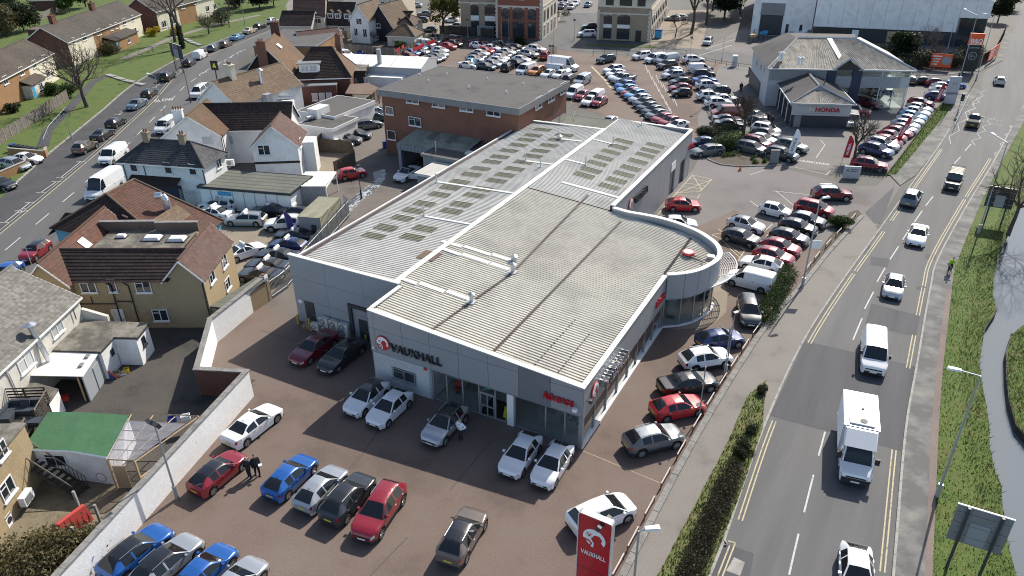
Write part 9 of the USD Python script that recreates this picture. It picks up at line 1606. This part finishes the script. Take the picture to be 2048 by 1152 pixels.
for k,(x,y,rx_,m,l)in enumerate(((100,178,1.6,'leaf_hedge','green garden shrub in front of the nearest terrace'),(128,184,1.8,'leaf_hedge','second garden shrub by the footpath'),(25,216,1.2,'leaf_dark','round dark bush on the lawn of the nearest terrace'),(302,64,1.4,'leaf_yellow','yellow flowering bush beside the furthest terrace'),(350,64,1.3,'leaf_yellow','second yellow flowering bush near the tall trees'),(96,174,1.1,'leaf_willow','pale flowering shrub in the terrace garden'),(440,36,3,'leaf_dark','dark shrubbery at the end of the furthest terrace'),(215,96,2.2,'leaf_bramble','brown shrub beside the long porch'),(793,84,1.3,'leaf_dark','dark bush against the low cottage'),(801,90,1.0,'leaf_light','pale bush on the timber fence'),(1100,30,3,'leaf_ever','clipped planting at the office corner'),(1760,128,3,'leaf_dark','dark ivy hedge behind the showroom'),(1735,118,3,'leaf_ever','green hedge behind the showroom roof'),(1840,118,3,'leaf_dark','dark shrub left of the orange banner'),(1905,118,2.5,'leaf_dark','dark shrub under the retail totem'),(1948,108,2.5,'leaf_dark','dark shrub right of the retail totem'),(1040,80,1.6,'leaf_dark','round shrub in front of the brick office'),(632,55,1.6,'leaf_dark','dark climber on the end of the barn'),(1780,108,3.2,'leaf_dark','dark shrub in the plant yard'),(1700,112,2.6,'leaf_brown','brown shrub in the plant yard'))):bush('garden_shrub',l,G(x,y,rx_*.6),(rx_,rx_,rx_*.8),int(1200*rx_),.14,m,160+k,'shrub')
# plants and goods in the yard below the warehouse wall
for k in range(22):
 x=1640+k*10.5;y=92+(k%3)*6+k*.6;c=G(x,y);f=Frame(c,hdg(97));t=Thing('plant_pallet',f'pallet of garden goods below the warehouse wall, number {k + 1} from the left','pallet',c,group='garden goods below the warehouse wall');tag(t.prim,'pallet of garden goods stacked below the white warehouse wall');t.part('load',MB().box(f,-1.0,1.0,-.7,.7,.15,.5+.6*random.random()),random.choice(['timber_pale','leaf_dark','sign_white','leaf_ever','brick_buff','bin_blue','timber_dark']));t.part('pallet',MB().box(f,-1.05,1.05,-.75,.75,0,.148),'timber_dark')
# ------------------------------------------------------------------ people
def hull(pts):return m3.Manifold.batch_hull([m3.Manifold.sphere(r,12).translate(list(map(float,p)))for p,r in pts])
def smoothed(parts,ln=.035,it=6):
 M=parts[0]
 for p in parts[1:]:M=M+p
 M=M.refine_to_length(ln);q=M.to_mesh();t=trimesh.Trimesh(q.vert_properties[:,:3],q.tri_verts,process=True);trimesh.smoothing.filter_taubin(t,iterations=it);return t
def person(label,loc,head,topm,legm,hairm='hair_dark',pose='stand',h=1.76,tie=False,cat='person'):
 loc=np.array(loc,float);t=Thing('person',label,cat,loc,math.radians(90-head));k=h/1.76;P=lambda x,y,z:np.array([x,y,z])*k
 if pose=='cycle':hip,sh,nk,hd=P(-.25,0,1.0),P(.12,0,1.45),P(.2,0,1.55),P(.28,0,1.72)
 else:hip,sh,nk,hd=P(0,0,.94),P(0,0,1.42),P(.01,0,1.52),P(.03,0,1.65)
 J={}
 for s,y in(('l',1),('r',-1)):
  if pose=='cycle':J['hip'+s]=hip+P(0,.09*y,-.03);J['knee'+s]=P(.12,.10*y,.78 if y>0 else .62);J['ank'+s]=P(-.02,.10*y,.42 if y>0 else .18);J['elb'+s]=P(.32,.22*y,1.22);J['wri'+s]=P(.52,.22*y,1.08)
  else:
   st=.12*y if pose=='walk' else .03*y;J['hip'+s]=hip+P(0,.09*y,-.04);J['knee'+s]=P(st*.7+.02,.10*y,.49);J['ank'+s]=P(st-.02,.11*y,.09)
   if pose=='hips':J['elb'+s]=P(-.08,.40*y,1.16);J['wri'+s]=P(.06,.20*y,1.0)
   elif pose=='hold':J['elb'+s]=P(.02,.24*y,1.14);J['wri'+s]=P(.24,.08*y,1.10)
   else:J['elb'+s]=P(-.03-st*.4,.25*y,1.14);J['wri'+s]=P(.06-st,.26*y,.90)
  J['sh'+s]=sh+P(0,.19*y,-.02)
 limb=lambda a,ra,b,rb:hull([(a,ra*k),(b,rb*k)]);torso=[hull([(hip+P(0,.08,0),.11*k),(hip+P(0,-.08,0),.11*k),((hip+sh)/2+P(.02,.08,0),.10*k),((hip+sh)/2+P(.02,-.08,0),.10*k)]),hull([((hip+sh)/2+P(.02,.07,0),.11*k),((hip+sh)/2+P(.02,-.07,0),.11*k),(sh+P(0,.13,-.04),.085*k),(sh+P(0,-.13,-.04),.085*k)])]
 arms,legs,hands,feet=[],[],[],[]
 for s,y in(('l',1),('r',-1)):
  arms+=[limb(J['sh'+s],.062,J['elb'+s],.048),limb(J['elb'+s],.046,J['wri'+s],.034)];legs+=[limb(J['hip'+s],.092,J['knee'+s],.062),limb(J['knee'+s],.060,J['ank'+s],.042)]
  d=J['wri'+s]-J['elb'+s];d/=np.linalg.norm(d);sd=np.cross(d,[0,1,0]);sd/=np.linalg.norm(sd);w0=J['wri'+s];hands.append(hull([(w0,.03),(w0+d*.07+sd*.028,.018),(w0+d*.07-sd*.028,.018)]))
  for j in range(4):b=w0+d*.075+sd*(.033-.022*j);e=b+d*(.035+.006*(1.5-abs(j-1.3)));c=np.cross(sd,d)*y;hands+=[hull([(b,.0095),(e,.009)]),hull([(e,.009),(e+d*.022+c*.016,.008)])]
  hands.append(hull([(w0+sd*.03+d*.02,.012),(w0+sd*.062+d*.058,.010)]));feet.append(hull([(J['ank'+s]+P(-.03,0,-.045),.045),(J['ank'+s]+P(.16,0,-.055),.036)]))
 headm=[hull([(hd+P(0,0,.02),.088),(hd+P(.03,0,-.06),.062)]),hull([(hd+P(.095,0,-.005),.014),(hd+P(.085,0,.03),.010)]),hull([(nk,.052),(hd+P(0,0,-.06),.05)])]+[hull([(hd+P(0,.085*y,0),.018),(hd+P(-.01,.09*y,-.03),.013)])for y in(1,-1)]
 t.part('body',smoothed(torso+arms+legs+headm+hands,.03,4),'skin',smooth=True,local=True)
 grow=lambda M:[m+0 if 0 else m for m in M]
 def cloth(ms,d):T=smoothed(ms,.04,5);n=T.vertex_normals;return trimesh.Trimesh(T.vertices+n*d,T.faces,process=False)
 t.part('jacket' if topm=='suit_dark' else 'shirt',cloth(torso+arms,.022),topm,smooth=True,local=True);t.part('trousers',cloth(legs+torso[:1],.020),legm,smooth=True,local=True);t.part('shoes',cloth(feet,.012),'black_plastic',smooth=True,local=True)
 hr=cloth([hull([(hd+P(-.02,0,.045),.088),(hd+P(-.035,0,.0),.08)])],.004);t.part('helmet' if pose=='cycle' else 'hair',hr,'black_plastic' if pose=='cycle' else hairm,smooth=True,local=True)
 for y in(1,-1):t.part('eye',m3.Manifold.sphere(.012,8).translate(list(map(float,hd+P(.086,.033*y,.012)))),'hair_dark',local=True)
 t.part('mouth',MB().box(ID,hd[0]+.078,hd[0]+.09,-.022,.022,hd[2]-.058,hd[2]-.05),'sign_red',local=True)
 if tie:t.part('tie',MB().hexa([(.13*k,-.03,1.05*k),(.15*k,-.03,1.05*k),(.15*k,.03,1.05*k),(.13*k,.03,1.05*k)],[(.095*k,-.025,1.44*k),(.115*k,-.025,1.44*k),(.115*k,.025,1.44*k),(.095*k,.025,1.44*k)]),'navy_panel',local=True)
 return t
person('man in a white shirt and dark tie walking beside the shaded silver crossover',G(922,878),215,'shirt_white','trouser_dark','hair_grey','hips',tie=True)
person('left of two men in dark suits beside the red hatchback, hands together',G(500,955),200,'suit_dark','suit_dark','hair_grey','hold',tie=False);person('right of two men in dark suits beside the red hatchback, mid stride',G(516,950),150,'suit_dark','suit_dark','hair_dark','walk')
pp=G(519,936,1.0);tp=Thing('paper_sheet','white sheet of paper held by the right hand man in a suit','paper',pp);fp_=Frame(G(516,950)+hdg(150)*.12+hdg(60)*.24,hdg(150));tp.loc=np.array(pp);tp.part('sheet',MB().box(fp_,-.02,.2,-.12,.12,.93,.94),'sign_white')
person('person in dark clothes crossing the showroom lot',G(1481,184),200,'suit_dark','trouser_dark',pose='walk');person('left of two men beside the car with its door open',G(1535,247),150,'suit_dark','trouser_dark');person('right of two men beside the car with its door open',G(1543,252),250,'suit_dark','trouser_dark',pose='walk');person('left of two people standing among the cars under the brick office',G(964,98),120,'suit_dark','trouser_dark');person('right of two people standing among the cars under the brick office',G(976,99),240,'suit_dark','trouser_dark');person('person inside the corner of the glazed showroom',G(1781,198),190,'suit_dark','trouser_dark')
# cyclist
c=G(1897,548);hd_=200;person('cyclist in a yellow green vest riding on the riverside pavement',c+Z*.1,hd_,'hivis','trouser_dark',pose='cycle',cat='cyclist');t=Thing('bicycle','dark bicycle ridden along the riverside pavement','bicycle',c+Z*.1,math.radians(90-hd_));pt=lambda n,m,mm:t.part(n,m,mm,local=True)
for x in(-.52,.52):
 q=MB();q.path([(x+.33*math.cos(a),0,.345+.33*math.sin(a))for a in np.linspace(0,6.2832,19)],.02,5);pt('wheel',q,'black_plastic');q=MB()
 for a in range(8):q.bar((x,0,.345),(x+.32*math.cos(a*.785),0,.345+.32*math.sin(a*.785)),.004,n=3)
 pt('spokes',q,'galv')
pt('frame',MB().path([(-.52,0,.345),(-.05,0,.32),(.36,0,.85),(-.18,0,.85),(-.05,0,.32)],.02,6).bar((-.52,0,.345),(-.18,0,.85),.016).bar((.36,0,.9),(.52,0,.345),.02).bar((-.18,0,.85),(-.21,0,.93),.018),'metal_dark');pt('saddle',MB().box(ID,-.36,-.12,-.07,.07,.93,.98),'black_plastic');pt('handlebar',MB().bar((.4,-.26,1.02),(.4,.26,1.02),.016).bar((.36,0,.88),(.4,0,1.02),.016),'metal_dark')
